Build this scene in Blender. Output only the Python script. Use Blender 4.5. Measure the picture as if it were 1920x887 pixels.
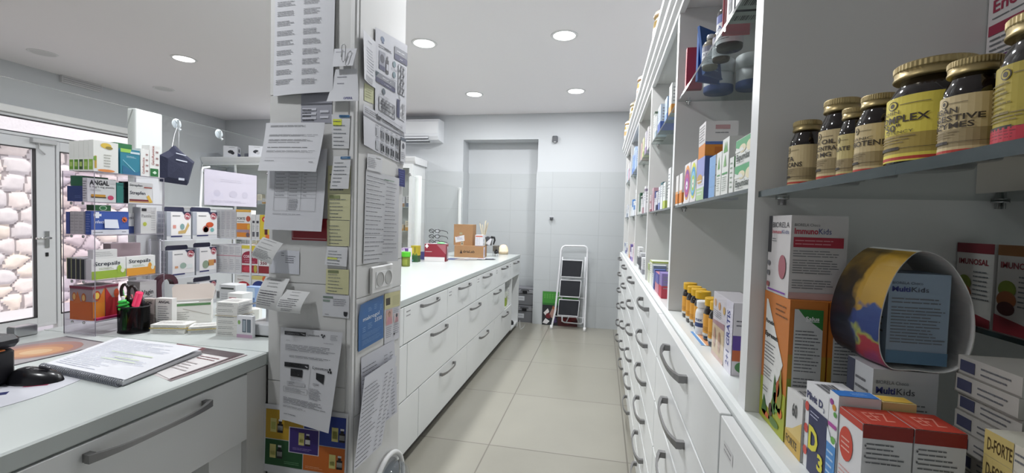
import bpy, math, random
from mathutils import Vector, Matrix
random.seed(7)
for o in list(bpy.data.objects):
    bpy.data.objects.remove(o)
S = bpy.context.scene
COL = S.collection
PI = math.pi

# ------------------------------------------------------------------ camera, world, exposure
cam_d = bpy.data.cameras.new('camera')
cam_d.sensor_width = 36.0
cam_d.lens = 827.5 / 1920 * 36.0
cam_d.clip_start = 0.02
cam = bpy.data.objects.new('camera', cam_d)
COL.objects.link(cam)
yaw, pitch, roll = 0.2, 0.0361231, -0.0275669
fw = Vector((-math.sin(yaw) * math.cos(pitch), math.cos(yaw) * math.cos(pitch), -math.sin(pitch)))
rt = Vector((math.cos(yaw), math.sin(yaw), 0))
dn = fw.cross(rt)
r2 = rt * math.cos(roll) + dn * math.sin(roll)
d2 = dn * math.cos(roll) - rt * math.sin(roll)
M = Matrix((r2, -d2, -fw)).transposed().to_4x4()
M.translation = Vector((0, 0, 1.34))
cam.matrix_world = M
S.camera = cam

S.view_settings.view_transform = 'Standard'
S.view_settings.look = 'None'
S.view_settings.gamma = 1.0
S.view_settings.use_curve_mapping = False
S.view_settings.exposure = 0.13
S.cycles.max_bounces = 12
S.cycles.transparent_max_bounces = 24
S.cycles.sample_clamp_indirect = 4.0

world = bpy.data.worlds.new('world')
S.world = world
world.use_nodes = True
wn = world.node_tree.nodes['Background']
wn.inputs[0].default_value = (0.96, 0.94, 0.98, 1)
wn.inputs[1].default_value = 1.7

sun_d = bpy.data.lights.new('sun', 'SUN')
sun_d.energy = 3.4
sun_d.angle = 0.02
sun_d.color = (1.0, 0.95, 0.9)
sun = bpy.data.objects.new('sun', sun_d)
sun.rotation_euler = (0.15, 0.42, 0)
COL.objects.link(sun)
LAMP_W = 16.0

# ------------------------------------------------------------------ materials
def lin(h):
    h = h.lstrip('#')
    return tuple(((c / 12.92) if c <= 0.04045 else ((c + 0.055) / 1.055) ** 2.4)
                 for c in (int(h[i:i + 2], 16) / 255 for i in (0, 2, 4)))

_mats = {}
def pm(hexc, rough=0.5, metal=0.0, name=None, bump=0.0, bscale=60, var=0.0, coat=0.0, spec=0.5):
    key = (hexc, rough, metal, bump, bscale, var, coat, spec)
    if key in _mats:
        return _mats[key]
    m = bpy.data.materials.new(name or 'paint_' + hexc.strip('#'))
    m.use_nodes = True
    nt = m.node_tree
    b = nt.nodes['Principled BSDF']
    c = lin(hexc)
    b.inputs['Base Color'].default_value = (*c, 1)
    b.inputs['Roughness'].default_value = rough
    b.inputs['Metallic'].default_value = metal
    b.inputs['Coat Weight'].default_value = coat
    b.inputs['Specular IOR Level'].default_value = spec
    if bump or var:
        tc = nt.nodes.new('ShaderNodeTexCoord')
        n = nt.nodes.new('ShaderNodeTexNoise')
        n.inputs['Scale'].default_value = bscale
        n.inputs['Detail'].default_value = 4
        nt.links.new(tc.outputs['Object'], n.inputs['Vector'])
        if bump:
            bp = nt.nodes.new('ShaderNodeBump')
            bp.inputs['Strength'].default_value = bump
            bp.inputs['Distance'].default_value = 0.002
            nt.links.new(n.outputs['Fac'], bp.inputs['Height'])
            nt.links.new(bp.outputs['Normal'], b.inputs['Normal'])
        if var:
            mx = nt.nodes.new('ShaderNodeMix')
            mx.data_type = 'RGBA'
            mx.inputs[6].default_value = (*[x * (1 - var) for x in c], 1)
            mx.inputs[7].default_value = (*[min(1, x * (1 + var)) for x in c], 1)
            nt.links.new(n.outputs['Fac'], mx.inputs[0])
            nt.links.new(mx.outputs[2], b.inputs['Base Color'])
    _mats[key] = m
    return m

def clear_mat(name, tint, refl=1.0, rough=0.0, ior=1.45):
    """thin clear sheet: see-through, with a fresnel reflection"""
    m = bpy.data.materials.new(name)
    m.use_nodes = True
    nt = m.node_tree
    nt.nodes.clear()
    out = nt.nodes.new('ShaderNodeOutputMaterial')
    tr = nt.nodes.new('ShaderNodeBsdfTransparent')
    tr.inputs[0].default_value = (*tint, 1)
    gl = nt.nodes.new('ShaderNodeBsdfGlossy')
    gl.inputs['Roughness'].default_value = rough
    fr = nt.nodes.new('ShaderNodeFresnel')
    fr.inputs[0].default_value = ior
    ml = nt.nodes.new('ShaderNodeMath')
    ml.operation = 'MULTIPLY'
    ml.inputs[1].default_value = refl
    ge = nt.nodes.new('ShaderNodeNewGeometry')   # only the outer faces of the sheet reflect
    ou = nt.nodes.new('ShaderNodeMath')
    ou.operation = 'SUBTRACT'
    ou.inputs[0].default_value = 1.0
    m2 = nt.nodes.new('ShaderNodeMath')
    m2.operation = 'MULTIPLY'
    nt.links.new(ge.outputs['Backfacing'], ou.inputs[1])
    mx = nt.nodes.new('ShaderNodeMixShader')
    nt.links.new(fr.outputs[0], ml.inputs[0])
    nt.links.new(ml.outputs[0], m2.inputs[0])
    nt.links.new(ou.outputs[0], m2.inputs[1])
    nt.links.new(m2.outputs[0], mx.inputs[0])
    nt.links.new(tr.outputs[0], mx.inputs[1])
    nt.links.new(gl.outputs[0], mx.inputs[2])
    nt.links.new(mx.outputs[0], out.inputs[0])
    return m

def emit_mat(name, col, strength):
    m = bpy.data.materials.new(name)
    m.use_nodes = True
    b = m.node_tree.nodes['Principled BSDF']
    b.inputs['Base Color'].default_value = (*col, 1)
    b.inputs['Emission Color'].default_value = (*col, 1)
    b.inputs['Emission Strength'].default_value = strength
    return m

def brick_mat(name, c1, c2, mortar, bw, bh, msize, axes, off=(0, 0), rough=0.4, offset=0.0, noise=0.05):
    m = bpy.data.materials.new(name)
    m.use_nodes = True
    nt = m.node_tree
    b = nt.nodes['Principled BSDF']
    b.inputs['Roughness'].default_value = rough
    tc = nt.nodes.new('ShaderNodeTexCoord')
    sp = nt.nodes.new('ShaderNodeSeparateXYZ')
    cb = nt.nodes.new('ShaderNodeCombineXYZ')
    nt.links.new(tc.outputs['Object'], sp.inputs[0])
    for i, a in enumerate(axes):
        ad = nt.nodes.new('ShaderNodeMath')
        ad.inputs[1].default_value = off[i]
        nt.links.new(sp.outputs[a], ad.inputs[0])
        nt.links.new(ad.outputs[0], cb.inputs[i])
    br = nt.nodes.new('ShaderNodeTexBrick')
    br.offset = offset
    br.inputs['Scale'].default_value = 1.0
    br.inputs['Brick Width'].default_value = bw
    br.inputs['Row Height'].default_value = bh
    br.inputs['Mortar Size'].default_value = msize
    br.inputs['Color1'].default_value = (*lin(c1), 1)
    br.inputs['Color2'].default_value = (*lin(c2), 1)
    br.inputs['Mortar'].default_value = (*lin(mortar), 1)
    nt.links.new(cb.outputs[0], br.inputs['Vector'])
    n = nt.nodes.new('ShaderNodeTexNoise')
    n.inputs['Scale'].default_value = 3.0
    n.inputs['Detail'].default_value = 6
    nt.links.new(tc.outputs['Object'], n.inputs['Vector'])
    mr = nt.nodes.new('ShaderNodeMapRange')
    mr.inputs[3].default_value = 1 - noise
    mr.inputs[4].default_value = 1 + noise
    nt.links.new(n.outputs['Fac'], mr.inputs[0])
    mx = nt.nodes.new('ShaderNodeMix')
    mx.data_type = 'RGBA'
    mx.blend_type = 'MULTIPLY'
    mx.inputs[0].default_value = 1.0
    nt.links.new(br.outputs['Color'], mx.inputs[6])
    nt.links.new(mr.outputs[0], mx.inputs[7])
    nt.links.new(mx.outputs[2], b.inputs['Base Color'])
    bp = nt.nodes.new('ShaderNodeBump')
    bp.inputs['Strength'].default_value = 0.3
    bp.inputs['Distance'].default_value = 0.002
    bp.invert = True
    nt.links.new(br.outputs['Fac'], bp.inputs['Height'])
    nt.links.new(bp.outputs['Normal'], b.inputs['Normal'])
    return m

WHITE = pm('e4e6e6', 0.35, name='white_laminate', var=0.01, bscale=8)
WALLW = pm('c6c9cc', 0.8, name='white_wall_paint', bump=0.1, bscale=90)
CEILW = pm('f3f0f2', 0.85, name='ceiling_paint', bump=0.06, bscale=70)
GREYP = pm('b9b8b6', 0.6, name='grey_melamine', var=0.02, bscale=10)
STEEL = pm('8d8c8c', 0.35, 0.9, name='brushed_steel', bump=0.08, bscale=150)
CHROME = pm('c8c8ca', 0.15, 1.0, name='chrome')
DARK = pm('1c1c20', 0.4, name='black_plastic')
PLINTH = pm('5a5652', 0.5, name='plinth_grey')
PAPER = pm('dcdde2', 0.8, name='paper', var=0.02, bscale=12)
CARD = pm('e9e9e9', 0.45, name='white_card')
INK = pm('3c3d42', 0.7, name='printed_ink')
GLASS = clear_mat('clear_glass', (0.985, 0.99, 0.985), 0.6)
GLASSG = clear_mat('green_shelf_glass', (0.78, 0.82, 0.81), 0.9)
GLASSE = pm('29383a', 0.15, name='glass_edge')
ACRYL = clear_mat('acrylic_sheet', (0.935, 0.92, 0.945), 0.8)
ACRE = pm('8f8a94', 0.2, name='acrylic_edge')
AMBER = pm('150a08', 0.08, name='dark_amber_glass', coat=0.6)
GOLD = pm('a8966a', 0.38, 0.7, name='gold_lid')
KRAFT = pm('a9825c', 0.75, name='kraft_cardboard', var=0.06, bscale=20)

# ------------------------------------------------------------------ mesh builder
_txt = {}
def txt(s, bold=0.0):
    k = (s, bold)
    if k in _txt:
        return _txt[k]
    c = bpy.data.curves.new('t', 'FONT')
    c.body = s
    c.resolution_u = 2
    c.fill_mode = 'FRONT'
    c.offset = bold
    o = bpy.data.objects.new('t', c)
    COL.objects.link(o)
    bpy.context.view_layer.update()
    me = o.to_mesh()
    vs = [(v.co.x, v.co.y) for v in me.vertices]
    fs = [tuple(p.vertices) for p in me.polygons]
    o.to_mesh_clear()
    bpy.data.objects.remove(o)
    bpy.data.curves.remove(c)
    if vs:
        x0 = min(v[0] for v in vs); x1 = max(v[0] for v in vs)
        vs = [(v[0] - x0, v[1]) for v in vs]
        w = x1 - x0
    else:
        w = 0
    _txt[k] = (vs, fs, w)
    return _txt[k]

class MB:
    def __init__(s):
        s.V, s.F, s.M, s.S, s.mats = [], [], [], [], []
    def mi(s, m):
        if isinstance(m, str):
            m = pm(m)
        if m not in s.mats:
            s.mats.append(m)
        return s.mats.index(m)
    def add(s, vs, fs, m, smooth=False):
        b = len(s.V)
        s.V += [tuple(v) for v in vs]
        k = s.mi(m)
        for f in fs:
            s.F.append(tuple(i + b for i in f))
            s.M.append(k)
            s.S.append(smooth)
        return s
    def poly(s, pts, m):
        return s.add(pts, [tuple(range(len(pts)))], m)
    def box(s, x0, x1, y0, y1, z0, z1, m, faces=None):
        v = [(x0, y0, z0), (x1, y0, z0), (x1, y1, z0), (x0, y1, z0), (x0, y0, z1), (x1, y0, z1), (x1, y1, z1), (x0, y1, z1)]
        fd = {'b': (3, 2, 1, 0), 't': (4, 5, 6, 7), 'f': (0, 1, 5, 4), 'k': (2, 3, 7, 6), 'l': (3, 0, 4, 7), 'r': (1, 2, 6, 5)}
        b = len(s.V)
        s.V += v
        for k, f in fd.items():
            mm = (faces or {}).get(k, m)
            s.F.append(tuple(i + b for i in f))
            s.M.append(s.mi(mm))
            s.S.append(False)
        return s
    def cbox(s, x0, x1, y0, y1, z0, z1, m, c=0.003):
        """box with chamfered edges (convex hull of 24 points)"""
        import bmesh
        bm = bmesh.new()
        for x, sx in ((x0, 1), (x1, -1)):
            for y, sy in ((y0, 1), (y1, -1)):
                for z, sz in ((z0, 1), (z1, -1)):
                    bm.verts.new((x + c * sx, y + c * sy, z))
                    bm.verts.new((x + c * sx, y, z + c * sz))
                    bm.verts.new((x, y + c * sy, z + c * sz))
        bmesh.ops.convex_hull(bm, input=bm.verts)
        bmesh.ops.dissolve_limit(bm, angle_limit=0.02, verts=bm.verts, edges=bm.edges)
        bm.verts.index_update()
        s.add([v.co[:] for v in bm.verts], [[v.index for v in f.verts] for f in bm.faces], m)
        bm.free()
        return s
    def prism(s, pts, axis, a0, a1, m):
        """extrude a 2-D outline along axis 'x','y' or 'z'"""
        def P(p, a):
            return {'x': (a, p[0], p[1]), 'y': (p[0], a, p[1]), 'z': (p[0], p[1], a)}[axis]
        n = len(pts)
        vs = [P(p, a0) for p in pts] + [P(p, a1) for p in pts]
        fs = [tuple(range(n))[::-1], tuple(range(n, 2 * n))] + [(i, (i + 1) % n, n + (i + 1) % n, n + i) for i in range(n)]
        return s.add(vs, fs, m)
    def lathe(s, prof, m, c=(0, 0, 0), n=28, smooth=True, sx=1.0, sy=1.0):
        """prof: list of (r, z) or (r, z, mat)"""
        rings = []
        for p in prof:
            rings.append([(c[0] + p[0] * sx * math.cos(2 * PI * k / n), c[1] + p[0] * sy * math.sin(2 * PI * k / n), c[2] + p[1]) for k in range(n)])
        b = len(s.V)
        for r in rings:
            s.V += r
        for i in range(len(prof) - 1):
            mm = prof[i + 1][2] if len(prof[i + 1]) > 2 else m
            k_ = s.mi(mm)
            for k in range(n):
                k2 = (k + 1) % n
                s.F.append((b + i * n + k, b + i * n + k2, b + (i + 1) * n + k2, b + (i + 1) * n + k))
                s.M.append(k_); s.S.append(smooth)
        for i, rev in ((0, True), (len(prof) - 1, False)):
            if prof[i][0] > 1e-6:
                f = [b + i * n + k for k in range(n)]
                s.F.append(tuple(f[::-1] if rev else f))
                s.M.append(s.mi(prof[i][2] if len(prof[i]) > 2 else m)); s.S.append(False)
        return s
    def tube(s, pts, r, m, n=8, closed=False, flat=1.0):
        pts = [Vector(p) for p in pts]
        N = len(pts)
        rings = []
        up = None
        for i in range(N):
            a = pts[(i - 1) % N] if (closed or i > 0) else pts[i]
            c = pts[(i + 1) % N] if (closed or i < N - 1) else pts[i]
            t = (c - a).normalized()
            if up is None:
                up = Vector((0, 0, 1)) if abs(t.z) < 0.9 else Vector((1, 0, 0))
            u = t.cross(up)
            if u.length < 1e-5:
                u = t.cross(Vector((0.3, 1, 0.2)))
            u.normalize()
            w = u.cross(t).normalized()
            up = w
            rr = r[i] if isinstance(r, (list, tuple)) else r
            rings.append([tuple(pts[i] + u * rr * math.cos(2 * PI * k / n) + w * rr * flat * math.sin(2 * PI * k / n)) for k in range(n)])
        b = len(s.V)
        for rg in rings:
            s.V += rg
        k_ = s.mi(m)
        for i in range(N if closed else N - 1):
            j = (i + 1) % N
            for k in range(n):
                k2 = (k + 1) % n
                s.F.append((b + i * n + k, b + i * n + k2, b + j * n + k2, b + j * n + k))
                s.M.append(k_); s.S.append(True)
        if not closed:
            for i in (0, N - 1):
                s.F.append(tuple(b + i * n + k for k in range(n))); s.M.append(k_); s.S.append(False)
        return s
    # ---- printed decoration: items in 0..1 face coordinates, mapf(a, b, off) -> point
    def decor(s, items, w, h, mapf, sub=None, off0=0.0004):
        lay = [0]
        def P(a, b):
            return mapf(a, b, off0 + lay[0] * 0.00012)
        def quad(x0, y0, x1, y1, m):
            nx = ny = 1
            if sub:
                nx = max(1, math.ceil(abs(x1 - x0) * w / sub)); ny = max(1, math.ceil(abs(y1 - y0) * h / sub))
            vs, fs = [], []
            for j in range(ny + 1):
                for i in range(nx + 1):
                    vs.append(P(x0 + (x1 - x0) * i / nx, y0 + (y1 - y0) * j / ny))
            for j in range(ny):
                for i in range(nx):
                    q = j * (nx + 1) + i
                    fs.append((q, q + 1, q + nx + 2, q + nx + 1))
            s.add(vs, fs, m)
        for it in items:
            k = it[0]
            lay[0] = min(lay[0] + 1, 9)
            if k == 'r':
                quad(it[1], it[2], it[3], it[4], it[5])
            elif k == 'p':
                s.poly([P(*p) for p in it[1]], it[2])
            elif k == 'e':
                n = 18
                s.poly([P(it[1] + it[3] * math.cos(2 * PI * q / n), it[2] + it[4] * math.sin(2 * PI * q / n)) for q in range(n)], it[5])
            elif k == 't':   # x, y, cap height (fraction of h), text, colour, fitted width or None, bold, rotate
                x, y, ch, st, col = it[1:6]
                fit = it[6] if len(it) > 6 else None
                bold = it[7] if len(it) > 7 else 0.0
                vert = it[8] if len(it) > 8 else False
                vs, fs, tw = txt(st, bold)
                if not vs:
                    continue
                if vert:         # reads upwards
                    sz = ch * w / 0.72
                    sx = sz if not fit else fit * h / tw
                    s.add([P(x - v[1] * sz / w, y + v[0] * sx / h) for v in vs], fs, col)
                else:
                    sz = ch * h / 0.72
                    sx = sz if not fit else fit * w / tw
                    s.add([P(x + v[0] * sx / w, y + v[1] * sz / h) for v in vs], fs, col)
            elif k == 'l':   # x0, y0, x1, y1, rows, colour : rows of small print
                x0, y0, x1, y1, n, col = it[1:7]
                rnd = random.Random(int(1000 * (x0 + y1 * 3 + n)))
                st = (y1 - y0) / n
                for i in range(n):
                    yy = y1 - (i + 0.5) * st
                    xe = x0 + (x1 - x0) * rnd.uniform(0.7, 1.0)
                    xx = x0
                    while xx < xe - 0.01:
                        ww = rnd.uniform(0.08, 0.3) * (x1 - x0)
                        quad(xx, yy - st * 0.15, min(xe, xx + ww), yy + st * 0.15, col)
                        xx += ww + 0.018 * (x1 - x0)
            elif k == 'b':   # barcode
                x0, y0, x1, y1 = it[1:5]
                rnd = random.Random(3)
                xx = x0
                while xx < x1:
                    ww = rnd.choice((0.02, 0.03, 0.05)) * (x1 - x0)
                    quad(xx, y0, min(x1, xx + ww), y1, INK)
                    xx += ww + rnd.choice((0.02, 0.03, 0.045)) * (x1 - x0)
        return s
    def build(s, name, parent=None, loc=None, rot=None, **tags):
        me = bpy.data.meshes.new(name)
        me.from_pydata(s.V, [], s.F)
        for m in s.mats:
            me.materials.append(m)
        me.polygons.foreach_set('material_index', s.M)
        me.polygons.foreach_set('use_smooth', s.S)
        me.update()
        o = bpy.data.objects.new(name, me)
        COL.objects.link(o)
        if parent is not None:
            o.parent = parent
        if loc is not None:
            o.location = loc
        if rot is not None:
            o.rotation_euler = rot if isinstance(rot, (tuple, list)) else (0, 0, rot)
        return tag(o, **tags)

def tag(o, label=None, cat=None, group=None, kind=None):
    if label: o['label'] = label
    if cat: o['category'] = cat
    if group: o['group'] = group
    if kind: o['kind'] = kind
    return o

def thing(name, label, cat, loc=(0, 0, 0), rot=0, group=None, kind=None):
    o = bpy.data.objects.new(name, None)
    o.empty_display_size = 0.05
    COL.objects.link(o)
    o.location = loc
    o.rotation_euler = rot if isinstance(rot, (tuple, list)) else (0, 0, rot)
    return tag(o, label, cat, group, kind)

def dup(root, loc, rot=None, label=None, group=None):
    r = root.copy(); COL.objects.link(r)
    r.location = loc
    if rot is not None:
        r.rotation_euler = rot if isinstance(rot, (tuple, list)) else (0, 0, rot)
    if label: r['label'] = label
    if group: r['group'] = group
    for ch in root.children:
        c = ch.copy(); COL.objects.link(c); c.parent = r
        for g in ch.children:
            d = g.copy(); COL.objects.link(d); d.parent = c
    return r

def struct(mb, name, parent=None, **k):
    return mb.build(name, parent, kind='structure' if parent is None else None, **k)

def facemap(key, dx, dy, dz):
    hx, hy = dx / 2, dy / 2
    return {
        'f': (dx, dz, lambda a, b, o: (-hx + a * dx, -hy - o, b * dz)),
        'k': (dx, dz, lambda a, b, o: (hx - a * dx, hy + o, b * dz)),
        'l': (dy, dz, lambda a, b, o: (-hx - o, hy - a * dy, b * dz)),
        'r': (dy, dz, lambda a, b, o: (hx + o, -hy + a * dy, b * dz)),
        't': (dx, dy, lambda a, b, o: (-hx + a * dx, -hy + b * dy, dz + o)),
        'b': (dx, dy, lambda a, b, o: (-hx + a * dx, hy - b * dy, -o)),
    }[key]

def carton(label, loc, size, base='e9e9e9', faces=None, decor=None, rot=0, group=None, cat='medicine box', name='medicine_box', rough=0.45):
    """a printed cardboard box standing with the centre of its base at loc"""
    dx, dy, dz = size
    mb = MB()
    bm = pm(base, rough) if isinstance(base, str) else base
    mb.box(-dx / 2, dx / 2, -dy / 2, dy / 2, 0, dz, bm, {k: pm(v, rough) for k, v in (faces or {}).items()})
    for k, items in (decor or {}).items():
        w, h, f = facemap(k, dx, dy, dz)
        mb.decor(items, w, h, f)
    return mb.build(name, loc=loc, rot=rot, label=label, cat=cat, group=group)

def bx(label, x0, x1, y0, y1, z0, h, base='e9e9e9', **k):
    return carton(label, ((x0 + x1) / 2, (y0 + y1) / 2, z0), (x1 - x0, y1 - y0, h), base, **k)

# ================================================================== the room
YF, YN, XL, XR, ZC = 5.69, -1.6, -5.6, 0.66, 2.73
FLOORM = brick_mat('floor_tile', '9c998e', '979489', '78746b', 0.8, 0.8, 0.004, (0, 1), (0.615 + 8.0, -2.514 + 8.0), 0.28, 0.0, 0.07)
TILEW = brick_mat('wall_tile', 'bcc0c2', 'babec0', 'b0b4b6', 0.6, 0.3, 0.003, (0, 2), (6.04, 0.02), 0.35, 0.0, 0.02)
TILEP = brick_mat('pillar_tile', 'd9d9d8', 'd6d6d5', 'bfc0c0', 0.6, 0.52, 0.003, (0, 2), (6.3, 0.33), 0.4, 0.0, 0.01)
m = MB(); m.box(XL - 0.2, XR + 0.2, YN - 0.2, YF + 0.4, -0.12, 0, FLOORM); struct(m, 'floor')
m = MB(); m.box(XL - 0.2, XR + 0.2, YN - 0.2, YF + 0.4, ZC, ZC + 0.15, CEILW); struct(m, 'ceiling')
m = MB(); m.box(XR, XR + 0.15, YN, YF + 0.3, 0, ZC, WALLW); struct(m, 'wall_right')
m = MB(); m.box(XL - 0.15, XR + 0.15, YN - 0.15, YN, 0, ZC, WALLW); struct(m, 'wall_near')
# far wall with the shallow recess
RX0, RX1, RZ, RD = -1.85, -0.84, 2.40, 0.26
m = MB()
m.box(XL - 0.15, RX0, YF, YF + 0.3, 0, ZC, WALLW)
m.box(RX1, XR + 0.15, YF, YF + 0.3, 0, ZC, WALLW)
m.box(RX0, RX1, YF, YF + 0.3, RZ, ZC, WALLW)
m.box(RX0, RX1, YF + RD, YF + RD + 0.1, 0, RZ, WALLW)
m.box(-2.36, RX0, YF - 0.01, YF, 0, 1.98, TILEW)
m.box(RX1, 0.66, YF - 0.01, YF, 0, 1.98, TILEW)
m.box(RX0 + 0.001, RX1 - 0.001, YF + RD - 0.01, YF + RD, 0, 1.98, TILEW)
m.box(RX0, RX0 + 0.01, YF - 0.01, YF + RD - 0.01, 0, 1.98, pm('bec2c4', 0.35))
m.box(RX1 - 0.01, RX1, YF - 0.01, YF + RD - 0.01, 0, 1.98, pm('bec2c4', 0.35))
struct(m, 'wall_far')
# left wall: solid round the glazed shop front
WY0, WY1 = 1.2, 4.5
m = MB()
m.box(XL - 0.15, XL, YN, WY0, 0, ZC, WALLW)
m.box(XL - 0.15, XL, WY1, YF, 0, ZC, WALLW)
m.box(XL - 0.15, XL, WY0, WY1, 2.24, ZC, WALLW)
struct(m, 'wall_left')
m = MB(); m.cbox(XL, XL + 0.05, WY0 - 0.05, WY1 + 0.05, 2.24, 2.31, pm('f0f0f0', 0.4), 0.006); struct(m, 'trim_1')
PVC = pm('dcdde0', 0.35)
SEAL = pm('2a2a2e', 0.6)
def pane_frame(mb, y0, y1, z0, z1, wl, wr, wb, wt, x=XL - 0.06, d=0.07):
    mb.cbox(x, x + d, y0, y0 + wl, z0, z1, PVC, 0.004)
    mb.cbox(x, x + d, y1 - wr, y1, z0, z1, PVC, 0.004)
    mb.cbox(x, x + d, y0 + wl, y1 - wr, z0, z0 + wb, PVC, 0.004)
    mb.cbox(x, x + d, y0 + wl, y1 - wr, z1 - wt, z1, PVC, 0.004)
    a, b, c, e = y0 + wl, y1 - wr, z0 + wb, z1 - wt
    for q in ((a, a + .008, c, e), (b - .008, b, c, e), (a, b, c, c + .008), (a, b, e - .008, e)):
        mb.box(x + d * .45, x + d + .0005, *q, SEAL)
    return (a, b, c, e)
def glazing(parent, y0, y1, z0, z1, x=XL - 0.035):
    g = MB(); g.box(x, x + 0.006, y0, y1, z0, z1, GLASS); g.build('glass_pane', parent)
m = MB(); r = pane_frame(m, 2.45, 3.57, 0.12, 2.03, 0.16, 0.16, 0.10, 0.10)
d1 = struct(m, 'door_1'); glazing(d1, *r)
m = MB(); m.cbox(XL + .01, XL + .022, 3.47, 3.51, 0.93, 1.10, CHROME, .002)
m.tube([(XL + .022, 3.49, 1.03), (XL + .07, 3.49, 1.03), (XL + .07, 3.37, 1.03)], .011, CHROME)
m.cbox(XL + .01, XL + .02, 3.478, 3.502, 0.84, 0.88, DARK, .002)
m.build('door_handle', d1)
m = MB(); m.cbox(XL + .01, XL + .06, 3.36, 3.56, 1.985, 2.03, pm('c9c9cc', .4), .005)
m.tube([(XL + .035, 3.42, 1.985), (XL + .035, 3.42, 1.93), (XL + .035, 3.47, 1.88)], .007, pm('c9c9cc', .4)); m.build('door_closer', d1)
m = MB(); m.cbox(XL - .022, XL - .018, 2.7, 2.90, 1.25, 1.62, pm('8fa3d0', .6), .001); m.build('notice', d1)
m = MB(); r = pane_frame(m, 3.58, 4.49, 0.0, 2.03, 0.03, 0.06, 0.22, 0.10); w = struct(m, 'window_1'); glazing(w, *r)
m = MB(); r = pane_frame(m, WY0 + .01, 4.49, 2.035, 2.24, 0.05, 0.05, 0.03, 0.03); w = struct(m, 'window_2'); glazing(w, *r)
m = MB(); r = pane_frame(m, WY0 + .01, 2.44, 0.0, 2.03, 0.06, 0.03, 0.22, 0.10); w = struct(m, 'window_3'); glazing(w, *r)

# outside: pavement, rubble stone wall with real relief, rough plastered lintel
m = MB(); m.box(-9.2, XL - 0.2, -3, 9, -0.25, -0.1, pm('b9b7bd', .8, var=.05, bscale=5)); struct(m, 'floor_outside')
rs = random.Random(5)
cells = []
yy0, yy1, zz0, zz1, cs = 0.5, 8.0, -0.2, 3.3, 0.21
for j in range(int((zz1 - zz0) / cs) + 2):
    for i in range(int((yy1 - yy0) / (cs * 1.25)) + 2):
        cells.append((yy0 + (i + .5 * (j % 2)) * cs * 1.25 + rs.uniform(-.10, .10), zz0 + j * cs + rs.uniform(-.08, .08), rs.randrange(4), rs.uniform(.7, 1.2)))
NY, NZ = 300, 140
rows = {}
for c in cells:
    rows.setdefault((int((c[0] - yy0) // .3), int((c[1] - zz0) // .3)), []).append(c)
V, F, MI = [], [], []
stonem = [pm('e0d4d2', .85, bump=.5, bscale=30, var=.1), pm('d6cccd', .85, bump=.5, bscale=25, var=.1), pm('e4d6cd', .85, bump=.5, bscale=28, var=.1), pm('d2cbce', .85, bump=.5, bscale=22, var=.1)]
mort = pm('9d9496', .95)
info = []
for j in range(NZ + 1):
    z = zz0 + (zz1 - zz0) * j / NZ
    for i in range(NY + 1):
        y = yy0 + (yy1 - yy0) * i / NY
        a, b = int((y - yy0) // .3), int((z - zz0) // .3)
        best = sorted(((c[0] - y) ** 2 * .72 + (c[1] - z) ** 2 * 1.1, c) for da in (-1, 0, 1) for db in (-1, 0, 1) for c in rows.get((a + da, b + db), []))[:2]
        e = math.sqrt(best[1][0]) - math.sqrt(best[0][0]) if len(best) > 1 else .1
        t = min(1, max(0, (e - .012) / .10))
        hgt = (1 - (1 - t) ** 2.2) * .038 * (best[0][1][3] if best else 1)
        V.append((-8.0 + hgt, y, z)); info.append((e, best[0][1][2] if best else 0))
mb = MB()
for mm in stonem + [mort]:
    mb.mi(mm)
for j in range(NZ):
    for i in range(NY):
        q = j * (NY + 1) + i
        F.append((q, q + 1, q + NY + 2, q + NY + 1))
        e = sum(info[k][0] for k in (q, q + 1, q + NY + 2, q + NY + 1)) / 4
        MI.append(4 if e < .022 else info[q][1])
mb.V, mb.F, mb.M, mb.S = V, F, MI, [True] * len(F)
mb.box(-8.4, -8.001, yy0, yy1, zz0, zz1, mort)
struct(mb, 'wall_outside')
m = MB(); m.box(-8.0, -7.86, 3.9, 8.0, 2.28, 3.4, pm('cfcbd0', .95, bump=1.0, bscale=40, var=.12)); struct(m, 'wall_outside_plaster')

# ------------------------------------------------------------------ recessed ceiling lights
EMIT = emit_mat('lamp_diffuser', (1, 0.99, 0.98), 5.0)
OFFD = pm('d4d3d3', .5)
def downlight(x, y, on, label, group=None):
    t = thing('recessed_ceiling_light', label, 'ceiling light', (x, y, ZC), group=group)
    a = MB(); a.lathe([(.082, 0), (.082, -.004), (.098, -.004), (.102, 0)], pm('e6e6e6', .5), n=36); a.build('rim', t)
    a = MB(); a.lathe([(.0, -.0035), (.083, -.0035), (.083, 0)], EMIT if on else OFFD, n=36, smooth=False); a.build('diffuser', t)
    if on:
        l = bpy.data.lights.new('lamp_light', 'AREA')
        l.shape = 'DISK'; l.size = .16; l.energy = LAMP_W; l.color = (.97, .985, 1.0)
        lo = bpy.data.objects.new('lamp_light', l); COL.objects.link(lo); lo.parent = t; lo.location = (0, 0, -.008)
    return t
G = 'round recessed ceiling lights'
downlight(-.322, 3.348, 1, 'lit round ceiling light nearest the right-hand shelves, larger of that side in view', G)
downlight(-1.435, 3.348, 1, 'lit round ceiling light just right of the pillar top', G)
downlight(-1.438, 4.765, 1, 'lit round ceiling light in front of the air conditioner', G)
downlight(-.317, 4.765, 1, 'lit round ceiling light nearest the far wall beside the right-hand shelves', G)
for x, y in ((-.32, 1.93), (-1.436, 1.93), (-1.436, .5)):
    downlight(x, y, 1, 'lit round ceiling light above the aisle, outside the picture', G)
downlight(-3.78, 3.388, 1, 'lit round ceiling light left of the pillar, over the customer area', G)
downlight(-4.977, 3.093, 0, 'unlit round ceiling light above the entrance door, leftmost', G)
downlight(-4.944, 4.184, 0, 'unlit round ceiling light near the far left corner', G)
downlight(-3.78, 4.9, 1, 'lit round ceiling light in front of the far glazed cabinets', G)
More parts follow.
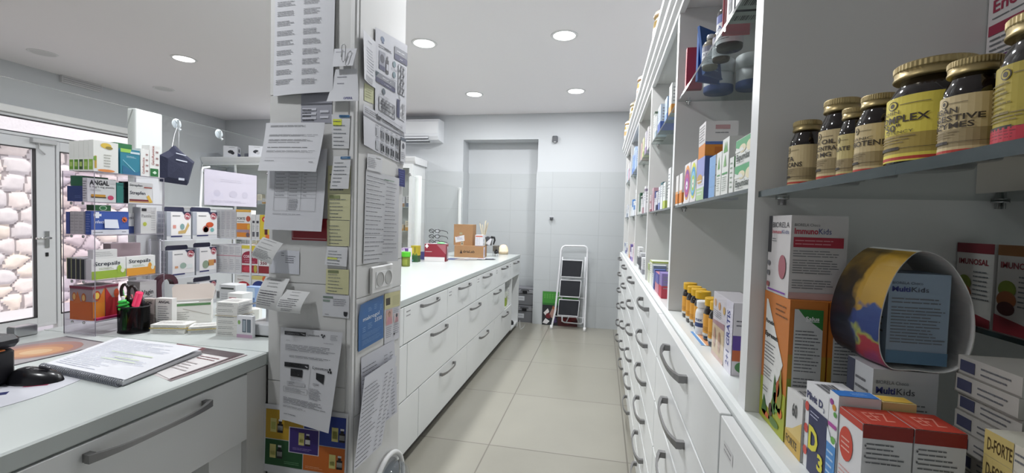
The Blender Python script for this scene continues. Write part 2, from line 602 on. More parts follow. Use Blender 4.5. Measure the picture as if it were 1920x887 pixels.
downlight(-3.78, 1.9, 1, 'lit round ceiling light over the customer area, outside the picture', G)
t = thing('air_vent', 'white slotted air vent where the left wall meets the ceiling', 'vent', (XL, 3.81, 2.69))
m = MB(); m.cbox(0, .035, -.19, .19, -.035, .04, pm('d5d4d5', .5), .004); m.build('housing', t)
for i in range(3):
    m = MB(); m.box(.0352, .040, -.18, .18, -.026 + i * .021, -.019 + i * .021, pm('a9a8aa', .5)); m.build('slat', t)

# ================================================================== pillar
PX0, PX1, PY0, PY1 = -0.998, -0.718, 1.18, 1.50
m = MB()
m.box(PX0, PX1, PY0, PY1, 0, ZC, pm('cfcfce', .5, var=.01, bscale=9))
pil = struct(m, 'wall_pillar')
m = MB(); m.cbox(PX1 - .016, PX1 + .003, PY0 - .003, PY0 + .016, 0, ZC, pm('dedede', .35), .004); m.build('corner_strip', pil)
m = MB()
m.box(PX0 + .0, PX1 - .06, PY0 - .003, PY0, 1.70, ZC, pm('d3d3d2', .5))
m.box(PX0, PX1 - .018, PY0 - .003, PY0, 1.135, 1.697, pm('cececd', .5))
m.box(PX0, PX1 - .018, PY0 - .003, PY0, .828, 1.132, pm('d2d2d1', .5))
m.box(PX0, PX1 - .018, PY0 - .003, PY0, 0, .825, pm('cfcfce', .5))
m.build('front_tiles', pil)
m = MB()
for a, b in ((0, .73), (.733, 1.09), (1.093, 1.19), (1.193, ZC)):
    m.box(PX1, PX1 + .003, PY0 + .02, PY1, a, b, pm('d6d6d5', .45))
m.build('side_tiles', pil)

# ================================================================== left counter
CX, CB, CZ = -1.0, -1.90, 0.913
HZ = 0.04
WT = pm('c3c9c7', 0.3, name='white_worktop', var=.01, bscale=5, spec=.3)
def bow_handle(mb, y, z, L, nx, x, mat=STEEL, out=.034):
    """bow handle along Y on a front whose outward normal is nx (+1/-1) in X"""
    prof = [(-.5, 0, .010, .014), (-.5, .020, .010, .014), (-.44, .027, .009, .013), (-.30, out * .95, .006, .009), (0, out * 1.05, .005, .0075), (.30, out * .95, .006, .009), (.44, .027, .009, .013), (.5, .020, .010, .014), (.5, 0, .010, .014)]
    # arch strip: outer and inner line
    vs, fs = [], []
    N = 13
    for i in range(N):
        s = -1 + 2 * i / (N - 1)
        yy = y + s * L / 2
        o = out * (1 - abs(s) ** 3.2) * .55 + .020
        th = .006 + .006 * abs(s) ** 3
        hh = .0042 + .0045 * abs(s) ** 2.5
        for dz, do in ((-hh, 0), (hh, 0), (hh, th), (-hh, th)):
            vs.append((x + nx * (o - th + do), yy, z + dz))
    for i in range(N - 1):
        for k in range(4):
            k2 = (k + 1) % 4
            fs.append((i * 4 + k, i * 4 + k2, i * 4 + 4 + k2, i * 4 + 4 + k))
    fs += [(0, 1, 2, 3), tuple(range(4 * N - 4, 4 * N))]
    mb.add(vs, fs, mat)
    for e in (-1, 1):
        yy = y + e * (L / 2 - .0085)
        mb.box(min(x, x + nx * .018), max(x, x + nx * .016), yy - .007, yy + .007, z - .0085, z + .0085, mat)

def front_x(parent, y0, y1, z0, z1, x, nx, hy=None, L=.27, hz=None, out=.034, tagmark=False, name='drawer'):
    g = .003 if nx > 0 else .004
    m = MB()
    m.cbox(min(x, x - nx * .019), max(x, x - nx * .019), y0 + g, y1 - g, z0 + g, z1 - g, WHITE, .0012)
    if tagmark:
        far = y0 + .03
        for q in range(2):
            m.box(x, x + nx * .0008, far, far + .05, z1 - .035 - q * .022, z1 - .029 - q * .022, '9a9a9c')
    d = m.build(name, parent)
    if hy is not None:
        h = MB(); bow_handle(h, hy, hz if hz is not None else (z0 + z1) / 2, L, nx, x, out=out); h.build('handle', d)
    return d

t = thing('drawer_counter', 'long white drawer counter with steel bow handles beyond the pillar', 'counter', (0, 0, 0))
GAPM = pm('8f8f90', .6)
m = MB()
m.box(CB + .1, CX - .022, 1.52, 4.63, .07, CZ - HZ, GAPM)
m.box(CB + .1, CX - .022, 4.63, 5.48, .67, CZ - HZ, GAPM)
m.box(CB + .1, CX - .35, 4.63, 5.48, .07, .67, WHITE)
m.box(CX - .35, CX - .022, 4.63, 5.03, .07, .366, WHITE, {'r': GAPM})
m.box(CX - .35, CX - .004, 4.63, 4.648, .366, .67, WHITE)
m.box(CX - .35, CX - .004, 5.012, 5.03, .366, .67, WHITE)
m.box(CX - .35, CX - .004, 5.455, 5.48, .0, .67, WHITE)
m.box(CX - .35, CX - .004, 5.03, 5.455, .05, .07, WHITE)
m.build('carcass', t)
m = MB(); m.box(CB + .15, CX - .045, 1.52, 5.45, 0, .068, PLINTH); m.build('plinth', t)
z3, z2, z1, z0 = .872, .669, .367, .070
for a, b, hy in ((1.52, 2.14, None), (2.14, 2.81, 2.485), (2.81, 3.51, 3.166), (3.51, 4.175, 3.83), (4.175, 4.83, 4.556), (4.83, 5.48, 5.19)):
    front_x(t, a, b, z2, z3, CX, 1, hy, hz=.838, tagmark=hy is not None)
for a, b, hy in ((1.52, 2.19, None), (2.19, 3.04, 2.65), (3.04, 3.89, 3.467), (3.89, 4.63, 4.24)):
    front_x(t, a, b, z1, z2, CX, 1, hy, hz=.63)
for a, b, hy in ((1.52, 2.355, None), (2.355, 3.285, 2.823), (3.285, 4.19, 3.76), (4.19, 5.03, 4.63)):
    front_x(t, a, b, z0, z1, CX, 1, hy, hz=.325)

t = thing('drawer_counter', 'white counter front with one wide drawer and open knee space, left of the pillar', 'counter', (0, 0, 0))
m = MB()
m.box(CB + .1, CX - .022, 1.10, 1.50, 0, CZ - HZ, GREYP)
m.box(CX - .024, CX - .006, 1.102, 1.178, 0, CZ - HZ - .002, pm('c9c9c8', .5))
m.box(CB + .1, CX - .022, -.3, 1.10, .674, CZ - HZ, WHITE)
m.box(CX - .5, CX - .40, -.3, 1.10, 0, .674, WHITE)
m.box(CX - .40, CX - .022, .99, 1.10, 0, .674, WHITE)
m.build('carcass', t)
front_x(t, .19, 1.10, .674, .872, CX, 1, .819, L=.285, hz=.842)
m = MB()
m.cbox(CB, CX + .0, -.3, PY0 - .004, CZ - HZ, CZ, WT, .004)
m.box(CB, PX0 - .002, PY0 - .004, PY1 + .004, CZ - HZ, CZ, WT)
m.cbox(CB, CX + .0, PY1 + .004, 5.50, CZ - HZ, CZ, WT, .004)
m.build('worktop', label='long white worktop running along the left-hand counter to the far wall', cat='worktop')

# glass sneeze screen on the counter
GX = -1.87
t = thing('counter_screen', 'clear glass screen standing along the customer side of the counter', 'glass screen', (GX, 0, CZ))
for a, b in ((-.25, 1.452), (1.57, 4.245), (4.335, 5.66)):
    m = MB(); m.box(-.003, .003, a, b, .03, .838, GLASS, {'t': pm('b9c8c6', .2)}); m.build('glass_pane', t)
m = MB(); m.cbox(-.03, .012, 1.455, 1.567, 0, .838, pm('dfe3e1', .4), .003); m.build('post', t)
m = MB(); m.cbox(-.02, .02, 4.25, 4.33, 0, .86, pm('dfe3e1', .4), .003); m.build('post', t)
m = MB(); m.cbox(-.02, .02, 5.64, 5.675, 0, .845, pm('e4e6e6', .4), .003); m.build('post', t)
for y in (1.1, 1.9, 3.0, 4.0, 5.0):
    m = MB(); m.cbox(-.02, .02, y - .03, y + .03, 0, .035, CHROME, .003); m.build('clamp', t)

# ================================================================== right-hand drawers and shelves
DX = 0.212
DY = (-.06, .81, 1.68, 2.55, 3.42, 4.29, 5.16)
RZ_ = (1.02, .86, .695, .525, .36, .20, .075)
ORD = ['nearest', 'second', 'third', 'fourth', 'fifth', 'sixth']
for c in range(6):
    y0, y1 = DY[c], DY[c + 1]
    lab = ['white cabinet with plain door fronts at the bottom right corner, below the vitamin boxes',
           'white cabinet of six drawers nearest the camera, largest bow handles',
           'white cabinet of six drawers, second with handles from the camera',
           'white cabinet of six drawers, third with handles from the camera',
           'white cabinet of six drawers, second from the far end of the right-hand run',
           'white cabinet of six drawers at the far end of the right-hand run'][c]
    t = thing('drawer_cabinet', lab, 'cabinet', (0, 0, 0), group='drawer cabinets under the right-hand shelves')
    m = MB(); m.box(DX + .0215, .64, y0 + .001, y1 - .001, .075, 1.0, GAPM); m.build('carcass', t)
    m = MB(); m.box(DX + .05, .64, y0 + .001, y1 - .001, 0, .074, PLINTH); m.build('plinth', t)
    if c == 0:
        d = front_x(t, y0, y1, .075, 1.02, DX, -1, None, name='door')
        a = MB(); a.decor([('r', 0, 0, 1, 1, 'd9d9d9'), ('l', .05, .1, .95, .9, 2, '8a8a8c')], .05, .02, lambda p, q, o: (DX - o, .78 - p * .05, .965 + q * .02)); a.build('sticker', t)
        continue
    for r in range(6):
        front_x(t, y0, y1, RZ_[r + 1], RZ_[r], DX, -1, (y0 + y1) / 2, L=.29, hz=(.972, .812, .645, .478, .302, .142)[r])
m = MB()
prof = [(.64, 1.002), (.240, 1.002), (.2335, 1.010), (.2335, 1.020), (.238, 1.027), (.246, 1.030), (.64, 1.030)]
m.prism(prof, 'y', -.1, 5.18, pm('dfe3e2', .25))
m.build('worktop', label='narrow white worktop with rounded nose above the right-hand drawers', cat='worktop')

SX, SB = .246, .64
UP = (.815, 1.69, 2.56, 3.43, 4.30, 5.16)
UT = .018
PANEL = pm('dad9d7', .55, name='shelf_panel', var=.01, bscale=7)
t = thing('shelf_unit', 'tall white open shelf unit with cornice along the right wall', 'shelf unit', (0, 0, 0))
for y in (-.06,) + UP:
    m = MB(); m.box(SX, SB, y - UT, y + UT, 1.0305, 2.105, PANEL, {'l': pm('eceded', .35)}); m.build('upright', t)
m = MB(); m.box(SB, .655, -.08, 5.18, 1.0, 2.2, PANEL); m.build('back_panel', t)
m = MB(); m.box(SX, SB, -.08, 5.18, 2.1055, 2.125, PANEL); m.box(.21, .655, -.08, 5.18, 2.185, 2.2, WHITE); m.build('top_panel', t)
m = MB()
prof = [(.262, 2.09), (.243, 2.09), (.243, 2.112), (.229, 2.118), (.229, 2.138), (.216, 2.144), (.214, 2.166), (.2, 2.174), (.2, 2.2), (.262, 2.2)]
m.prism(prof, 'y', -.1, 5.20, pm('e6e7e7', .35)); m.build('cornice', t)
def pins(y0, y1, z, xs=(.285, .58)):
    for y, e in ((y0, 1), (y1, -1)):
        for x in xs:
            a = MB(); a.lathe([(0, -.012), (.006, -.012), (.006, -.003), (.010, -.003), (.010, 0)], CHROME, (x, y + e * .007, z), n=12); a.build('shelf_pin', t)
BAYS = [(-.042, .797), (.833, 1.672), (1.708, 2.542), (2.578, 3.412), (3.448, 4.282), (4.318, 5.142)]
BN = ['nearest bay', 'second bay', 'third bay', 'fourth bay', 'fifth bay', 'farthest bay']
def gshelf(b, z, label, x0=.251, x1=.636, th=.007):
    y0, y1 = BAYS[b]
    a = MB(); a.box(x0, x1, y0 + .0015, y1 - .0015, z - th, z, GLASSG, {'l': GLASSE, 'r': GLASSE})
    a.build('glass_shelf', label=label, cat='shelf', group='clear glass shelves in the right-hand unit')
    pins(y0, y1, z - th - .0003, (.285, .58) if x0 < .4 else (.55, .62))
ZM, ZU, ZJ = 1.408, 1.785, 1.3993
gshelf(0, ZJ, 'thick dark-edged glass shelf in the nearest bay, carrying the row of gold-lidded jars', th=.010)
gshelf(0, 1.207, 'narrow glass shelf at the back of the nearest bay, carrying two white and red boxes', x0=.525)
for b in range(1, 6):
    gshelf(b, ZM, 'glass shelf at eye level in the %s of the right-hand unit' % BN[b])
    gshelf(b, ZU, 'upper glass shelf in the %s of the right-hand unit' % BN[b])

# ---- gold-lidded jars on the big glass shelf
def jar(label, x, y, r, h, band, lid_r=.86, texts=(), la=214, span=200, foot='c0392b', extra=(), lab_h=(.06, .62)):
    t = thing('vitamin_jar', label, 'jar', (x, y, ZJ + .0004), group='gold-lidded jars on the glass shelf')
    m = MB()
    m.lathe([(0, 0), (r * .9, 0), (r * .985, .006), (r, .012), (r, h * .63), (r * .97, h * .68), (r * .86, h * .745), (r * .76, h * .79), (r * .76, h * .83), (0, h * .83)], AMBER, n=40)
    m.build('body', t)
    m = MB()
    lr = r * lid_r
    n = 100
    m.lathe([(0, h * .83), (lr * .97, h * .83), (lr * 1.0, h * .838), (lr, h * .852), (lr * .97, h * .862), (lr * .97, h * .905)], GOLD, n=50)
    vs, fs = [], []
    for k in range(n):
        rr = lr * (1.0 if k % 2 else .982)
        a = 2 * PI * k / n
        vs += [(rr * .98 * math.cos(a), rr * .98 * math.sin(a), h * .905), (rr * math.cos(a), rr * math.sin(a), h * .915), (rr * math.cos(a), rr * math.sin(a), h * .960), (lr * .95 * math.cos(a), lr * .95 * math.sin(a), h * .972)]
    for k in range(n):
        q, w = 4 * k, 4 * ((k + 1) % n)
        for e in range(3):
            fs.append((q + e, w + e, w + e + 1, q + e + 1))
    m.add(vs, fs, GOLD)
    m.lathe([(lr * .95, h * .972), (lr * .90, h * .975), (lr * .88, h * .968), (0, h * .968)], GOLD, n=50)
    m.build('lid', t)
    z0, z1 = h * lab_h[0], h * lab_h[1]
    W = math.radians(span) * r
    H = z1 - z0
    a0 = math.radians(la)
    def mp(a, b, o):
        an = a0 + (a - .5) * math.radians(span)
        return ((r + .0002 + o) * math.cos(an), (r + .0002 + o) * math.sin(an), z0 + b * H)
    m = MB()
    it = [('r', 0, 0, 1, 1, band[0]), ('r', 0, .0, 1, .42, band[1]), ('r', 0, .0, 1, .12, band[0]), ('r', 0, .025, 1, .07, foot)]
    it += [('e', .33, .88, .045, .07, '4a4034'), ('e', .33, .88, .036, .055, band[0]), ('e', .33, .88, .02, .035, '4a4034'), ('r', .39, .865, .56, .875, '7a6c52')]
    it += [('r', .12, .175, .40, .225, '3c332c'), ('r', .40, .196, .78, .203, '5a4c3a'), ('l', .12, .27, .55, .40, 3, '8b7a58')]
    it += list(texts) + list(extra)
    m.decor(it, W, H, mp, sub=.004)
    m.build('label', t)
    return t
BE = ('d9c496', 'a8956e')
YE = ('ecd958', 'b29a4c')
IK = '40352a'
jar('smallest gold-lidded jar with beige label, leftmost in the row beside the white upright', .300, .750, .0215, .105, BE, texts=[('t', .13, .60, .12, 'BETA', IK, .34, .02), ('t', .10, .45, .12, 'GLUCANS', IK, .52, .02)])
jar('tall gold-lidded jar with beige fish oil label, second from the white upright', .312, .676, .0245, .117, BE, texts=[('t', .10, .72, .09, 'FISH OIL', IK, .5, .02), ('t', .08, .585, .09, 'CONCENTRATE', IK, .62, .02), ('t', .10, .46, .09, '1000 MG', IK, .45, .02)])
jar('short gold-lidded jar with pale yellow label standing in front of the two tall beige jars', .301, .622, .0150, .092, ('d2c083', 'a8956e'), texts=[('t', .10, .62, .10, 'FOLATE', IK, .5, .02)])
jar('gold-lidded jar with beige carotene label, just left of the big yellow-labelled jar', .304, .577, .0205, .095, BE, texts=[('t', .08, .68, .06, 'OCEANIC', IK, .5), ('t', .08, .55, .11, 'CAROTENE', IK, .66, .02)])
jar('large wide gold-lidded jar with bright yellow label, middle of the row', .310, .503, .0340, .105, YE, lid_r=.92, texts=[('t', .14, .74, .055, 'VITAMIN', IK, .25), ('t', .10, .60, .11, 'B-COMPLEX', IK, .46, .02), ('t', .24, .48, .10, '"50"', IK, .16, .02), ('t', .14, .43, .045, 'HIGH POTENCY', IK, .34), ('l', .64, .15, .74, .96, 14, '8a7a3c')], span=230, la=222, lab_h=(.07, .66))
jar('gold-lidded jar with beige enzymes label, second from the right edge', .299, .438, .0200, .085, BE, lid_r=.9, texts=[('t', .12, .70, .10, 'VEGAN', IK, .36, .02), ('t', .08, .57, .10, 'DIGESTIVE', IK, .62, .02), ('t', .08, .44, .10, 'ENZYMES', IK, .54, .02)])
jar('large gold-lidded jar with dark yellow and red label at the right edge', .311, .388, .027, .101, ('b5a23c', 'b5a23c'), lid_r=.92, foot='c43040', texts=[('l', .1, .3, .4, .8, 8, '7a6a2c')], extra=[('r', .1, .02, .55, .20, 'c42e40'), ('l', .14, .05, .5, .17, 3, '7c1f2a')])

# ---- boxes of the nearest bay
def lines(x0, y0, x1, y1, n, c='6d6e72'):
    return ('l', x0, y0, x1, y1, n, c)
bx('tall white box with crimson and purple print standing behind the gold-lidded jars', .553, .61, .62, .795, ZJ + .0004, .33, 'd8d2d2', name='supplement_box', decor={'l': [
    ('r', 0, .94, 1, 1, 'c9b8b8'), ('t', .05, .80, .055, 'Energie', '9c2f4a', .46, .02), ('t', .56, .80, .055, 'Plus', 'b5563c', .3, .02), lines(.05, .87, .3, .93, 2), ('r', .02, .70, .42, .745, '9c2f4a'), lines(.05, .765, .8, .78, 1),
    ('r', .52, .74, .95, .775, 'b03a3e'), lines(.04, .60, .45, .69, 4), ('r', .0, .50, .34, .60, '5a2464'), lines(.04, .515, .3, .59, 3, 'b59ac0'), ('e', .62, .55, .3, .1, 'c08a5c'), ('r', 0, .0, 1, .3, 'c9b8a8')]})
FT = 'c8742a'
def tonic(label, x0, x1):
    return bx(label, x0, x1, .695, .795, 1.0305, .207, 'c6752c', group='orange and green tonic cartons', name='tonic_box', decor={
        'f': [('r', 0, 0, .5, .45, '8f9a2c'), ('r', .5, 0, 1, .45, '8f9a2c'), ('r', 0, .45, 1, .62, 'b0862b'), ('r', .12, .03, .88, .94, 'cfd0cf'), ('p', [(.22, .94), (.88, .94), (.88, .80), (.6, .85), (.38, .89)], '2f7a35'), ('t', .42, .865, .028, 'Salus', 'f0f0f0', .36, .03), ('r', .42, .856, .78, .86, 'f0f0f0'),
              lines(.16, .50, .84, .80, 13), lines(.16, .10, .84, .47, 15)],
        'l': [('r', 0, 0, 1, .32, 'a3ab2e'), ('p', [(.12, .94), (.18, .94), (.86, .52), (.62, .30), (.40, .12), (.12, .14)], 'e4e4e0'), lines(.5, .84, .95, .95, 3, '7a4a1a'), ('t', .13, .76, .03, 'Floradix', '2e2e2c', .34, .04), ('t', .13, .66, .034, 'Epresat', '2e2e2c', .5, .05),
              lines(.14, .46, .62, .62, 6), lines(.14, .33, .5, .43, 4), lines(.14, .22, .35, .27, 2),
              ('p', [(.70, .18), (.82, .50), (.90, .30), (.86, .16)], '8a8f3a'), ('p', [(.52, .12), (.60, .42), (.70, .30), (.66, .12)], '3f6a2c'), ('e', .74, .33, .07, .06, 'b2572a'), ('e', .66, .25, .07, .04, 'd07a2a'), ('e', .70, .18, .09, .035, '6f9a35'), ('e', .85, .17, .08, .035, 'd8742a'),
              ('p', [(.12, .06), (.20, .20), (.34, .10), (.28, .04)], '3f6a2c'), ('e', .32, .06, .17, .022, 'c8602a'), ('e', .62, .06, .2, .03, '55762e'), ('e', .5, .13, .08, .05, '4e2f1e')]})
tonic('orange and green tonic carton at the front, under the white red-banded box', .268, .3165)
tonic('orange and green tonic carton, right one of the pair under the red-banded box', .3185, .3665)
bx('white box with red band and red heading, stacked on the two orange tonic cartons', .268, .341, .705, .79, 1.238, .121, 'cfcbcb', name='supplement_box', decor={
    'f': [('t', .06, .87, .035, 'BIORELA Choco', '58585c', .45), ('t', .06, .78, .07, 'Immuno', 'b03248', .42, .03), ('t', .49, .78, .07, 'Kids', '35407a', .22), ('r', .05, .62, .93, .74, 'a5283c'), lines(.08, .64, .8, .72, 2, 'c98a92'), lines(.05, .50, .93, .59, 3), lines(.05, .30, .93, .48, 6), lines(.05, .12, .8, .24, 4), ('r', 0, 0, 1, .08, 'c9a9a6')],
    'l': [('r', 0, .52, .16, 1, '3a3a3e'), ('t', .2, .85, .07, 'BIORELA', '3a3a40', .74), ('t', .2, .775, .045, 'Immuno', 'b03248', .42, .02), ('t', .64, .775, .05, 'Kids', '35407a', .3), lines(.2, .66, .45, .72, 2), ('e', .72, .36, .16, .15, 'a4606a'), ('r', .1, .03, .9, .05, '7a3aa0'), ('e', .1, .38, .07, .035, '77777b'), ('e', .1, .25, .07, .035, '77777b'), ('e', .1, .1, .07, .035, 'a05a5a')]})
bx('small white and gold carton in front of the orange tonic cartons', .268, .308, .640, .690, 1.0305, .083, 'd9d8d6', decor={
    'l': [('r', 0, 0, 1, .3, 'c9a54c'), ('p', [(0, .3), (1, .3), (1, .62), (.45, .4)], 'd8be74'), ('t', .40, .62, .22, '60', '3c3c3c', .3, .02), ('t', .08, .1, .13, 'FORTE', '5a4a22', .7, .02)], 'f': [('t', .62, .62, .12, 'D', '3c3c40', .14, .02), lines(.55, .4, .9, .55, 2), ('b', .55, .1, .9, .35), lines(.05, .1, .45, .9, 6, 'b5b4b2')], 't': [('b', .15, .3, .85, .7), ('r', 0, 0, 1, .12, 'bdbcba')]})
bx('white and navy carton with a large yellow D3 and red dots', .270, .311, .5795, .637, 1.0305, .111, 'e0e0e2', decor={
    'l': [('t', .05, .82, .085, 'Plivit D', '2c2f5e', .72, .03), ('t', .80, .79, .05, '3', '2c2f5e', None, .02), ('r', .2, 0, 1, .76, '262a52'), ('e', .1, .72, .09, .055, 'c94a40'), ('e', .1, .46, .09, .055, 'c94a40'), ('e', .1, .2, .09, .055, 'c94a40'), lines(.28, .64, .7, .72, 2, 'b9bbd0'), ('t', .25, .28, .26, 'D', 'd8cf3a', .42, .04), ('t', .68, .14, .17, '3', 'd8cf3a', .24, .04)],
    't': [('b', .1, .2, .6, .8), ('r', .7, 0, 1, .5, '2c2f5e')], 'f': [lines(.1, .1, .9, .9, 8)]})
bx('carton with blue top and multicoloured side beside the red-topped boxes', .270, .312, .5585, .5785, 1.0305, .121, 'e4e4e6', decor={
    'l': [('e', .3, .9, .2, .03, '9a3a8c'), ('e', .6, .86, .2, .03, 'd0902c'), ('e', .75, .8, .18, .025, '5aa046'), ('r', .05, .66, .95, .70, 'b04a9a'), ('r', 0, 0, 1, .5, '4a8ccc'), ('p', [(0, .5), (0, .64), (.5, .54), (1, .56), (1, .5)], 'e8eef2'), ('e', .7, .55, .25, .035, '6aa84a'), lines(.1, .05, .9, .45, 6, 'b8d4ee')],
    't': [('r', 0, 0, .96, .93, '2f74c4'), ('l', .4, .3, .8, .7, 2, '9cc0ea')]})
bx('flat yellow-topped carton behind the blue-topped one', .3135, .346, .5585, .580, 1.0305, .119, 'd8c58a', decor={'t': [('r', .05, .1, .95, .85, 'e0b648')], 'f': [lines(.1, .1, .9, .9, 8)]})
def redtop(label, x0, x1):
    bx(label, x0, x1, .512, .5565, 1.0305, .110, 'd9d8d9', group='red-topped white cartons', decor={
        'f': [('r', 0, .87, 1, 1, '8f241c'), lines(.08, .62, .85, .84, 5), lines(.06, .2, .9, .52, 8), ('e', .06, .8, .02, .012, '6d6e72'), ('e', .06, .7, .02, .012, '6d6e72')], 'r': [('r', 0, .87, 1, 1, '8f241c')],
        'l': [('r', 0, .93, 1, 1, 'b83a2a'), ('e', .35, .68, .3, .17, 'c5402c'), lines(.15, .6, .55, .75, 3, 'e0b0a4'), lines(.1, .15, .8, .45, 7, 'd09a94')],
        't': [('r', 0, 0, 1, 1, 'b83a28'), ('t', .30, .25, .5, 'EFZ', 'd88a78', .5), ('r', .1, 0, .115, 1, 'd88a78'), ('r', .15, 0, .16, 1, 'd88a78')]})
redtop('white carton with a red top, left one of the front pair', .271, .3155)
redtop('white carton with a red top, right one of the front pair', .317, .3615)
m = MB(); m.cbox(-.018, .018, -.016, .016, 0, .068, pm('dedede', .5), .004); m.lathe([(.015, .068), (.015, .071), (0, .0715)], pm('e6e6e6', .5), n=20, smooth=False)
m.build('medicine_box', loc=(.279, .475, 1.0305), label='small plain white box at the bottom edge in front of the red-topped cartons', cat='box')
def multi(label, x0, x1, y0, y1, z, h, base, head):
    bx(label, x0, x1, y0, y1, z, h, base, name='supplement_box', decor={'f': [('t', .05, .88, .03, 'BIORELA Choco', '50525c', .5), ('t', .05, .80, .055, 'Multi', '33387c', .3, .03), ('t', .37, .80, .055, 'Kids', head, .28), lines(.05, .66, .95, .74, 2), lines(.05, .22, .95, .64, 12), ('r', 0, 0, 1, .14, '5a7d9a')], 'l': [('r', 0, .5, .3, 1, '44485a'), lines(.35, .3, .9, .9, 8)]})
multi('pale blue-grey carton with violet heading, standing below the open bag', .325, .392, .600, .655, 1.0305, .144, 'c3c5c8', '3a3a44')
multi('pale blue carton with violet heading held in the open bag', .340, .403, .607, .66, 1.182, .108, '93a4b6', '3a3a44')
# open bag: a loft of three outlines, printed outside, white inside
def outl(y, sx, cx_=.372):
    pts = [(.365, 1.318), (.397, 1.307), (.42, 1.28), (.432, 1.25), (.434, 1.215), (.424, 1.188), (.402, 1.1765), (.365, 1.1765), (.336, 1.1765), (.322, 1.190), (.317, 1.215), (.319, 1.245), (.328, 1.278), (.343, 1.303)]
    return [(cx_ + (p[0] - cx_) * sx, y, p[1]) for p in pts]
def smooth_loop(P):
    out = []
    n_ = len(P)
    for i in range(n_):
        a, b, c, d = (Vector(P[(i + q) % n_]) for q in (-1, 0, 1, 2))
        for s_ in (0, .25, .5, .75):
            out.append(tuple(.5 * (2 * b + (c - a) * s_ + (2 * a - 5 * b + 4 * c - d) * s_ ** 2 + (3 * b - a - 3 * c + d) * s_ ** 3)))
    return out
o1, o2, o3 = smooth_loop(outl(.598, .82)), smooth_loop(outl(.630, .98)), smooth_loop(outl(.69, 1.0))
BW = pm('d5d3d0', .6)
m = MB()
n = len(o1)
def bag_print():
    bm_ = bpy.data.materials.new('bag_print'); bm_.use_nodes = True
    nt = bm_.node_tree; L = nt.links.new
    tc = nt.nodes.new('ShaderNodeTexCoord'); sp = nt.nodes.new('ShaderNodeSeparateXYZ'); L(tc.outputs['Object'], sp.inputs[0])
    no = nt.nodes.new('ShaderNodeTexNoise'); no.inputs['Scale'].default_value = 38; L(tc.outputs['Object'], no.inputs['Vector'])
    def rng(sock, a0, a1):
        r_ = nt.nodes.new('ShaderNodeMapRange'); r_.inputs[1].default_value = a0; r_.inputs[2].default_value = a1; L(sock, r_.inputs[0]); return r_.outputs[0]
    def math_(op, s0, s1):
        q_ = nt.nodes.new('ShaderNodeMath'); q_.operation = op
        for i_, v_ in enumerate((s0, s1)):
            if isinstance(v_, (int, float)): q_.inputs[i_].default_value = v_
            else: L(v_, q_.inputs[i_])
        return q_.outputs[0]
    def ramp(sock, stops):
        r_ = nt.nodes.new('ShaderNodeValToRGB'); e_ = r_.color_ramp.elements
        e_[0].position, e_[0].color = stops[0][0], (*lin(stops[0][1]), 1)
        e_[1].position, e_[1].color = stops[-1][0], (*lin(stops[-1][1]), 1)
        for p_, c_ in stops[1:-1]:
            k_ = e_.new(p_); k_.color = (*lin(c_), 1)
        L(sock, r_.inputs[0]); return r_.outputs[0]
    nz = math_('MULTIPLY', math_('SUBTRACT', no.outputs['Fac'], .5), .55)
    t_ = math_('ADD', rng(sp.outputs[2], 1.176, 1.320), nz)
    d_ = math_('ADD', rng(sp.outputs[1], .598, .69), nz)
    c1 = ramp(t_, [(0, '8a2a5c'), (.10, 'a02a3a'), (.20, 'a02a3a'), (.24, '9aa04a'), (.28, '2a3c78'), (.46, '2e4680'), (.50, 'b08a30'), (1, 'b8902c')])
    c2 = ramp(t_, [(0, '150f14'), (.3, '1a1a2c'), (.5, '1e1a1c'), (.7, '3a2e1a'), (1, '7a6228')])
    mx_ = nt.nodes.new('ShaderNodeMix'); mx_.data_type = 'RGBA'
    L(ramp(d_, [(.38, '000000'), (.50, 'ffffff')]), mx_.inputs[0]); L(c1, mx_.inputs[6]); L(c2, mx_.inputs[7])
    pb = nt.nodes['Principled BSDF']; pb.inputs['Roughness'].default_value = .4; L(mx_.outputs[2], pb.inputs['Base Color'])
    return bm_
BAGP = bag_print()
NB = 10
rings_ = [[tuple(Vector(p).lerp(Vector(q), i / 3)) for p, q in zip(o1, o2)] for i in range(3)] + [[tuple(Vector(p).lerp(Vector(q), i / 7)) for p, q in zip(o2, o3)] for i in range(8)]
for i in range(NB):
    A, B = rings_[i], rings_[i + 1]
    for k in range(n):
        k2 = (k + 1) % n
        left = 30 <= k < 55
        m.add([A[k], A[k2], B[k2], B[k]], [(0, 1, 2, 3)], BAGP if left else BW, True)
ins = lambda O: [(.372 + (p[0] - .372) * .975, p[1], 1.245 + (p[2] - 1.245) * .99) for p in O]
i1, i2 = ins(o1), ins(o3)
for k in range(n):
    k2 = (k + 1) % n
    m.add([i1[k], i1[k2], i2[k2], i2[k]], [(3, 2, 1, 0)], BW)
    m.add([o1[k], o1[k2], i1[k2], i1[k]], [(3, 2, 1, 0)], BW)
m.poly(o3, BW)
m.build('open_bag', label='open white bag with a colourful printed side, holding a pale blue carton', cat='bag')
for k, (y0, y1) in enumerate(((.728, .793), (.655, .722))):
    bx(['white box with dark red top and foot on the narrow back shelf, left one', 'white box with brown top and red foot on the narrow back shelf, right one'][k], .532, .575, y0, y1, 1.2075, .118, 'c9c4c1', group='boxes on the narrow back shelf', decor={
        'l': [('r', 0, .88, 1, 1, '7a2a34' if k == 0 else '8a5a30'), ('t', .08, .74, .07, 'IMUNOSAL', '8a2a36', .8, .02), ('e', .25, .5, .2, .1, '7c8a34'), ('e', .25, .38, .22, .1, '9a5a34'), ('e', .25, .28, .2, .08, '4a1e1e'), lines(.5, .3, .95, .68, 7), ('p', [(0, 0), (1, 0), (1, .1), (0, .2)], '8a2a34')]})
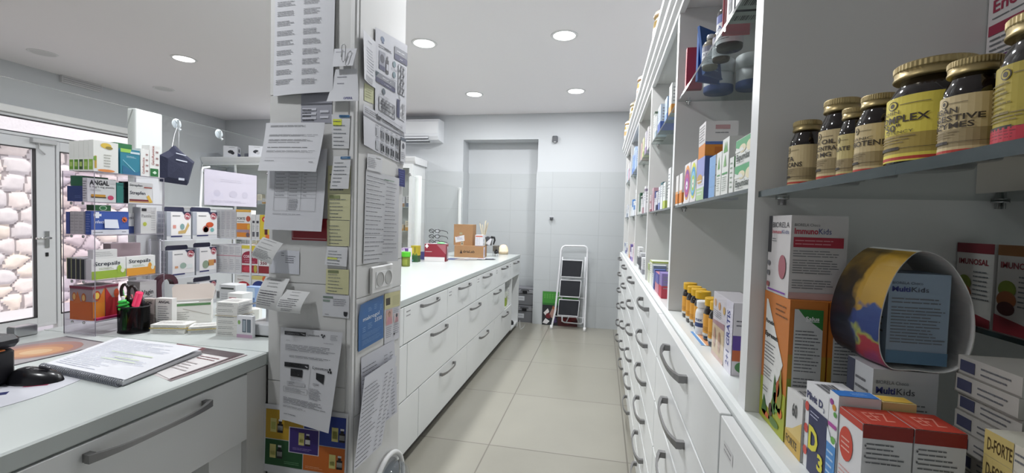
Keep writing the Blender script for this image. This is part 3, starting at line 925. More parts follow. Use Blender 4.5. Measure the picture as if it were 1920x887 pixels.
for k in range(8):
    bx('flat white barcoded box in the tall stack at the right edge, %s from the top' % ['eighth', 'seventh', 'sixth', 'fifth', 'fourth', 'third', 'second', ''][k] if k < 7 else 'topmost flat white barcoded box of the stack at the right edge',
       .408 + .002 * (k % 3), .49 + .002 * (k % 3), .52, .60, 1.0305 + k * .0212, .0208, 'bcb8b2', group='stacked flat barcoded boxes', decor={'f': [('b', .2, .15, .85, .85)], 'l': [('r', .05, .2, .3, .8, '4a4c66'), lines(.4, .2, .9, .8, 2), ('r', 0, 0, 1, .08, '8a8680')]})
for k in range(5):
    bx(['flat gold and white carton, bottom of the front stack at the right corner', 'flat gold and white carton, second from the bottom of the right corner stack', 'flat gold and white carton, middle of the front stack at the right corner', 'flat gold and white carton, second from the top of the right corner stack', 'topmost flat gold and white carton of the front stack at the right corner'][k],
       .369, .43, .457, .502, 1.0305 + k * .0245, .0242, 'cfc9bb', group='gold and white flat cartons', decor={'l': [('r', 0, 0, .68, 1, 'c2ad6c'), ('t', .08, .25, .5, 'D-FORTE', '4a3a1c', .58, .02), lines(.72, .3, .98, .8, 2)], 'f': [('t', .1, .2, .6, '60', '55555a', .2, .02), ('b', .5, .2, .9, .8)]})

# ------------------------------------------------------------------ second bay
XF = .254
def bar(label, y0, y1, dx, h, base, z=ZM, x=XF, **k):
    return bx(label, x, x + dx, y0, y1, z + .0004, h, base, **k)
G2 = 'medicine boxes on the middle shelf of the second bay'
for k, (a, b) in enumerate(((1.612, 1.662), (1.535, 1.588))):
    bar(['narrow white and orange box on the middle shelf, farthest left in the second bay', 'narrow white and orange box beside the purple swirl box'][k], a, b, .06, .104, 'e6e4e2', group=G2, decor={'l': [('r', 0, .06, 1, .38, 'd9822c'), ('r', .0, .38, 1, .46, 'e8b07c')], 'f': [('r', 0, .06, 1, .38, 'd9822c'), lines(.1, .5, .9, .9, 5)]})
def swirl(label, a, b, h, cs):
    bar(label, a, b, .06, h, 'e8e4e6', group=G2, decor={'l': [('e', .5, .52, .5, .44, cs[0]), ('e', .5, .50, .44, .36, cs[1]), ('e', .5, .48, .36, .27, cs[2]), ('e', .5, .46, .27, .19, cs[3]), ('e', .5, .45, .16, .11, 'efe9ee'), ('r', 0, 0, 1, .06, 'e0dcdc'), ('t', .45, .42, .05, '1', '6a4a7a', .1)], 'f': [lines(.1, .1, .9, .9, 8)]})
swirl('white box with a purple and orange swirl on the middle shelf', 1.405, 1.497, .122, ('e2a05a', '8a4a9a', 'c0507c', '9a5ab0'))
swirl('white box with a blue and lime swirl on the middle shelf', 1.316, 1.395, .118, ('d4d84a', '4a9ad0', '8ac0dc', 'a8cc4a'))
bar('lavender and green box with a dark blue end on the middle shelf', 1.216, 1.306, .083, .112, 'd8d8ea', group=G2, faces={'f': '3f558f', 't': '4a5fa0'}, decor={'l': [('r', 0, .55, 1, 1, '9a9fd4'), ('e', .4, .5, .35, .12, 'c8a05a'), ('r', 0, 0, 1, .3, 'b4cfa4'), lines(.1, .1, .9, .5, 5, 'e8e8ee')]})
bar('orange box on top of the lavender box', 1.222, 1.30, .078, .034, 'd8862a', z=ZM + .112, group=G2, decor={'f': [('r', 0, .88, 1, 1, '5a78b8'), ('r', .3, .2, .8, .7, 'c26e20')]})
bar('white box on top of the orange box', 1.222, 1.30, .078, .055, 'dcd8d8', z=ZM + .1465, group=G2, decor={'f': [('r', .3, .62, .75, .82, 'c0989a'), lines(.3, .4, .75, .52, 1), ('r', 0, 0, 1, .05, '5a78b8')], 'l': [lines(.1, .1, .9, .9, 6)]})
for k in range(4):
    bar('small white box with pale blue side, %s of the four-box stack on the middle shelf' % ['bottom', 'second', 'third', 'top'][k], 1.105, 1.163, .052, .0243, 'dfe1e2', z=ZM + k * .0246, group='stack of small white boxes on the middle shelf', faces={'l': '7fa8d8'}, decor={'f': [lines(.1, .35, .8, .7, 2), ('r', 0, 0, 1, .1, '9a9ca0')]})
bar('slim white box with green leaf, left of the taller leaf box', 1.052, 1.092, .05, .098, 'e6e8e4', group=G2, decor={'l': [('p', [(.3, .6), (.5, .9), (.7, .62)], '6aa45a'), ('r', .2, .45, .8, .48, '4a9a5a'), lines(.2, .1, .8, .42, 6, '9aa49a')]})
bar('taller white leaf box with grey end on the middle shelf', .995, 1.046, .07, .120, 'e6e8e4', group=G2, faces={'f': 'bcbcba'}, decor={'l': [('p', [(.2, .75), (.4, .95), (.5, .78), (.65, .95), (.8, .75)], '6aa45a'), ('p', [(.25, .5), (.5, .72), (.7, .5)], '86b478'), ('r', .1, .36, .9, .39, '4a9a5a'), lines(.15, .06, .85, .33, 7, '9aa49a')], 'f': [('r', .5, .7, .9, .95, '5a7a3a'), lines(.1, .2, .9, .6, 5)]})
bar('short slim white and green box beside the swoosh boxes', .955, .985, .06, .072, 'e4e6e2', group=G2, decor={'f': [('r', 0, .7, 1, 1, '3f7a44'), lines(.1, .1, .9, .6, 5)], 'l': [lines(.2, .1, .8, .9, 6, '8aa08a')]})
for k in range(2):
    bar(['lower', 'upper'][k] + ' white box with green swoosh beside the nearest upright on the middle shelf', .842, .945, .05, .0495, 'eceee9', z=ZM + k * .0499, group=G2, decor={'l': [('p', [(0, .98), (1, .98), (1, .42), (.6, .62), (.3, .6), (0, .72)], '5fae7a'), ('e', .42, .6, .2, .16, 'efe6c4'), ('e', .85, .6, .2, .2, 'efe6c4'), ('p', [(.0, .5), (.55, .5), (.4, .66), (0, .6)], 'eceee9'), ('t', .08, .17, .26, 'Espumisan', '2c3a34', .82, .02), lines(.1, .06, .6, .12, 1)]})
# bottles on the worktop of the second bay
def pill(label, x, y, r, h, cap, body, lab, lt):
    t = thing('pill_bottle', label, 'bottle', (x, y, 1.0304), group='pill bottles in the second bay')
    m = MB(); m.lathe([(0, 0), (r * .92, 0), (r, .004), (r, h * .66), (r * .93, h * .72), (r * .78, h * .78), (r * .78, h * .81), (0, h * .81)], body, n=26); m.build('body', t)
    m = MB(); m.lathe([(0, h * .81), (r * .9, h * .81), (r * .93, h * .82), (r * .93, h * .98), (r * .88, h), (0, h)], cap, n=30, smooth=False); m.build('cap', t)
    H = h * .5
    def mp(a, b, o):
        an = math.radians(225 + (a - .5) * 230)
        return ((r + .0002 + o) * math.cos(an), (r + .0002 + o) * math.sin(an), h * .12 + b * H)
    m = MB(); m.decor([('r', 0, 0, 1, 1, lab)] + lt, r * 4.0, H, mp, sub=.006); m.build('label', t)
YC = pm('d8a814', .4)
LT = [('p', [(.15, .78), (.4, .9), (.42, .84), (.2, .72)], '8a3018'), lines(.2, .2, .7, .42, 4, '8a5a1c'), ('r', 0, 0, 1, .12, 'c9c9c4')]
AW = 'd79a34'
for lab, x, y in (('yellow-capped amber pill bottle, farthest in the row on the worktop', .300, 1.575), ('yellow-capped amber pill bottle, second from the far end of the row', .298, 1.495), ('yellow-capped amber pill bottle, third from the far end of the row', .300, 1.443), ('yellow-capped amber pill bottle half hidden behind the white bottle', .302, 1.392), ('yellow-capped amber pill bottle just in front of the white bottle', .303, 1.272), ('yellow-capped amber pill bottle beside the clear-wrapped multipack', .303, 1.214)):
    pill(lab, x, y, .0232, .116, YC, AMBER, AW, LT)
pill('white pill bottle with white cap and blue band among the amber bottles', .294, 1.335, .0222, .096, pm('e2e3e4', .4), pm('e2e3e4', .35), 'e6e8ea', [('t', .2, .6, .2, 'C max', '2c3c74', .4, .02), ('r', 0, .25, 1, .5, '35497c'), ('e', .25, .15, .06, .1, '5a8a4a')])
t = thing('multipack', 'clear-wrapped white and purple multipack with 2+1 offer printed up its edge', 'multipack', (.303, 1.065, 1.0304))
m = MB(); m.box(-.029, .029, -.083, .083, 0, .152, pm('e3e1e2', .35))
w, h, f = facemap('l', .058, .166, .152)
m.decor([('r', 0, 0, .62, .56, 'd9c49a'), ('p', [(0, .5), (.62, .5), (.62, .6), (0, .56)], 'b08a8c'), ('e', .12, .84, .06, .06, 'd8a060'), ('e', .34, .82, .06, .06, 'd8a060'), ('e', .58, .8, .055, .06, 'd8b060'), lines(.05, .62, .5, .74, 4), ('r', .7, 0, 1, 1, 'e9e9ef'), ('t', .88, .08, .14, '2+1 GRATIS', '2c3a8c', .78, .03, True), ('e', .15, .3, .06, .16, 'b88a6a'), ('e', .4, .28, .06, .16, 'b88a6a'), ('r', 0, 0, .62, .06, 'd8b8a8')], w, h, f)
w, h, f = facemap('f', .058, .166, .152)
m.decor([('r', 0, .35, 1, .55, '5a3a9a'), ('r', 0, .2, .4, .35, 'c8642c'), ('e', .4, .12, .3, .08, '4a8a4a'), lines(.1, .66, .8, .78, 2), ('r', .45, .3, .9, .4, 'a8a8ac')], w, h, f)
m.build('inner_box', t)
m = MB(); m.box(-.0305, .0305, -.0845, .0845, .0001, .1535, ACRYL); m.build('clear_wrap', t)
m = MB(); m.decor([('r', 0, 0, 1, 1, 'e6e4e0'), ('r', 0, .5, 1, .9, 'e0a070'), ('r', 0, .05, 1, .35, '5f94cc')], .06, .09, lambda a, b, o: (.262 + b * .028, 1.36 - a * .15, 1.0306 + o * .5)); m.build('leaflet', label='orange and blue striped leaflet lying on the worktop in front of the pill bottles', cat='leaflet')
# upper shelf of the second bay
G2U = 'items on the upper shelf of the second bay'
bar('thin red box on the upper shelf, far end of the second bay', 1.545, 1.565, .05, .135, 'b83a44', z=ZU, group=G2U)
for k, (y, tl) in enumerate(((1.49, 0), (1.43, .16))):
    m = MB()
    m.prism([(-.045, 0), (.045, 0), (.04, .005), (.043, .15), (-.043, .15), (-.04, .005)], 'y', -.004, .004, pm('2f5aa0', .3))
    m.decor([('e', .5, .75, .2, .1, 'c8c06a'), ('p', [(.1, .3), (.5, .6), (.9, .5), (.9, .35), (.4, .3)], 'e0e4ea'), lines(.2, .1, .8, .25, 2, '9ab4dc')], .09, .15, lambda a, b, o: (-.045 + a * .09, -.004 - o, b * .15))
    m.decor([('r', 0, 0, 1, 1, '3a68b0')], .008, .15, lambda a, b, o: (-.043 - o, .004 - a * .008, b * .15))
    m.build('sachet', loc=(.31, y, ZU + .001), rot=(-tl, 0, 0.5 + k * .25), label=['upright blue sachet on the upper shelf of the second bay, rear one', 'tilted blue sachet with yellow emblem on the upper shelf, front one'][k], cat='sachet', group=G2U)
def vial(label, x, y, r, h, body, cap, band):
    t = thing('syrup_bottle', label, 'bottle', (x, y, ZU + .0004), group=G2U)
    m = MB(); m.lathe([(0, 0), (r * .92, 0), (r, .004), (r, h * .7), (r * .8, h * .78), (r * .4, h * .84), (r * .4, h * .87), (0, h * .87)], body, n=26); m.build('body', t)
    m = MB(); m.lathe([(0, h * .87), (r * .5, h * .87), (r * .5, h * .99), (r * .45, h), (0, h)], cap, n=18); m.build('cap', t)
    def mp(a, b, o):
        an = math.radians(215 + (a - .5) * 230)
        return ((r + .0002 + o) * math.cos(an), (r + .0002 + o) * math.sin(an), h * .08 + b * h * .55)
    m = MB(); m.decor([('r', 0, 0, 1, 1, 'dcdfe4'), ('r', 0, .72, 1, 1, band), ('t', .3, .5, .13, 'LAB', band, .35, .02), lines(.25, .1, .75, .4, 4)], r * 4, h * .55, mp, sub=.007); m.build('label', t)
vial('tall white-labelled bottle with blue band and dark cap on the upper shelf', .30, 1.215, .031, .132, AMBER, DARK, '4a5aa0')
vial('second white-labelled bottle with blue band, nearer the front upright', .375, 1.13, .031, .132, AMBER, DARK, '4a5aa0')
vial('small clear-capped bottle with pale label behind the blue sachets', .285, 1.355, .021, .095, pm('9a9488', .15), pm('d6d6da', .2), '8a8a9a')
vial('small amber bottle with pale label left of the tall bottle', .30, 1.295, .022, .098, pm('4a3c2c', .15), pm('d6d6da', .2), '8a8a9a')
for k in range(4):
    t = thing('cream_jar', 'white cream jar at the far end of the upper shelf, %s from the front edge' % ['first', 'second', 'third', 'fourth'][k], 'jar', ((.366, 1.60), (.456, 1.56), (.552, 1.60), (.58, 1.495))[k] + (ZU + .0004,), group=G2U)
    m = MB(); m.lathe([(0, 0), (.044, 0), (.046, .004), (.046, .02), (.046, .06, pm('e2e3e6', .4)), (0, .06)], pm('4a64a0', .35), n=28); m.build('body', t)
    m = MB(); m.lathe([(0, .06), (.048, .06), (.048, .10), (.045, .104), (0, .104)], pm('e2e3e6', .4), n=28); m.build('lid', t)
for k, (a, b) in enumerate(((1.005, 1.062), (.935, .995))):
    bar(['white box with a pair of black spectacles printed, on the upper shelf', 'dark-sided spectacles box nearest the front upright on the upper shelf'][k], a, b, .065, .15, 'd4d2d2', z=ZU, group=G2U, faces={'f': '3a3c48'}, decor={'l': [('e', .3, .78, .16, .06, '2a2a30'), ('e', .7, .78, .16, .06, '2a2a30'), lines(.1, .45, .9, .66, 4), ('r', .3, .08, .7, .32, '6a6c74'), ('r', .35, .12, .65, .22, '2e2f36')], 'b': [('b', .1, .3, .9, .7)]})
t = thing('blister_pack', 'clear plastic blister pack with red card on the upper shelf', 'pack', (.29, 1.112, ZU + .0004), group=G2U)
m = MB(); m.box(-.03, .03, .012, .014, 0, .15, pm('c46a70', .5)); m.build('card', t)
m = MB(); m.cbox(-.028, .028, -.014, .0115, 0, .145, ACRYL, .004); m.build('bubble', t)

# ------------------------------------------------------------------ third to farthest bays: rows of small cartons
def shelfrow(b, z, level, items, group):
    for n, (y0, y1, dx, h, base, desc, bandc, z1) in enumerate(items):
        dec = {'l': [lines(.15, .45, .85, .88, 5, '8a8c94')], 'f': [lines(.12, .35, .88, .9, 5, '8a8c94')]}
        if bandc:
            dec['l'] = [('r', 0, z1[0], 1, z1[1], bandc)] + dec['l']
            dec['f'] = [('r', 0, z1[0], 1, z1[1], bandc)] + dec['f']
        bx('%s on the %s of the %s' % (desc, level, BN[b]), XF, XF + dx, y0, y1, z + .0004, h, base, group=group, decor=dec)
T = (0, .3)
U = (.65, 1)
shelfrow(2, ZM, 'middle shelf', [
    (2.47, 2.53, .06, .045, 'd8c8cc', 'lower pink-white box at the far end', 'a06a78', T), (2.36, 2.42, .05, .12, 'c8a0ac', 'tall dusty pink box', None, T),
    (2.27, 2.31, .05, .095, 'e4e4ec', 'slim white and blue box', '3c4a90', U), (2.20, 2.25, .05, .088, 'e0e0e6', 'short white box with navy foot', '2c2f58', T),
    (2.10, 2.16, .06, .105, 'd9dde6', 'pale blue-white box', '7a86c0', T), (2.02, 2.085, .06, .118, 'e4e8ea', 'tall white box with teal top', '3a6a74', (.9, 1)), (1.93, 2.0, .05, .11, 'e2e6e4', 'white and pale green box', 'b8c860', T),
    (1.80, 1.86, .055, .155, 'eef0f0', 'tallest plain white box by the nearer upright', None, T)], 'boxes on the middle shelf of the third bay')
bx('upper pink-white box at the far end on the middle shelf of the third bay', XF, XF + .06, 2.47, 2.53, ZM + .046, .045, 'd8c8cc', decor={'l': [('r', 0, 0, 1, .3, 'a06a78'), lines(.1, .4, .9, .9, 3)]}, group='boxes on the middle shelf of the third bay')
shelfrow(2, ZU, 'upper shelf', [
    (2.44, 2.50, .05, .148, 'd9dcd8', 'tall grey-white box', '5a6a5c', (.92, 1)), (2.36, 2.42, .05, .11, 'e0e2e0', 'white box half hidden', 'a8b8c0', T), (2.20, 2.30, .075, .125, 'c4d0e0', 'pale blue box with grey end', '4a62a8', (0, .35)),
    (1.98, 2.05, .05, .10, 'a8c0e2', 'light blue box', '7a9ad4', T), (1.86, 1.93, .05, .12, 'eceeee', 'white and orange box nearest', 'e09a4a', T)], 'boxes on the upper shelf of the third bay')
shelfrow(2, 1.0302, 'worktop', [
    (2.44, 2.50, .06, .10, 'd8dcc8', 'white and lime box at the far end', 'a8b878', U), (2.30, 2.41, .10, .125, 'dfe2d6', 'wide white box with lime top', 'b4c068', (.93, 1)), (2.235, 2.285, .06, .11, 'd4d8de', 'white and grey box', '8a94a4', U),
    (2.18, 2.225, .05, .095, '5a6cae', 'slim blue box', '3c4e94', T), (2.03, 2.16, .06, .09, 'c07a8a', 'red and violet box', '5a5aa8', (.5, 1)), (1.93, 2.015, .055, .105, '8c7ab8', 'violet and red box nearest', 'b83c4c', (0, .5))], 'boxes on the worktop of the third bay')
t = thing('spray_can', 'dark blue spray can with rounded cap behind a box in the third bay', 'can', (.352, 2.13, 1.0304))
m = MB(); m.lathe([(0, 0), (.03, 0), (.03, .105), (.028, .11), (0, .11)], pm('3a3c8c', .3), n=26); m.build('body', t)
m = MB(); m.lathe([(0, .11), (.029, .11), (.029, .145), (.022, .156), (0, .158)], pm('33346e', .3), n=26); m.build('cap', t)
shelfrow(3, ZM, 'middle shelf', [
    (3.30, 3.36, .05, .145, 'd4d8d4', 'grey-white box at the far end', None, T), (3.17, 3.24, .06, .148, '2f5a40', 'dark green box', 'dfe2de', (0, .12)), (3.05, 3.12, .05, .12, 'e0e0e0', 'white box with black spot', '3a3a3e', (.85, .95)), (2.92, 2.99, .05, .13, 'd8dade', 'slim white box', 'b08a94', T), (2.80, 2.87, .05, .165, 'e6e4e8', 'tall white box', '8a7a94', (.8, .9))], 'boxes on the middle shelf of the fourth bay')
shelfrow(3, ZU, 'upper shelf', [(3.2, 3.26, .05, .12, 'd8b8b4', 'narrow pink box', None, T), (3.06, 3.15, .06, .13, 'dcdcb4', 'pale yellow box', 'b4bc84', T), (2.90, 2.98, .05, .14, 'd9d4e0', 'pale lilac box', 'a894b8', T), (2.76, 2.83, .05, .14, 'e4e0e0', 'white box by the nearer upright', None, T)], 'boxes on the upper shelf of the fourth bay')
shelfrow(3, 1.0302, 'worktop', [(3.1, 3.25, .03, .15, 'e4e4e4', 'white display card box with black and white picture', '55565c', (.2, .55)), (2.95, 3.06, .05, .12, 'c8c8cc', 'grey box with dark pattern', '3c3d44', (.1, .8)), (2.82, 2.92, .05, .10, 'd8d8da', 'small pale box', '9a9aa2', T)], 'boxes on the worktop of the fourth bay')
shelfrow(4, ZM, 'middle shelf', [(4.1, 4.2, .05, .10, 'd8dcde', 'white box far left', None, T), (3.9, 4.02, .06, .14, 'e2e6ea', 'tall white box with blue top', '4f86c8', (.55, 1)), (3.72, 3.84, .06, .12, 'dfe3ea', 'white box with blue middle', '6a9ad4', (.4, .7)), (3.55, 3.62, .04, .20, 'e6e8ea', 'very tall slim white box', None, T)], 'boxes on the middle shelf of the fifth bay')
shelfrow(4, ZU, 'upper shelf', [(4.08, 4.2, .05, .17, '9ab8e0', 'light blue box', '6a8ed0', T), (3.88, 4.02, .06, .21, '8aa8dc', 'tall mid-blue box', 'c0d2ec', U), (3.7, 3.82, .05, .16, 'b4c8e8', 'pale blue box', None, T)], 'boxes on the upper shelf of the fifth bay')
shelfrow(4, 1.0302, 'worktop', [(4.12, 4.22, .05, .11, 'dcc0a4', 'peach box', 'd8a070', T), (3.95, 4.06, .06, .13, '6a5a9c', 'purple box', 'd8d2e4', (.2, .5)), (3.78, 3.9, .05, .11, 'e0dce6', 'white and violet box', '9a8ac0', T), (3.6, 3.7, .05, .16, 'd8c4cc', 'pale pink box', None, T)], 'boxes on the worktop of the fifth bay')
shelfrow(5, ZM, 'middle shelf', [(4.95, 5.08, .05, .10, 'd0d4d8', 'pale grey box', None, T), (4.7, 4.85, .06, .13, 'e0e2e6', 'white box', '9aa4b4', T), (4.45, 4.6, .06, .11, 'd8dce2', 'white and grey box', 'b4bcc8', U)], 'boxes on the middle shelf of the farthest bay')
shelfrow(5, ZU, 'upper shelf', [(4.9, 5.05, .05, .15, 'c8d4e0', 'pale blue box', None, T), (4.65, 4.8, .06, .18, 'd8b8c8', 'pink and white box', 'e8e4e8', U), (4.4, 4.52, .05, .16, 'd4dae2', 'white-blue box', 'a8bcd8', T)], 'boxes on the upper shelf of the farthest bay')
shelfrow(5, 1.0302, 'worktop', [(4.92, 5.04, .05, .10, 'cfd6de', 'pale blue-grey box', '8a94b8', U), (4.72, 4.84, .05, .11, 'd8dce0', 'white box', '6a74a8', T), (4.5, 4.62, .05, .10, 'd4d4dc', 'white and indigo box', '5a4a90', (.3, .7))], 'boxes on the worktop of the farthest bay')

# apothecary jars on top of the cornice
def apot(label, x, y, h, tint):
    t = thing('apothecary_jar', label, 'jar', (x, y, 2.2004), group='apothecary jars on the cornice')
    P_ = pm('e3dccb', .35); Bn = pm(tint, .4); Gd = pm('b89a58', .35, .5)
    r = .052
    m = MB(); m.lathe([(0, 0), (r * .8, 0), (r * .86, .008, Gd), (r * .7, .02), (r * .92, .05), (r * .95, .055, Bn), (r, .085, P_), (r * 1.0, .13, Bn), (r * .95, .15, P_), (r * .9, h * .68, Gd), (r * .72, h * .74, P_), (r * .72, h * .76, P_), (0, h * .76)], P_, n=30); m.build('body', t)
    m = MB(); m.lathe([(0, h * .76), (r * .9, h * .76, Gd), (r * .95, h * .79, Bn), (r * .8, h * .86, P_), (r * .3, h * .92, P_), (r * .22, h * .95, Gd), (r * .12, h, Gd), (0, h, Gd)], P_, n=30); m.build('lid', t)
apot('cream apothecary jar with brown pattern on the cornice, nearest the camera', .275, 2.42, .27, 'b49a7c')
apot('cream apothecary jar with dark rim on the cornice, second from the camera', .272, 3.46, .27, '8a6a5c')
apot('cream apothecary jar with gold rim on the cornice, third from the camera', .262, 4.15, .26, 'b0a27a')
apot('tan apothecary jar with gold lid at the far end of the cornice', .255, 4.95, .27, 'b08a58')

# ================================================================== near counter: acrylic stands and their boxes
SX0, SX1, SY0, SY1 = -1.787, -1.652, 1.160, 1.400
t = thing('display_stand', 'tall clear acrylic display stand with five tiers on the counter, left', 'display stand', ((SX0 + SX1) / 2, (SY0 + SY1) / 2, CZ))
hx, hy = (SX1 - SX0) / 2, (SY1 - SY0) / 2
TI = [.049, .187, .340, .451, .553]
m = MB(); m.box(-hx, hx, -hy, -hy + .003, 0, .553, ACRYL, {'l': ACRE, 'r': ACRE}); m.build('side_panel', t)
m = MB(); m.box(-hx, hx, hy - .003, hy, 0, .553, ACRYL, {'l': ACRE, 'r': ACRE}); m.build('side_panel', t)
m = MB(); m.box(-hx, -hx + .003, -hy + .003, hy - .003, 0, .553, ACRYL); m.build('back_panel', t)
for z in TI:
    m = MB(); m.box(-hx + .003, hx, -hy + .003, hy - .003, z - .003, z, ACRYL, {'r': ACRE}); m.build('tier', t)
for z in TI[:-1]:
    for x in (-.03, .02):
        m = MB(); m.lathe([(0, -.002), (.005, -.002), (.005, .0), (0, .0)], CHROME, n=12); m.build('screw', t, loc=(x, -hy - .0005, z - .006), rot=(PI / 2, 0, 0))
def sb(label, x0, x1, y0, y1, tier, h, base='e6e6e6', dz=0, **k):
    return bx(label, x0, x1, y0, y1, CZ + TI[tier] + .0005 + dz, h, base, **k)
GT = 'boxes on top of the clear display stand'
for k in range(5):
    sb('slim white box with green foot on top of the acrylic stand, %s of five' % ['leftmost', 'second', 'third', 'fourth', 'rightmost'][k], -1.768 + k * .0208, -1.768 + k * .0208 + .0202, 1.168, 1.245, 4, .100 + .001 * k, 'e2e2de', group=GT, decor={
        'f': [('r', 0, 0, 1, .42, 'e8e8e2'), ('r', .1, .05, .9, .38, ['6f9a3a', '5a8a30', '3e5a34', '7aa040', '8ab04a'][k]), ('r', .2, .15, .7, .3, 'a8c06a')],
        'r': [('e', .5, .86, .22, .09, 'd8b84a'), ('e', .62, .80, .15, .05, '8a7a3a'), ('r', .04, .1, .12, .5, 'b8963a'), lines(.4, .15, .75, .6, 5, '9a9a90'), ('e', .5, .05, .35, .045, 'd88a4a'), ('r', .0, .35, .1, .48, '6f9a3a')] if k == 4 else []})
sb('teal blue box with pale green tab on top of the acrylic stand', -1.70, -1.664, 1.252, 1.318, 4, .090, '2c7f96', group=GT, decor={'r': [('p', [(0, 1), (.55, 1), (.5, .86), (0, .86)], '9ac85a'), ('r', .5, .84, 1, .92, 'c8d8e0'), lines(.3, .66, .85, .74, 2, 'cfe4ea'), ('p', [(.1, .55), (.12, .57), (.75, .15), (.72, .12)], '8ac4d4'), ('p', [(.1, .35), (.8, .10), (1, .2), (1, 0), (.1, 0)], '2a6a90')]})
for k in range(4):
    sb('green-ended white box behind the teal box on the acrylic stand, %s from left' % ['first', 'second', 'third', 'fourth'][k], -1.785 + k * .0215, -1.785 + k * .0215 + .0205, 1.262, 1.318, 4, .112, 'dfe2df', group=GT, decor={'f': [('r', 0, .72, 1, 1, '2a7040'), ('p', [(.3, .84), (.5, .9), (.7, .84), (.5, .8)], 'a8d0b0')], 't': [('r', 0, 0, 1, 1, '2a7040')], 'r': [('r', 0, .75, 1, 1, '2a7040')]})
for k, (a, b) in enumerate(((1.321, 1.352), (1.354, 1.392))):
    sb(['white box with red upright lettering beside the teal box on the acrylic stand', 'white box with red upright lettering and green square on the acrylic stand'][k], -1.70, -1.664, a, b, 4, .100 + .018 * k, 'e6e6e4', group=GT, decor={'r': [('t', .45, .08 if k == 0 else .38, .26, 'GeloRevoice', 'a04a44', .6, .01, True), lines(.6, .1, .9, .9, 4, '9a7a78')] + ([('r', .05, .02, .85, .27, '1f6e34'), ('p', [(.25, .14), (.5, .2), (.7, .14), (.5, .09)], 'cfe4cf')] if k else [])})
G1 = 'boxes on the second tier of the clear display stand'
sb('dark blue box at the left end of the second tier', -1.778, -1.712, 1.168, 1.25, 3, .052, '34477e', group=G1, decor={'f': [lines(.5, .2, .9, .4, 2, '6a80b4')]})
sb('dark green box standing on the dark blue box', -1.766, -1.716, 1.17, 1.25, 3, .034, '2c6a48', dz=.0525, group=G1)
sb('white box with bold black heading and pencil picture on the second tier', -1.710, -1.690, 1.167, 1.256, 3, .080, 'e2e2e2', group=G1, decor={'r': [('t', .07, .72, .2, 'ANGAL', '26262c', .68, .04), ('t', .07, .6, .09, '5 mg/1 mg pastile', '3a3a40', .86), ('r', .12, .22, .62, .32, 'd09a3a'), ('r', .12, .17, .64, .22, '4a3a2c'), ('e', .8, .2, .11, .10, 'd04a70'), ('l', .1, .45, .5, .55, 2, 'a0a0a4')], 'f': [lines(.1, .1, .9, .9, 8)]})
sb('teal box between the bold-headed box and the pastille boxes', -1.72, -1.69, 1.259, 1.281, 3, .072, '2f8078', group=G1)
for k in range(2):
    sb(['larger', 'flat upper'][k] + ' white throat pastille box with black end on the second tier', -1.73, -1.688, 1.296, 1.386, 3, .056 if k == 0 else .022, 'e6e6e4', dz=.0565 * k, group=G1, decor={'f': [('r', 0, 0, 1, 1, '26262a'), ('r', .35, .1, .6, .9, '8a8a8a')],
        'r': [('t', .06, .60 if k == 0 else .3, .22 if k == 0 else .4, 'Strepfen', '2c3040', .62, .02), ('p', [(.04, .28), (.78, .28), (.85, .16), (.04, .16)], '7a2a30'), ('p', [(.04, .14), (.8, .14), (.84, .08), (.04, .08)], 'd89a3c'), ('p', [(.72, .5), (.82, .6), (.98, .12), (.85, .06)], 'e0b84a')] if k == 0 else [('t', .06, .3, .4, 'Strepfen', '2c3040', .5, .01), ('r', .62, .1, .95, .3, 'a0483c')]})
sb('second white throat pastille box with black end, behind the first', -1.775, -1.733, 1.296, 1.386, 3, .056, 'e0e0de', group=G1, decor={'f': [('r', 0, 0, 1, 1, '26262a')]})
G3 = 'boxes on the third tier of the clear display stand'
sb('slim blue box at the left end of the third tier', -1.783, -1.768, 1.167, 1.28, 2, .075, '4a5a9a', group=G3)
for k in range(3):
    sb('grey-white box end on the third tier, %s from the left' % ['first', 'second', 'third'][k], -1.766 + k * .0195, -1.766 + k * .0195 + .0185, 1.168, 1.285, 2, .077, 'c9c6c4', group=G3, decor={'f': [lines(.1, .1, .9, .9, 6, 'b0aeac')]})
o = sb('blue box with white cross and orange star, a blank note taped on it', -1.706, -1.682, 1.172, 1.292, 2, .080, '3a58a8', group=G3, decor={'r': [('r', 0, 0, 1, .2, 'e0e2ea'), ('r', .06, .78, .26, .88, 'e8ecf4'), ('r', .11, .7, .2, .96, 'e8ecf4'), ('t', .08, .48, .13, 'infect P', 'dfe6f4', .34, .01), ('e', .88, .64, .07, .11, 'e0703a')] + [('p', [(.88 + .10 * math.cos(q * PI / 4), .64 + .16 * math.sin(q * PI / 4)), (.88 + .03 * math.cos(q * PI / 4 + 1.2), .64 + .05 * math.sin(q * PI / 4 + 1.2)), (.88 + .03 * math.cos(q * PI / 4 - 1.2), .64 + .05 * math.sin(q * PI / 4 - 1.2))], 'e0703a') for q in range(8)] + [lines(.05, .05, .3, .14, 1), lines(.8, .05, .95, .14, 1)], 'f': [lines(.1, .1, .9, .9, 8, '8a9ad0')]})
m = MB(); m.decor([('p', [(0, .06), (.98, 0), (.93, .98), (.03, 1)], 'dadfe8')], .047, .03, lambda a, b, q: (.0132 + q + .004 * (1 - b), -.022 + a * .047, .020 + b * .032)); m.build('taped_note', o, label='blank white note')
sb('green box with pale oval badge lying on the blue cross box', -1.72, -1.684, 1.185, 1.235, 2, .020, '1f5a30', dz=.0806, group=G3, decor={'r': [('e', .5, .5, .24, .4, 'b8d0b8'), ('e', .5, .5, .19, .32, '2f7040')]})
sb('white pastille box behind the blue cross box', -1.74, -1.71, 1.295, 1.332, 2, .076, 'dcdcda', group=G3, decor={'r': [('r', 0, 0, 1, .35, '33457e'), ('t', .05, .7, .15, 'epsi', '3a3a44', .9)]})
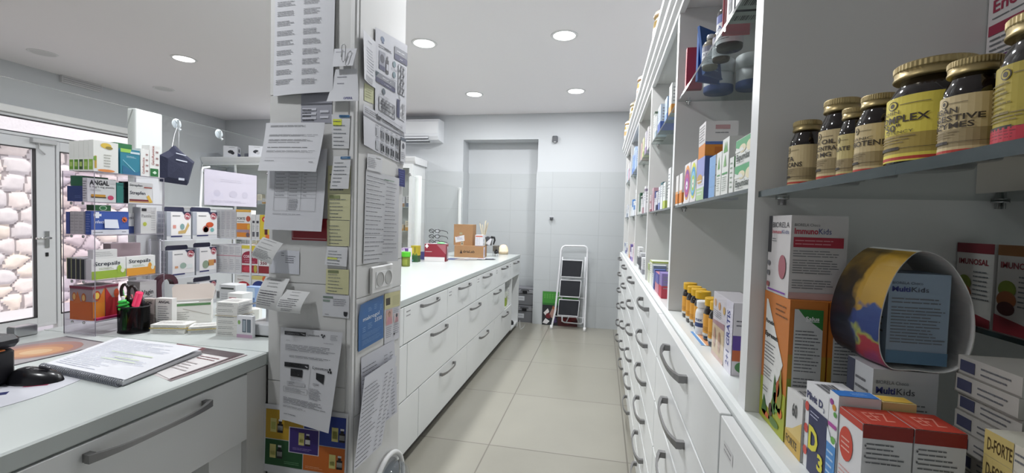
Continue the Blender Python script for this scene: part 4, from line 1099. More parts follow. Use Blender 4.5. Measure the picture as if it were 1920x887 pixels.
sb('tall white box with grey printed lid at the right end of the third tier', -1.72, -1.682, 1.335, 1.394, 2, .098, 'd4d4d2', group=G3, decor={'r': [('r', .06, .85, .36, .96, '2c2c30'), ('t', .06, .62, .12, 'Pastila', '8a8a8c', .6), ('e', .25, .36, .12, .08, 'b8c04a'), lines(.65, .1, .95, .9, 9, 'b4b4b4')]})
G4 = 'boxes on the fourth tier of the clear display stand'
for k in range(4):
    sb('pastille box end with black band on the fourth tier, %s from the left' % ['first', 'second', 'third', 'fourth'][k], -1.782 + k * .0195, -1.782 + k * .0195 + .0185, 1.168, 1.27, 1, .072, 'b5b8a0' if k == 0 else 'c9c9c9', group=G4, decor={'f': [('r', .15, .0, .95, .95, '32343a'), ('r', 0, 0, .14, 1, 'a8ac6a')]})
def streps(label, y0, y1, col, tw):
    sb(label, -1.700, -1.676, y0, y1, 1, .070, 'e6e7e4', group=G4, decor={'r': [('r', 0, 0, 1, .40, col), ('t', .07, .66, .19, 'Strepsils', '2e3440', tw, .02), lines(.2, .44, .7, .56, 2, '8a9a5a'), ('e', .86, .52, .09, .2, 'dfe6d8'), ('e', .80, .42, .07, .2, col), ('e', .9, .35, .06, .12, 'dfe0c8')]})
streps('white and lime green throat lozenge box on the fourth tier', 1.168, 1.277, '9ab83a', .76)
streps('white and orange throat lozenge box on the fourth tier', 1.280, 1.384, 'e09a2c', .76)
sb('flat white box lying on the lime green lozenge box', -1.70, -1.678, 1.174, 1.25, 1, .030, 'dcdcda', dz=.0706, group=G4, decor={'r': [lines(.1, .2, .9, .8, 3, 'b0b0b0')]})
sb('pinkish grey box at the back of the fourth tier', -1.775, -1.74, 1.275, 1.38, 1, .115, 'b8a4a8', group=G4)
G5 = 'cartons on the lowest tier of the clear display stand'
sb('orange fruit carton at the corner of the lowest tier', -1.770, -1.672, 1.168, 1.205, 0, .115, 'a89a9c', group=G5, decor={'f': [('r', 0, 0, 1, .55, 'd8702c'), ('p', [(0, .5), (.18, .5), (.35, .85), (.5, .5)], 'd87a3a'), ('e', .2, .68, .09, .13, 'c86a2c'), ('e', .2, .68, .06, .09, 'e8c07a'), ('e', .62, .66, .1, .14, 'c86a2c'), ('e', .62, .66, .065, .09, 'e8c87a'), ('r', 0, .92, 1, 1, '8a3a50')],
    'r': [('r', 0, 0, 1, .55, 'd8822c'), ('p', [(.3, .5), (1, .95), (1, .5)], 'd8782c'), ('e', .35, .72, .3, .15, 'b84a28'), ('e', .35, .72, .19, .10, 'f0c85a'), ('r', 0, .92, 1, 1, '8a3a50')]})
sb('red fruit carton beside the orange one on the lowest tier', -1.770, -1.674, 1.208, 1.25, 0, .116, 'a89a9c', group=G5, decor={'r': [('r', 0, 0, 1, .6, 'b02a34'), ('p', [(0, .5), (0, .95), (.6, .55)], 'b83038'), ('e', .85, .72, .2, .14, 'c84a28'), ('r', 0, .92, 1, 1, '8a3a50')]})
sb('magenta leaflet pack lying at the front of the lowest tier', -1.672, -1.658, 1.17, 1.30, 0, .008, 'b03060', group=G5)
sb('grey-white carton at the far end of the lowest tier', -1.74, -1.68, 1.33, 1.392, 0, .11, 'c4c2c2', group=G5, decor={'r': [('t', .1, .55, .16, 'Vagin', '34343a', .7, .02), lines(.1, .1, .9, .5, 5)]})

# second acrylic shelf behind, along the glass and across the counter
t = thing('display_shelf', 'low clear acrylic shelf of plaster packs and vitamin boxes behind the tall stand', 'display shelf', (0, 0, CZ))
LV = [.0, .140, .305]
for z in LV[1:]:
    m = MB(); m.box(-1.8495, -1.792, 1.50, 1.795, z - .004, z, ACRYL, {'r': pm('e2e4ea', .2)}); m.build('tier', t)
    m = MB(); m.box(-1.8495, -1.44, 1.797, 1.93, z - .004, z, ACRYL, {'f': pm('e6e8ee', .2)}); m.build('tier', t)
for (x, y) in ((-1.8465, 1.502), (-1.8465, 1.93), (-1.445, 1.93), (-1.445, 1.80), (-1.795, 1.502), (-1.622, 1.795)):
    m = MB(); m.box(x - .003, x + .003, y - .003, y + .003, 0, .31 if x != -1.622 else .305, pm('dfe2e6', .2)); m.build('leg', t)
def zl(k): return CZ + LV[k] + (.0005 if k else .0004)
PICR = [('e', .5, .62, .44, .44, '9a2c3c'), ('e', .5, .62, .40, .40, 'c0b8bc'), ('e', .5, .62, .37, .37, '9a2c3c')]
def pic(label, y0, y1, k, h, art):
    d = .05
    t = thing('plaster_pack', label, 'plaster pack', (-1.818, (y0 + y1) / 2, zl(k)), group='plaster packs with navy hang tabs')
    w = y1 - y0
    m = MB(); m.box(-d / 2, d / 2, -w / 2, w / 2, 0, h, pm('d4d6da', .4), {'f': pm('b8bcc4', .5)})
    W, H, f = facemap('r', d, w, h)
    m.decor([('p', [(0, 1), (.62, 1), (.74, .86), (1, .86), (1, 1)], '2a2c48'), ('p', [(.16, .14), (.16, .98), (.6, .98), (.72, .84), (.99, .84), (.99, .14)], 'e8e6e6'), ('r', .0, .14, .15, .98, 'a9adb8'), ('r', .16, .09, .62, .14, '34386a'), ('e', .84, .84, .135, .135, '9a2c3c'), ('e', .84, .84, .115, .115, 'd8c8cc'), ('e', .84, .84, .10, .10, '9a2c3c'), ('t', .765, .80, .085, 'Pic', 'f0e8ea', .16, .03), lines(.22, .8, .55, .9, 1)] + art, W, H, f)
    W, H, f = facemap('f', d, w, h)
    m.decor([('r', .12 + .4 * q, .1 + .17 * s, .42 + .4 * q, .22 + .17 * s, '9a9eaa') for q in range(2) for s in range(5)], W, H, f)
    m.build('carton', t)
    m = MB()
    pts = [(-w * .42, h), (w * .40, h), (w * .40, h + .014), (w * .36, h + .020), (-w * .36, h + .020), (-w * .42, h + .014)]
    m.prism(pts, 'x', -.001, .001, pm('23253f', .4)); m.build('hang_tab', t)
A1 = [('r', .24, .40, .36, .52, 'd89488'), ('e', .62, .46, .09, .11, '7ea0a0'), ('p', [(.45, .2), (.75, .22), (.92, .5), (.86, .62), (.72, .34), (.46, .3)], 'c4a66a')]
A2 = [('e', .52, .36, .13, .13, 'b86a60'), ('e', .52, .33, .10, .11, 'e0d0cc'), ('e', .68, .52, .16, .1, 'd05a34'), ('e', .78, .32, .08, .08, '7ab0ac')]
A3 = [('r', .24, .34, .36, .42, 'd8a07a'), ('e', .55, .42, .12, .11, '9ab0a4'), ('r', .70, .3, .9, .46, 'dfe4e4')]
A4 = [('e', .45, .36, .16, .15, '8a9a84'), ('r', .58, .3, .86, .52, 'c89054'), ('r', .86, .38, .96, .52, '9a5a48')]
pic('plaster pack with navy tab and a hand picture on the upper tier, left one', 1.530, 1.642, 2, .120, A1)
pic('plaster pack with navy tab and red oval on the upper tier, right one', 1.650, 1.778, 2, .122, A2)
pic('plaster pack with navy tab and grey round picture on the lower tier, left one', 1.535, 1.660, 1, .118, A3)
pic('plaster pack with navy tab and tan patch picture on the lower tier, right one', 1.668, 1.775, 1, .124, A4)
def vb(label, x0, x1, k, h, base='dcdcdc', y1=1.90, **kw):
    bx(label, x0, x1, 1.80, y1, zl(k), h, base, group='vitamin boxes on the low acrylic shelf', **kw)
for k in range(4):
    vb('grey printed box end on the upper tier, %s from the left' % ['first', 'second', 'third', 'fourth'][k], -1.822 + k * .0285, -1.822 + k * .0285 + .0275, 2, .138, 'd0d0d2', decor={'f': [('r', .1, .3, .9, .95, 'bcbcc0'), lines(.15, .05, .85, .9, 14, 'a0a0a6')],
        'r': [('r', 0, .9, 1, 1, 'd8a84a'), ('t', .06, .68, .08, 'FORTE', '44444a', .6, .02), ('r', .04, .06, .9, .58, 'd88a34'), ('e', .8, .68, .17, .12, 'b8503c'), ('r', .04, .2, .9, .3, '9a8aa0'), ('e', .82, .12, .16, .08, '6a5a64')] if k == 3 else []})
vb('white and orange vitamin box on the upper tier, front turned to the room', -1.706, -1.626, 2, .136, 'e6e6e4', y1=1.83, decor={'f': [('r', 0, .93, 1, 1, 'd8a84a'), ('t', .05, .66, .09, 'FORTE', '44444a', .55, .02), lines(.05, .56, .6, .63, 1), ('r', .03, .06, .93, .54, 'd88834'), ('r', .03, .22, .9, .32, 'a08a98'), ('e', .82, .7, .15, .1, 'b8503c'), ('e', .8, .14, .13, .08, '6a5a64'), ('e', .85, .42, .1, .1, 'e0b040')]})
for k in range(2):
    vb('slim grey and white box end right of the orange vitamin box, %s one' % ['left', 'right'][k], -1.622 + k * .022, -1.601 + k * .022, 2, .116, 'd8d8d8', decor={'f': [('r', .2, .65, .8, .75, '44444c'), ('r', .2, .1, .8, .3, '5a5a60'), lines(.2, .35, .8, .6, 5)]})
vb('yellow and red vitamin box at the right end of the upper tier', -1.577, -1.525, 2, .116, 'd8c44a', decor={'f': [('r', .0, .0, .45, 1, 'd4bc3a'), ('r', .5, .2, .8, .95, '5a2a2c'), ('e', .5, .82, .28, .11, 'c83c34'), ('e', .5, .82, .13, .05, 'e8c8b0'), ('r', .6, .0, 1, .2, 'd8713a')]})
for k in range(5):
    vb('tall grey-white box end with red stripe on the lower tier, %s from the left' % ['first', 'second', 'third', 'fourth', 'fifth'][k], -1.848 + k * .0341, -1.848 + k * .0341 + .0332, 1, .132, 'd4d4d6', decor={'f': [('r', 0, .6, 1, .63, 'c48a98'), lines(.1, .66, .9, .95, 5, 'a0a0a8'), lines(.1, .1, .9, .5, 6, 'aaaab0')]})
vb('crimson and white vitamin box with a yellow round badge on the lower tier', -1.676, -1.586, 1, .134, 'e6e4e2', y1=1.84, decor={'f': [('r', 0, .88, .95, 1, 'd8c84a'), ('e', .5, .60, .48, .2, '9a2c44'), ('r', .02, .36, .97, .62, '9a2c44'), ('t', .12, .56, .10, 'CORIOLA', 'f0dfe4', .76, .02), ('t', .12, .47, .05, 'VITAMIN C', 'e0a0b0', .5), lines(.2, .39, .85, .45, 1, 'd8a0b0'), ('r', .02, .04, .97, .30, 'a8303f'), ('e', .85, .18, .1, .14, 'b8a84a'), ('e', .4, .16, .3, .1, 'c84454'), ('e', .82, .86, .17, .12, 'e4c832'), ('t', .78, .86, .09, '2', '44341a', .08, .03)]})
vb('white box with brown and dark red print at the right end of the lower tier', -1.582, -1.50, 1, .132, 'e4e2e0', y1=1.84, decor={'f': [('r', .05, .6, .6, .9, 'b8643a'), ('t', .1, .47, .11, 'Gold', '6a5a2a', .4, .03), ('t', .1, .35, .10, '350', '7a2a34', .45, .03), ('r', 0, .04, 1, .3, '8a2a30')]})
pic('plaster pack with navy tab standing on the counter behind the open carton', 1.668, 1.775, 0, .105, A3)
vb('white and red multivitamin box standing on the counter under the shelf', -1.705, -1.626, 0, .125, 'e2e0dc', y1=1.84, decor={'f': [('t', .1, .86, .05, 'Multivit', '7a3a40', .4), ('e', .5, .62, .46, .2, 'b4343c'), ('r', .03, .4, .97, .62, 'b4343c'), ('t', .1, .52, .12, 'Multivit', 'f0dcdc', .8, .02), ('r', .03, .05, .97, .38, 'b4602c')]})
vb('white and navy vitamin box with orange badge standing on the counter under the shelf', -1.620, -1.538, 0, .132, 'e4e2dc', y1=1.84, decor={'f': [('r', 0, .86, 1, 1, 'd8c878'), ('e', .5, .6, .46, .22, '2f3f80'), ('r', .03, .4, .97, .6, '2f3f80'), lines(.15, .5, .85, .65, 2, 'c8cce0'), ('e', .85, .9, .14, .1, 'd0642c'), ('r', .03, .05, .97, .36, '3a58a0')]})
bx('light blue box in front of the navy vitamin box', -1.575, -1.50, 1.71, 1.745, CZ + .0004, .095, '9ab4dc', decor={'f': [('r', .1, .5, .7, .95, 'c4d4e4'), ('t', .2, .38, .09, 'KIDS', '4a5a94', .5, .02), lines(.1, .1, .9, .34, 3, '6a80b8')]}, group='loose boxes on the near counter')
m = MB(); m.tube([(-1.858, 1.750, 1.36), (-1.850, 1.750, 1.53), (-1.848, 1.753, 1.548), (-1.842, 1.785, 1.556)], .0045, pm('e6e8ea', .3)); m.build('plastic_rod', label='thin white bent plastic rod beside the framed sheet on the glass screen', cat='rod')

# plush mask and sheet on the glass
m = MB()
pts = [(1.552, 1.578), (1.592, 1.604), (1.612, 1.628), (1.624, 1.628), (1.66, 1.602), (1.716, 1.570), (1.706, 1.54), (1.686, 1.47), (1.678, 1.459), (1.60, 1.463), (1.552, 1.466)]
cen = Vector((0, 1.65, 1.46))
NV = pm('22263e', .8, bump=.4, bscale=120)
vs = [(-1.855, p[0], p[1]) for p in pts]
mid = [(-1.838, 1.628 + (p[0] - 1.628) * .72, 1.538 + (p[1] - 1.538) * .72) for p in pts]
n = len(pts)
m.add(vs + mid + [(-1.834, 1.628, 1.538)], [(i, (i + 1) % n, n + (i + 1) % n, n + i) for i in range(n)] + [(n + i, n + (i + 1) % n, 2 * n) for i in range(n)], NV)
m.add(vs, [tuple(range(n))[::-1]], NV)
for (za, zb, ya, yb) in ((1.588, 1.592, 1.607, 1.655), (1.560, 1.565, 1.607, 1.66)):
    m.add([(-1.8335, ya, za + .004), (-1.8335, yb, za), (-1.8335, yb, zb), (-1.8335, ya, zb + .004)], [(0, 1, 2, 3)], 'c8ccd8')
m.add([(-1.8375, 1.622, 1.478), (-1.8375, 1.650, 1.478), (-1.837, 1.650, 1.488), (-1.837, 1.622, 1.488)], [(0, 1, 2, 3)], 'b8bcc8')
o = m.build('face_mask', label='navy blue folded cloth face mask hanging on the glass screen', cat='face mask')
m = MB(); m.tube([(-1.853, 1.606, 1.622), (-1.856, 1.620, 1.68), (-1.856, 1.636, 1.722), (-1.856, 1.640, 1.68), (-1.853, 1.636, 1.618)], .0012, pm('e4e4e8', .5)); m.build('loop', o, label='pale elastic loop')
for k, (y, z) in enumerate(((1.636, 1.728), (1.857, 1.727))):
    t = thing('suction_hook', ['clear suction hook on the glass screen above the face mask', 'clear suction hook on the glass screen, further right'][k], 'hook', (GX + .003, y, z), group='clear suction hooks')
    HM = pm('dfe6ea', .12)
    m = MB(); m.lathe([(0, 0), (.022, .0005), (.023, .002), (.014, .008), (.006, .012), (0, .012)], clear_mat('suction_cup', (.94, .95, .96), .9), n=24); m.lathe([(.019, .0022), (.0225, .0024), (.0225, .0034), (.019, .0034)], HM, n=24); m.build('cup', t, rot=(0, PI / 2, 0))
    m = MB(); m.tube([(.012, 0, .016), (.012, 0, -.026), (.018, 0, -.030), (.024, 0, -.024)], .004, HM); m.tube([(.010, -.014, .012), (.012, .01, -.012)], .0025, HM); m.build('hook', t)
t = thing('document_holder', 'landscape white sheet in a clear holder on the glass screen', 'notice', (GX + .0035, 1.94, 1.375))
m = MB(); m.box(0, .0015, -.163, .163, 0, .172, pm('e8e8ec', .5)); W, H, f = .326, .172, (lambda a, b, o: (.0015 + o, -.163 + a * .326, b * .172))
m.decor([lines(.28, .68, .72, .78, 2, 'd4d4da'), ('e', .22, .35, .06, .1, 'dadae0'), ('e', .52, .35, .08, .1, 'dadae0'), ('e', .75, .35, .06, .1, 'dadae0'), lines(.1, .08, .9, .16, 2, 'd0d0d8')], W, H, f); m.build('sheet', t)
m = MB(); m.box(.0030, .0045, -.168, .168, -.004, .177, ACRYL); m.build('cover', t)

m = MB()
ar = [(.045 * math.cos(a * PI / 14), .045 * math.sin(a * PI / 14)) for a in range(15)] + [(.026 * math.cos(a * PI / 14), .026 * math.sin(a * PI / 14)) for a in range(14, -1, -1)]
m.prism(ar, 'x', -.012, .012, pm('4a1f2c', .3)); m.prism([(-.045, 0), (-.026, 0), (-.022, -.115), (-.040, -.115)], 'x', -.012, .012, pm('4a1f2c', .3)); m.prism([(-.06, -.125), (.03, -.125), (.03, -.115), (-.06, -.115)], 'x', -.03, .03, pm('4a1f2c', .3))
m.build('tape_dispenser', loc=(-1.735, 1.475, CZ + .1253), label='dark maroon curved plastic stand between the tall acrylic stand and the plaster packs', cat='stand')
# pen cup
t = thing('pen_cup', 'black wire-mesh oval pen cup on the counter', 'pen cup', (-1.600, 1.245, CZ + .0003))
m = MB()
mesh = clear_mat('wire_mesh', (.16, .16, .17), .4)
ex, ey = .052, .040
m.lathe([(0, 0), (1, 0), (1, .003), (0, .003)], DARK, n=36, sx=ex, sy=ey)
m.build('base', t)
m = MB(); m.lathe([(.97, .003), (1.0, .092)], mesh, n=36, sx=ex, sy=ey)
m.F.pop(); m.M.pop(); m.S.pop(); m.F.pop(); m.M.pop(); m.S.pop(); m.build('mesh_wall', t)
m = MB(); m.tube([(ex * math.cos(q * PI / 16), ey * math.sin(q * PI / 16), .092) for q in range(32)], .002, DARK, closed=True); m.build('rim', t)
def pen(label, a, b, r, col, tip=None, name='pen', cat='pen'):
    m = MB(); A, B = Vector(a), Vector(b)
    m.tube([A, A.lerp(B, .78), A.lerp(B, .80), B], [r * .8, r, r * 1.25, r * 1.1], pm(col, .35)); 
    if tip: m.tube([A.lerp(B, .66), A.lerp(B, 1.02)], r * 1.35, pm(tip, .35))
    m.build(name, label=label, cat=cat, group='pens and tools in the black pen cup')
pc = (-1.600, 1.245, CZ + .006)
def pcp(x, y, z): return (pc[0] + x, pc[1] + y, CZ + z)
pen('silver pen leaning left in the pen cup', pcp(-.030, -.02, .008), pcp(-.008, -.028, .128), .0045, 'c9c9cc')
pen('dark pink highlighter leaning right in the pen cup', pcp(-.01, -.012, .008), pcp(.040, -.012, .140), .008, '7a2438', 'e02c5c', 'highlighter', 'highlighter')
pen('yellow-green marker in the pen cup', pcp(-.028, .006, .008), pcp(-.036, -.004, .122), .006, 'c0c83a', 'b8c830', 'marker', 'marker')
pen('orange and green pencil at the left side of the pen cup', pcp(-.036, .012, .008), pcp(-.060, .006, .140), .004, 'c07a2c', '3aa050', 'pencil', 'pencil')
pen('dark red pen standing upright in the pen cup', pcp(.008, .012, .008), pcp(.012, .012, .130), .006, '6a1c28', '4a1820')
pen('second red pen at the back of the pen cup', pcp(-.02, .022, .008), pcp(-.040, .022, .125), .005, '8a2430')
pen('black pen at the back of the pen cup', pcp(.022, .01, .008), pcp(.028, .008, .118), .005, '2a2a30')
m = MB()
for s in (-1, 1):
    m.tube([pcp(-.016 + s * .016 + .017 * math.cos(q * PI / 8), -.004, .138 + .026 * math.sin(q * PI / 8) - s * .002) for q in range(16)], .005, pm('201418', .3), closed=True)
    m.tube([pcp(-.016 + s * .010, -.004, .116), pcp(-.012 - s * .004, -.002, .010)], [.006, .003], pm('7a7a7e', .3, .8))
m.build('scissors', label='scissors with black round handles in the pen cup', cat='scissors', group='pens and tools in the black pen cup')
m = MB(); pts = [pcp(-.010 + .011 * math.cos(q * .9), -.026 + .011 * math.sin(q * .9), .078 + q * .0017) for q in range(22)]
m.tube(pts, .0055, pm('3ec850', .35)); m.tube([pcp(-.012, -.022, .010), pcp(-.010, -.022, .08)], .006, pm('3ec850', .35)); m.build('coil_key_cord', label='bright green coiled cord bundle in the pen cup', cat='cord', group='pens and tools in the black pen cup')

# loose boxes on the near counter
GL = 'loose boxes on the near counter'
carton('small white box with bold black heading beside the pen cup', (-1.555, 1.325, CZ + .0004), (.062, .022, .108), 'e0dedc', rot=.15, group=GL, decor={'f': [('t', .18, .84, .085, 'ANGAL', '2a2a30', .7, .03), lines(.15, .1, .85, .76, 9, '8a8a90')]})
carton('small greyish box half hidden by the pen cup', (-1.612, 1.312, CZ + .0004), (.048, .022, .105), 'b4a8a6', rot=.15, group=GL, decor={'f': [('t', .1, .84, .085, 'ANGAL', '2a2a30', .8, .03), lines(.1, .1, .9, .7, 8, '8a8082')]})
t = thing('open_carton', 'open white display carton with raised flap and green band', 'carton', (-1.545, 1.420, CZ + .0004), .72)
CW = pm('e0deda', .55); CI = pm('cfc4bc', .65)
m = MB()
for (a, b, c, d) in ((-.065, .065, -.035, -.033), (-.065, .065, .033, .035), (-.065, -.063, -.033, .033), (.063, .065, -.033, .033)):
    m.box(a, b, c, d, 0, .082, CW)
m.box(-.063, .063, -.033, .033, 0, .002, CI)
W, H, f = facemap('f', .13, .07, .082)
m.decor([('r', .03, .84, .98, .95, '5f8a5c'), lines(.05, .1, .5, .6, 5, 'b4b2ae'), ('p', [(.3, .7), (.32, .72), (.95, .38), (.95, .36)], 'b0a8a0')], W, H, f)
m.build('body', t)
m = MB(); m.add([(-.065, .035, .082), (.065, .035, .082), (.070, .052, .128), (.060, .056, .140), (-.060, .056, .140), (-.070, .052, .128)], [(0, 1, 2, 3, 4, 5)], CI)
m.add([(-.065, .0352, .082), (.065, .0352, .082), (.070, .0535, .128), (.060, .0575, .140), (-.060, .0575, .140), (-.070, .0535, .128)], [(5, 4, 3, 2, 1, 0)], CW); m.build('flap', t)
m = MB(); m.add([(.065, .035, .082), (.065, -.03, .082), (.078, -.012, .118), (.074, .024, .122)], [(0, 1, 2, 3)], CI); m.build('flap', t)
m = MB(); m.box(-.05, .02, -.02, .02, .0025, .075, pm('d8dadc', .5)); m.build('packet', t)
def banded(label, loc, size, rot, n, band='c9b04a', **k):
    t = thing('box_bundle', label, 'medicine boxes', loc, rot, group='rubber-banded stacks of white boxes')
    dx, dy, dz = size
    h = dz / n
    rnd = random.Random(int(dx * 1e4))
    for i in range(n):
        m = MB(); a = rnd.uniform(-.0015, .0015); m.box(-dx / 2 + a, dx / 2 + a, -dy / 2, dy / 2, i * h, (i + 1) * h - .0006, pm('e3e2de', .5))
        for fc in ('f', 'r', 't'):
            if fc == 't' and i < n - 1: continue
            W, H, f = facemap(fc, dx, dy, h)
            g = (lambda ff, zz, aa: (lambda p, q, o: (ff(p, q, o)[0] + aa, ff(p, q, o)[1], ff(p, q, o)[2] + zz - .0006 * (fc == 't'))))(f, i * h, a)
            m.decor([lines(.08, .2, .92, .8, 2 if fc != 't' else 5, '9a9a98')], W, H, g)
        m.build('medicine_box', t)
    m = MB(); q = .35 * dx
    m.tube([(-dx / 2 - .002, -dy / 2 - .002, dz * .6), (dx / 2 + .002, -dy / 2 - .002, dz * .6), (dx / 2 + .002, dy / 2 + .002, dz * .6), (-dx / 2 - .002, dy / 2 + .002, dz * .6)], .0012, pm(band, .5), closed=True, n=6)
    m.build('rubber_band', t)
banded('low wide bundle of white boxes lying in front of the pen cup, left one', (-1.475, 1.285, CZ + .0004), (.115, .062, .032), .25, 2)
banded('low bundle of white boxes lying in front of the open carton, right one', (-1.372, 1.318, CZ + .0004), (.095, .058, .026), .6, 2)
banded('upright rubber-banded stack of white boxes near the pillar', (-1.262, 1.325, CZ + .0004), (.078, .075, .118), .10, 6, 'c8bca0')
carton('small white box with green top edge behind the upright stack', (-1.405, 1.452, CZ + .0004), (.045, .045, .062), 'e4e4de', rot=.5, group=GL, decor={'f': [('r', 0, .84, .9, 1, '3f6f50'), ('r', .3, .02, .7, .2, 'd8c83a'), lines(.1, .3, .6, .75, 3)], 'r': [lines(.1, .1, .9, .9, 6, 'b0b0a8')]})
carton('long white box lying behind the upright stack', (-1.345, 1.475, CZ + .0004), (.09, .05, .055), 'e2e2dc', rot=.5, group=GL, decor={'f': [lines(.1, .2, .9, .8, 4, 'b0a8a0')], 't': [lines(.1, .2, .9, .8, 4, 'b0b0a8')]})
bx('white and red box standing on a second small box behind the upright stack', -1.505, -1.435, 1.545, 1.60, CZ + .0004, .095, 'dcdcdc', group=GL, decor={'f': [lines(.1, .1, .8, .4, 3, 'b0b0b4'), ('r', .1, .78, .6, .82, 'b06a74'), ('r', 0, .5, 1, .52, 'b8b8bc')]})
bx('clear-lidded white box behind the open carton', -1.60, -1.52, 1.60, 1.66, CZ + .0004, .118, 'd2d4d6', group=GL, decor={'f': [('r', .1, .84, .9, .9, '4a524e'), lines(.1, .2, .9, .7, 6, 'b4b6ba')]})
t = thing('label_printer', 'white and grey desktop label printer half hidden by the pillar', 'printer', (-1.128, 1.412, CZ + .0004), .02)
m = MB(); m.cbox(-.085, .085, -.10, .09, .004, .045, pm('d2d3d6', .4), .004); m.cbox(-.083, .083, -.098, .09, 0, .0038, DARK, .001); m.build('base', t)
m = MB(); m.prism([(-.06, .0455), (.09, .0455), (.09, .12), (.02, .125), (-.06, .088)], 'x', -.03, .083, pm('c6c7ca', .4)); m.box(-.031, -.0302, -.05, .05, .05, .085, pm('5a5a60', .4)); m.build('body', t)
m = MB(); m.add([(-.09, -.105, .102), (-.02, -.09, .128), (.083, -.06, .14), (.083, .06, .142), (-.06, .05, .112)], [(0, 1, 2, 3, 4)], PAPER); m.add([(-.09, -.105, .101), (-.02, -.09, .127), (.083, -.06, .139), (.083, .06, .141), (-.06, .05, .111)], [(4, 3, 2, 1, 0)], PAPER); m.build('paper', t)
bx('white packet with a photo of two capsules leaning before the label printer', -1.217, -1.155, 1.288, 1.30, CZ + .0004, .075, 'e4e4e8', group=GL, decor={'f': [('r', .35, .25, .6, .85, '5a6470'), ('r', .65, .25, .9, .85, '6a747e'), ('r', .4, .3, .55, .8, 'a0aab4'), ('r', .0, .0, 1, .15, 'c8a8c0'), ('e', .15, .7, .08, .1, '8ab06a')]})

# flat things on the near counter
def flat(name, label, cat, corners, z, th, base, items=(), W=.3, H=.2, group=None):
    """a thin slab over four corners (BL, BR, TR, TL), printed on top"""
    (a, b, c, d) = [Vector((p[0], p[1], 0)) for p in corners]
    m = MB()
    vs = [(*p.xy, z) for p in (a, b, c, d)] + [(*p.xy, z + th) for p in (a, b, c, d)]
    m.add(vs, [(3, 2, 1, 0), (4, 5, 6, 7), (0, 1, 5, 4), (1, 2, 6, 5), (2, 3, 7, 6), (3, 0, 4, 7)], base)
    def f(p, q, o):
        v = (a * (1 - p) + b * p) * (1 - q) + (d * (1 - p) + c * p) * q
        return (v.x, v.y, z + th + o)
    m.decor(list(items), W, H, f)
    return m.build(name, label=label, cat=cat, group=group)
flat('countertop_advert', 'flat advertising mat with a glowing orange oval, at the back of the counter left', 'mat', [(-1.80, .80), (-1.535, .872), (-1.515, 1.112), (-1.735, 1.135)], CZ + .0003, .0012, '46424a', [('r', .015, .03, .985, .97, '9a9496'), ('r', .015, .03, .5, .97, '8f8688'), ('e', .52, .52, .42, .38, '96706a'), ('e', .56, .5, .33, .3, 'a87458'), ('e', .6, .5, .24, .2, 'bc8a60'), ('e', .62, .5, .13, .11, 'c8a47c')], .28, .26)
t = thing('notebook', 'open spiral notebook with handwritten pages and grey wire binding', 'notebook', (0, 0, 0))
c4 = [(-1.431, .885), (-1.121, .847), (-1.161, 1.098), (-1.525, 1.140)]
def slab(z, th, mat, grow=0, drop=False):
    cx_ = sum(p[0] for p in c4) / 4; cy_ = sum(p[1] for p in c4) / 4
    P4 = [(cx_ + (p[0] - cx_) * (1 + grow), cy_ + (p[1] - cy_) * (1 + grow)) for p in c4]
    m = MB(); vs = [(*p, z) for p in P4] + [(*p, z + th) for p in P4]
    m.add(vs, [(3, 2, 1, 0), (4, 5, 6, 7), (0, 1, 5, 4), (1, 2, 6, 5), (2, 3, 7, 6), (3, 0, 4, 7)], mat); return m, P4
m, _ = slab(CZ + .0018, .0014, pm('8a8c92', .6), .012); m.build('cover', t)
m, P4 = slab(CZ + .0033, .0091, pm('d9dade', .75))
def nf(p, q, o):
    x = (P4[0][0] * (1 - p) + P4[1][0] * p) * (1 - q) + (P4[3][0] * (1 - p) + P4[2][0] * p) * q
    y = (P4[0][1] * (1 - p) + P4[1][1] * p) * (1 - q) + (P4[3][1] * (1 - p) + P4[2][1] * p) * q
    return (x, y, CZ + .0124 + o)
dec = []
rh = random.Random(4)
for i in range(22):
    dec.append(('l', .06, .06 + i * .041, .06 + .9 * rh.uniform(.55, 1), .088 + i * .041, 1, 'b0b5c6'))
    dec.append(('r', .02, .055 + i * .041, .98, .0562 + i * .041, 'c3c9d8'))
for q in ((.3, .55, .5), (.35, .35, .42), (.45, .42, .3)):
    dec.append(('r', q[0], q[1], q[0] + q[2], q[1] + .014, 'cfe0b4'))
m.decor(dec, .31, .25, nf, off0=.0002); m.build('pages', t)
m = MB(); m.add([nf(.0, .02, .002), nf(1, .02, .002), nf(1.015, .985, .010), nf(.5, .99, .006), nf(0, .98, .002)], [(0, 1, 2, 3, 4)], PAPER)
m.decor(dec, .31, .25, lambda p, q, o: nf(p, .02 + q * .95, .0024 + o + (.0070 * p * q)), off0=.0003); m.build('top_sheet', t)
m = MB()
A, B = Vector((-1.428, .882, 0)), Vector((-1.124, .845, 0))
for i in range(38):
    c = A.lerp(B, (i + .5) / 38)
    m.tube([(c.x + .001 * math.cos(k), c.y - .003 + .0085 * math.cos(k * PI / 5), CZ + .0098 + .0085 * math.sin(k * PI / 5)) for k in range(10)], .0016, pm('85878f', .35, .5), n=5, closed=True)
m.build('spiral_binding', t)
flat('magazine', 'glossy white brochure with dark red lettering and black strip, under the notebook', 'brochure', [(-1.150, .945), (-1.058, .912), (-1.045, 1.135), (-1.325, 1.165)], CZ + .0004, .0012, 'd8d4d4', [('r', .45, .80, 1, 1, '4a3c40'), ('p', [(.0, .80), (.0, 1), (.45, 1), (.45, .86)], '6a3a40'), ('r', .96, 0, 1, .9, '4a2a30'), ('l', .55, .6, .92, .74, 2, '6a3038'), ('l', .2, .2, .9, .5, 4, 'b0a8a8')], .2, .25)
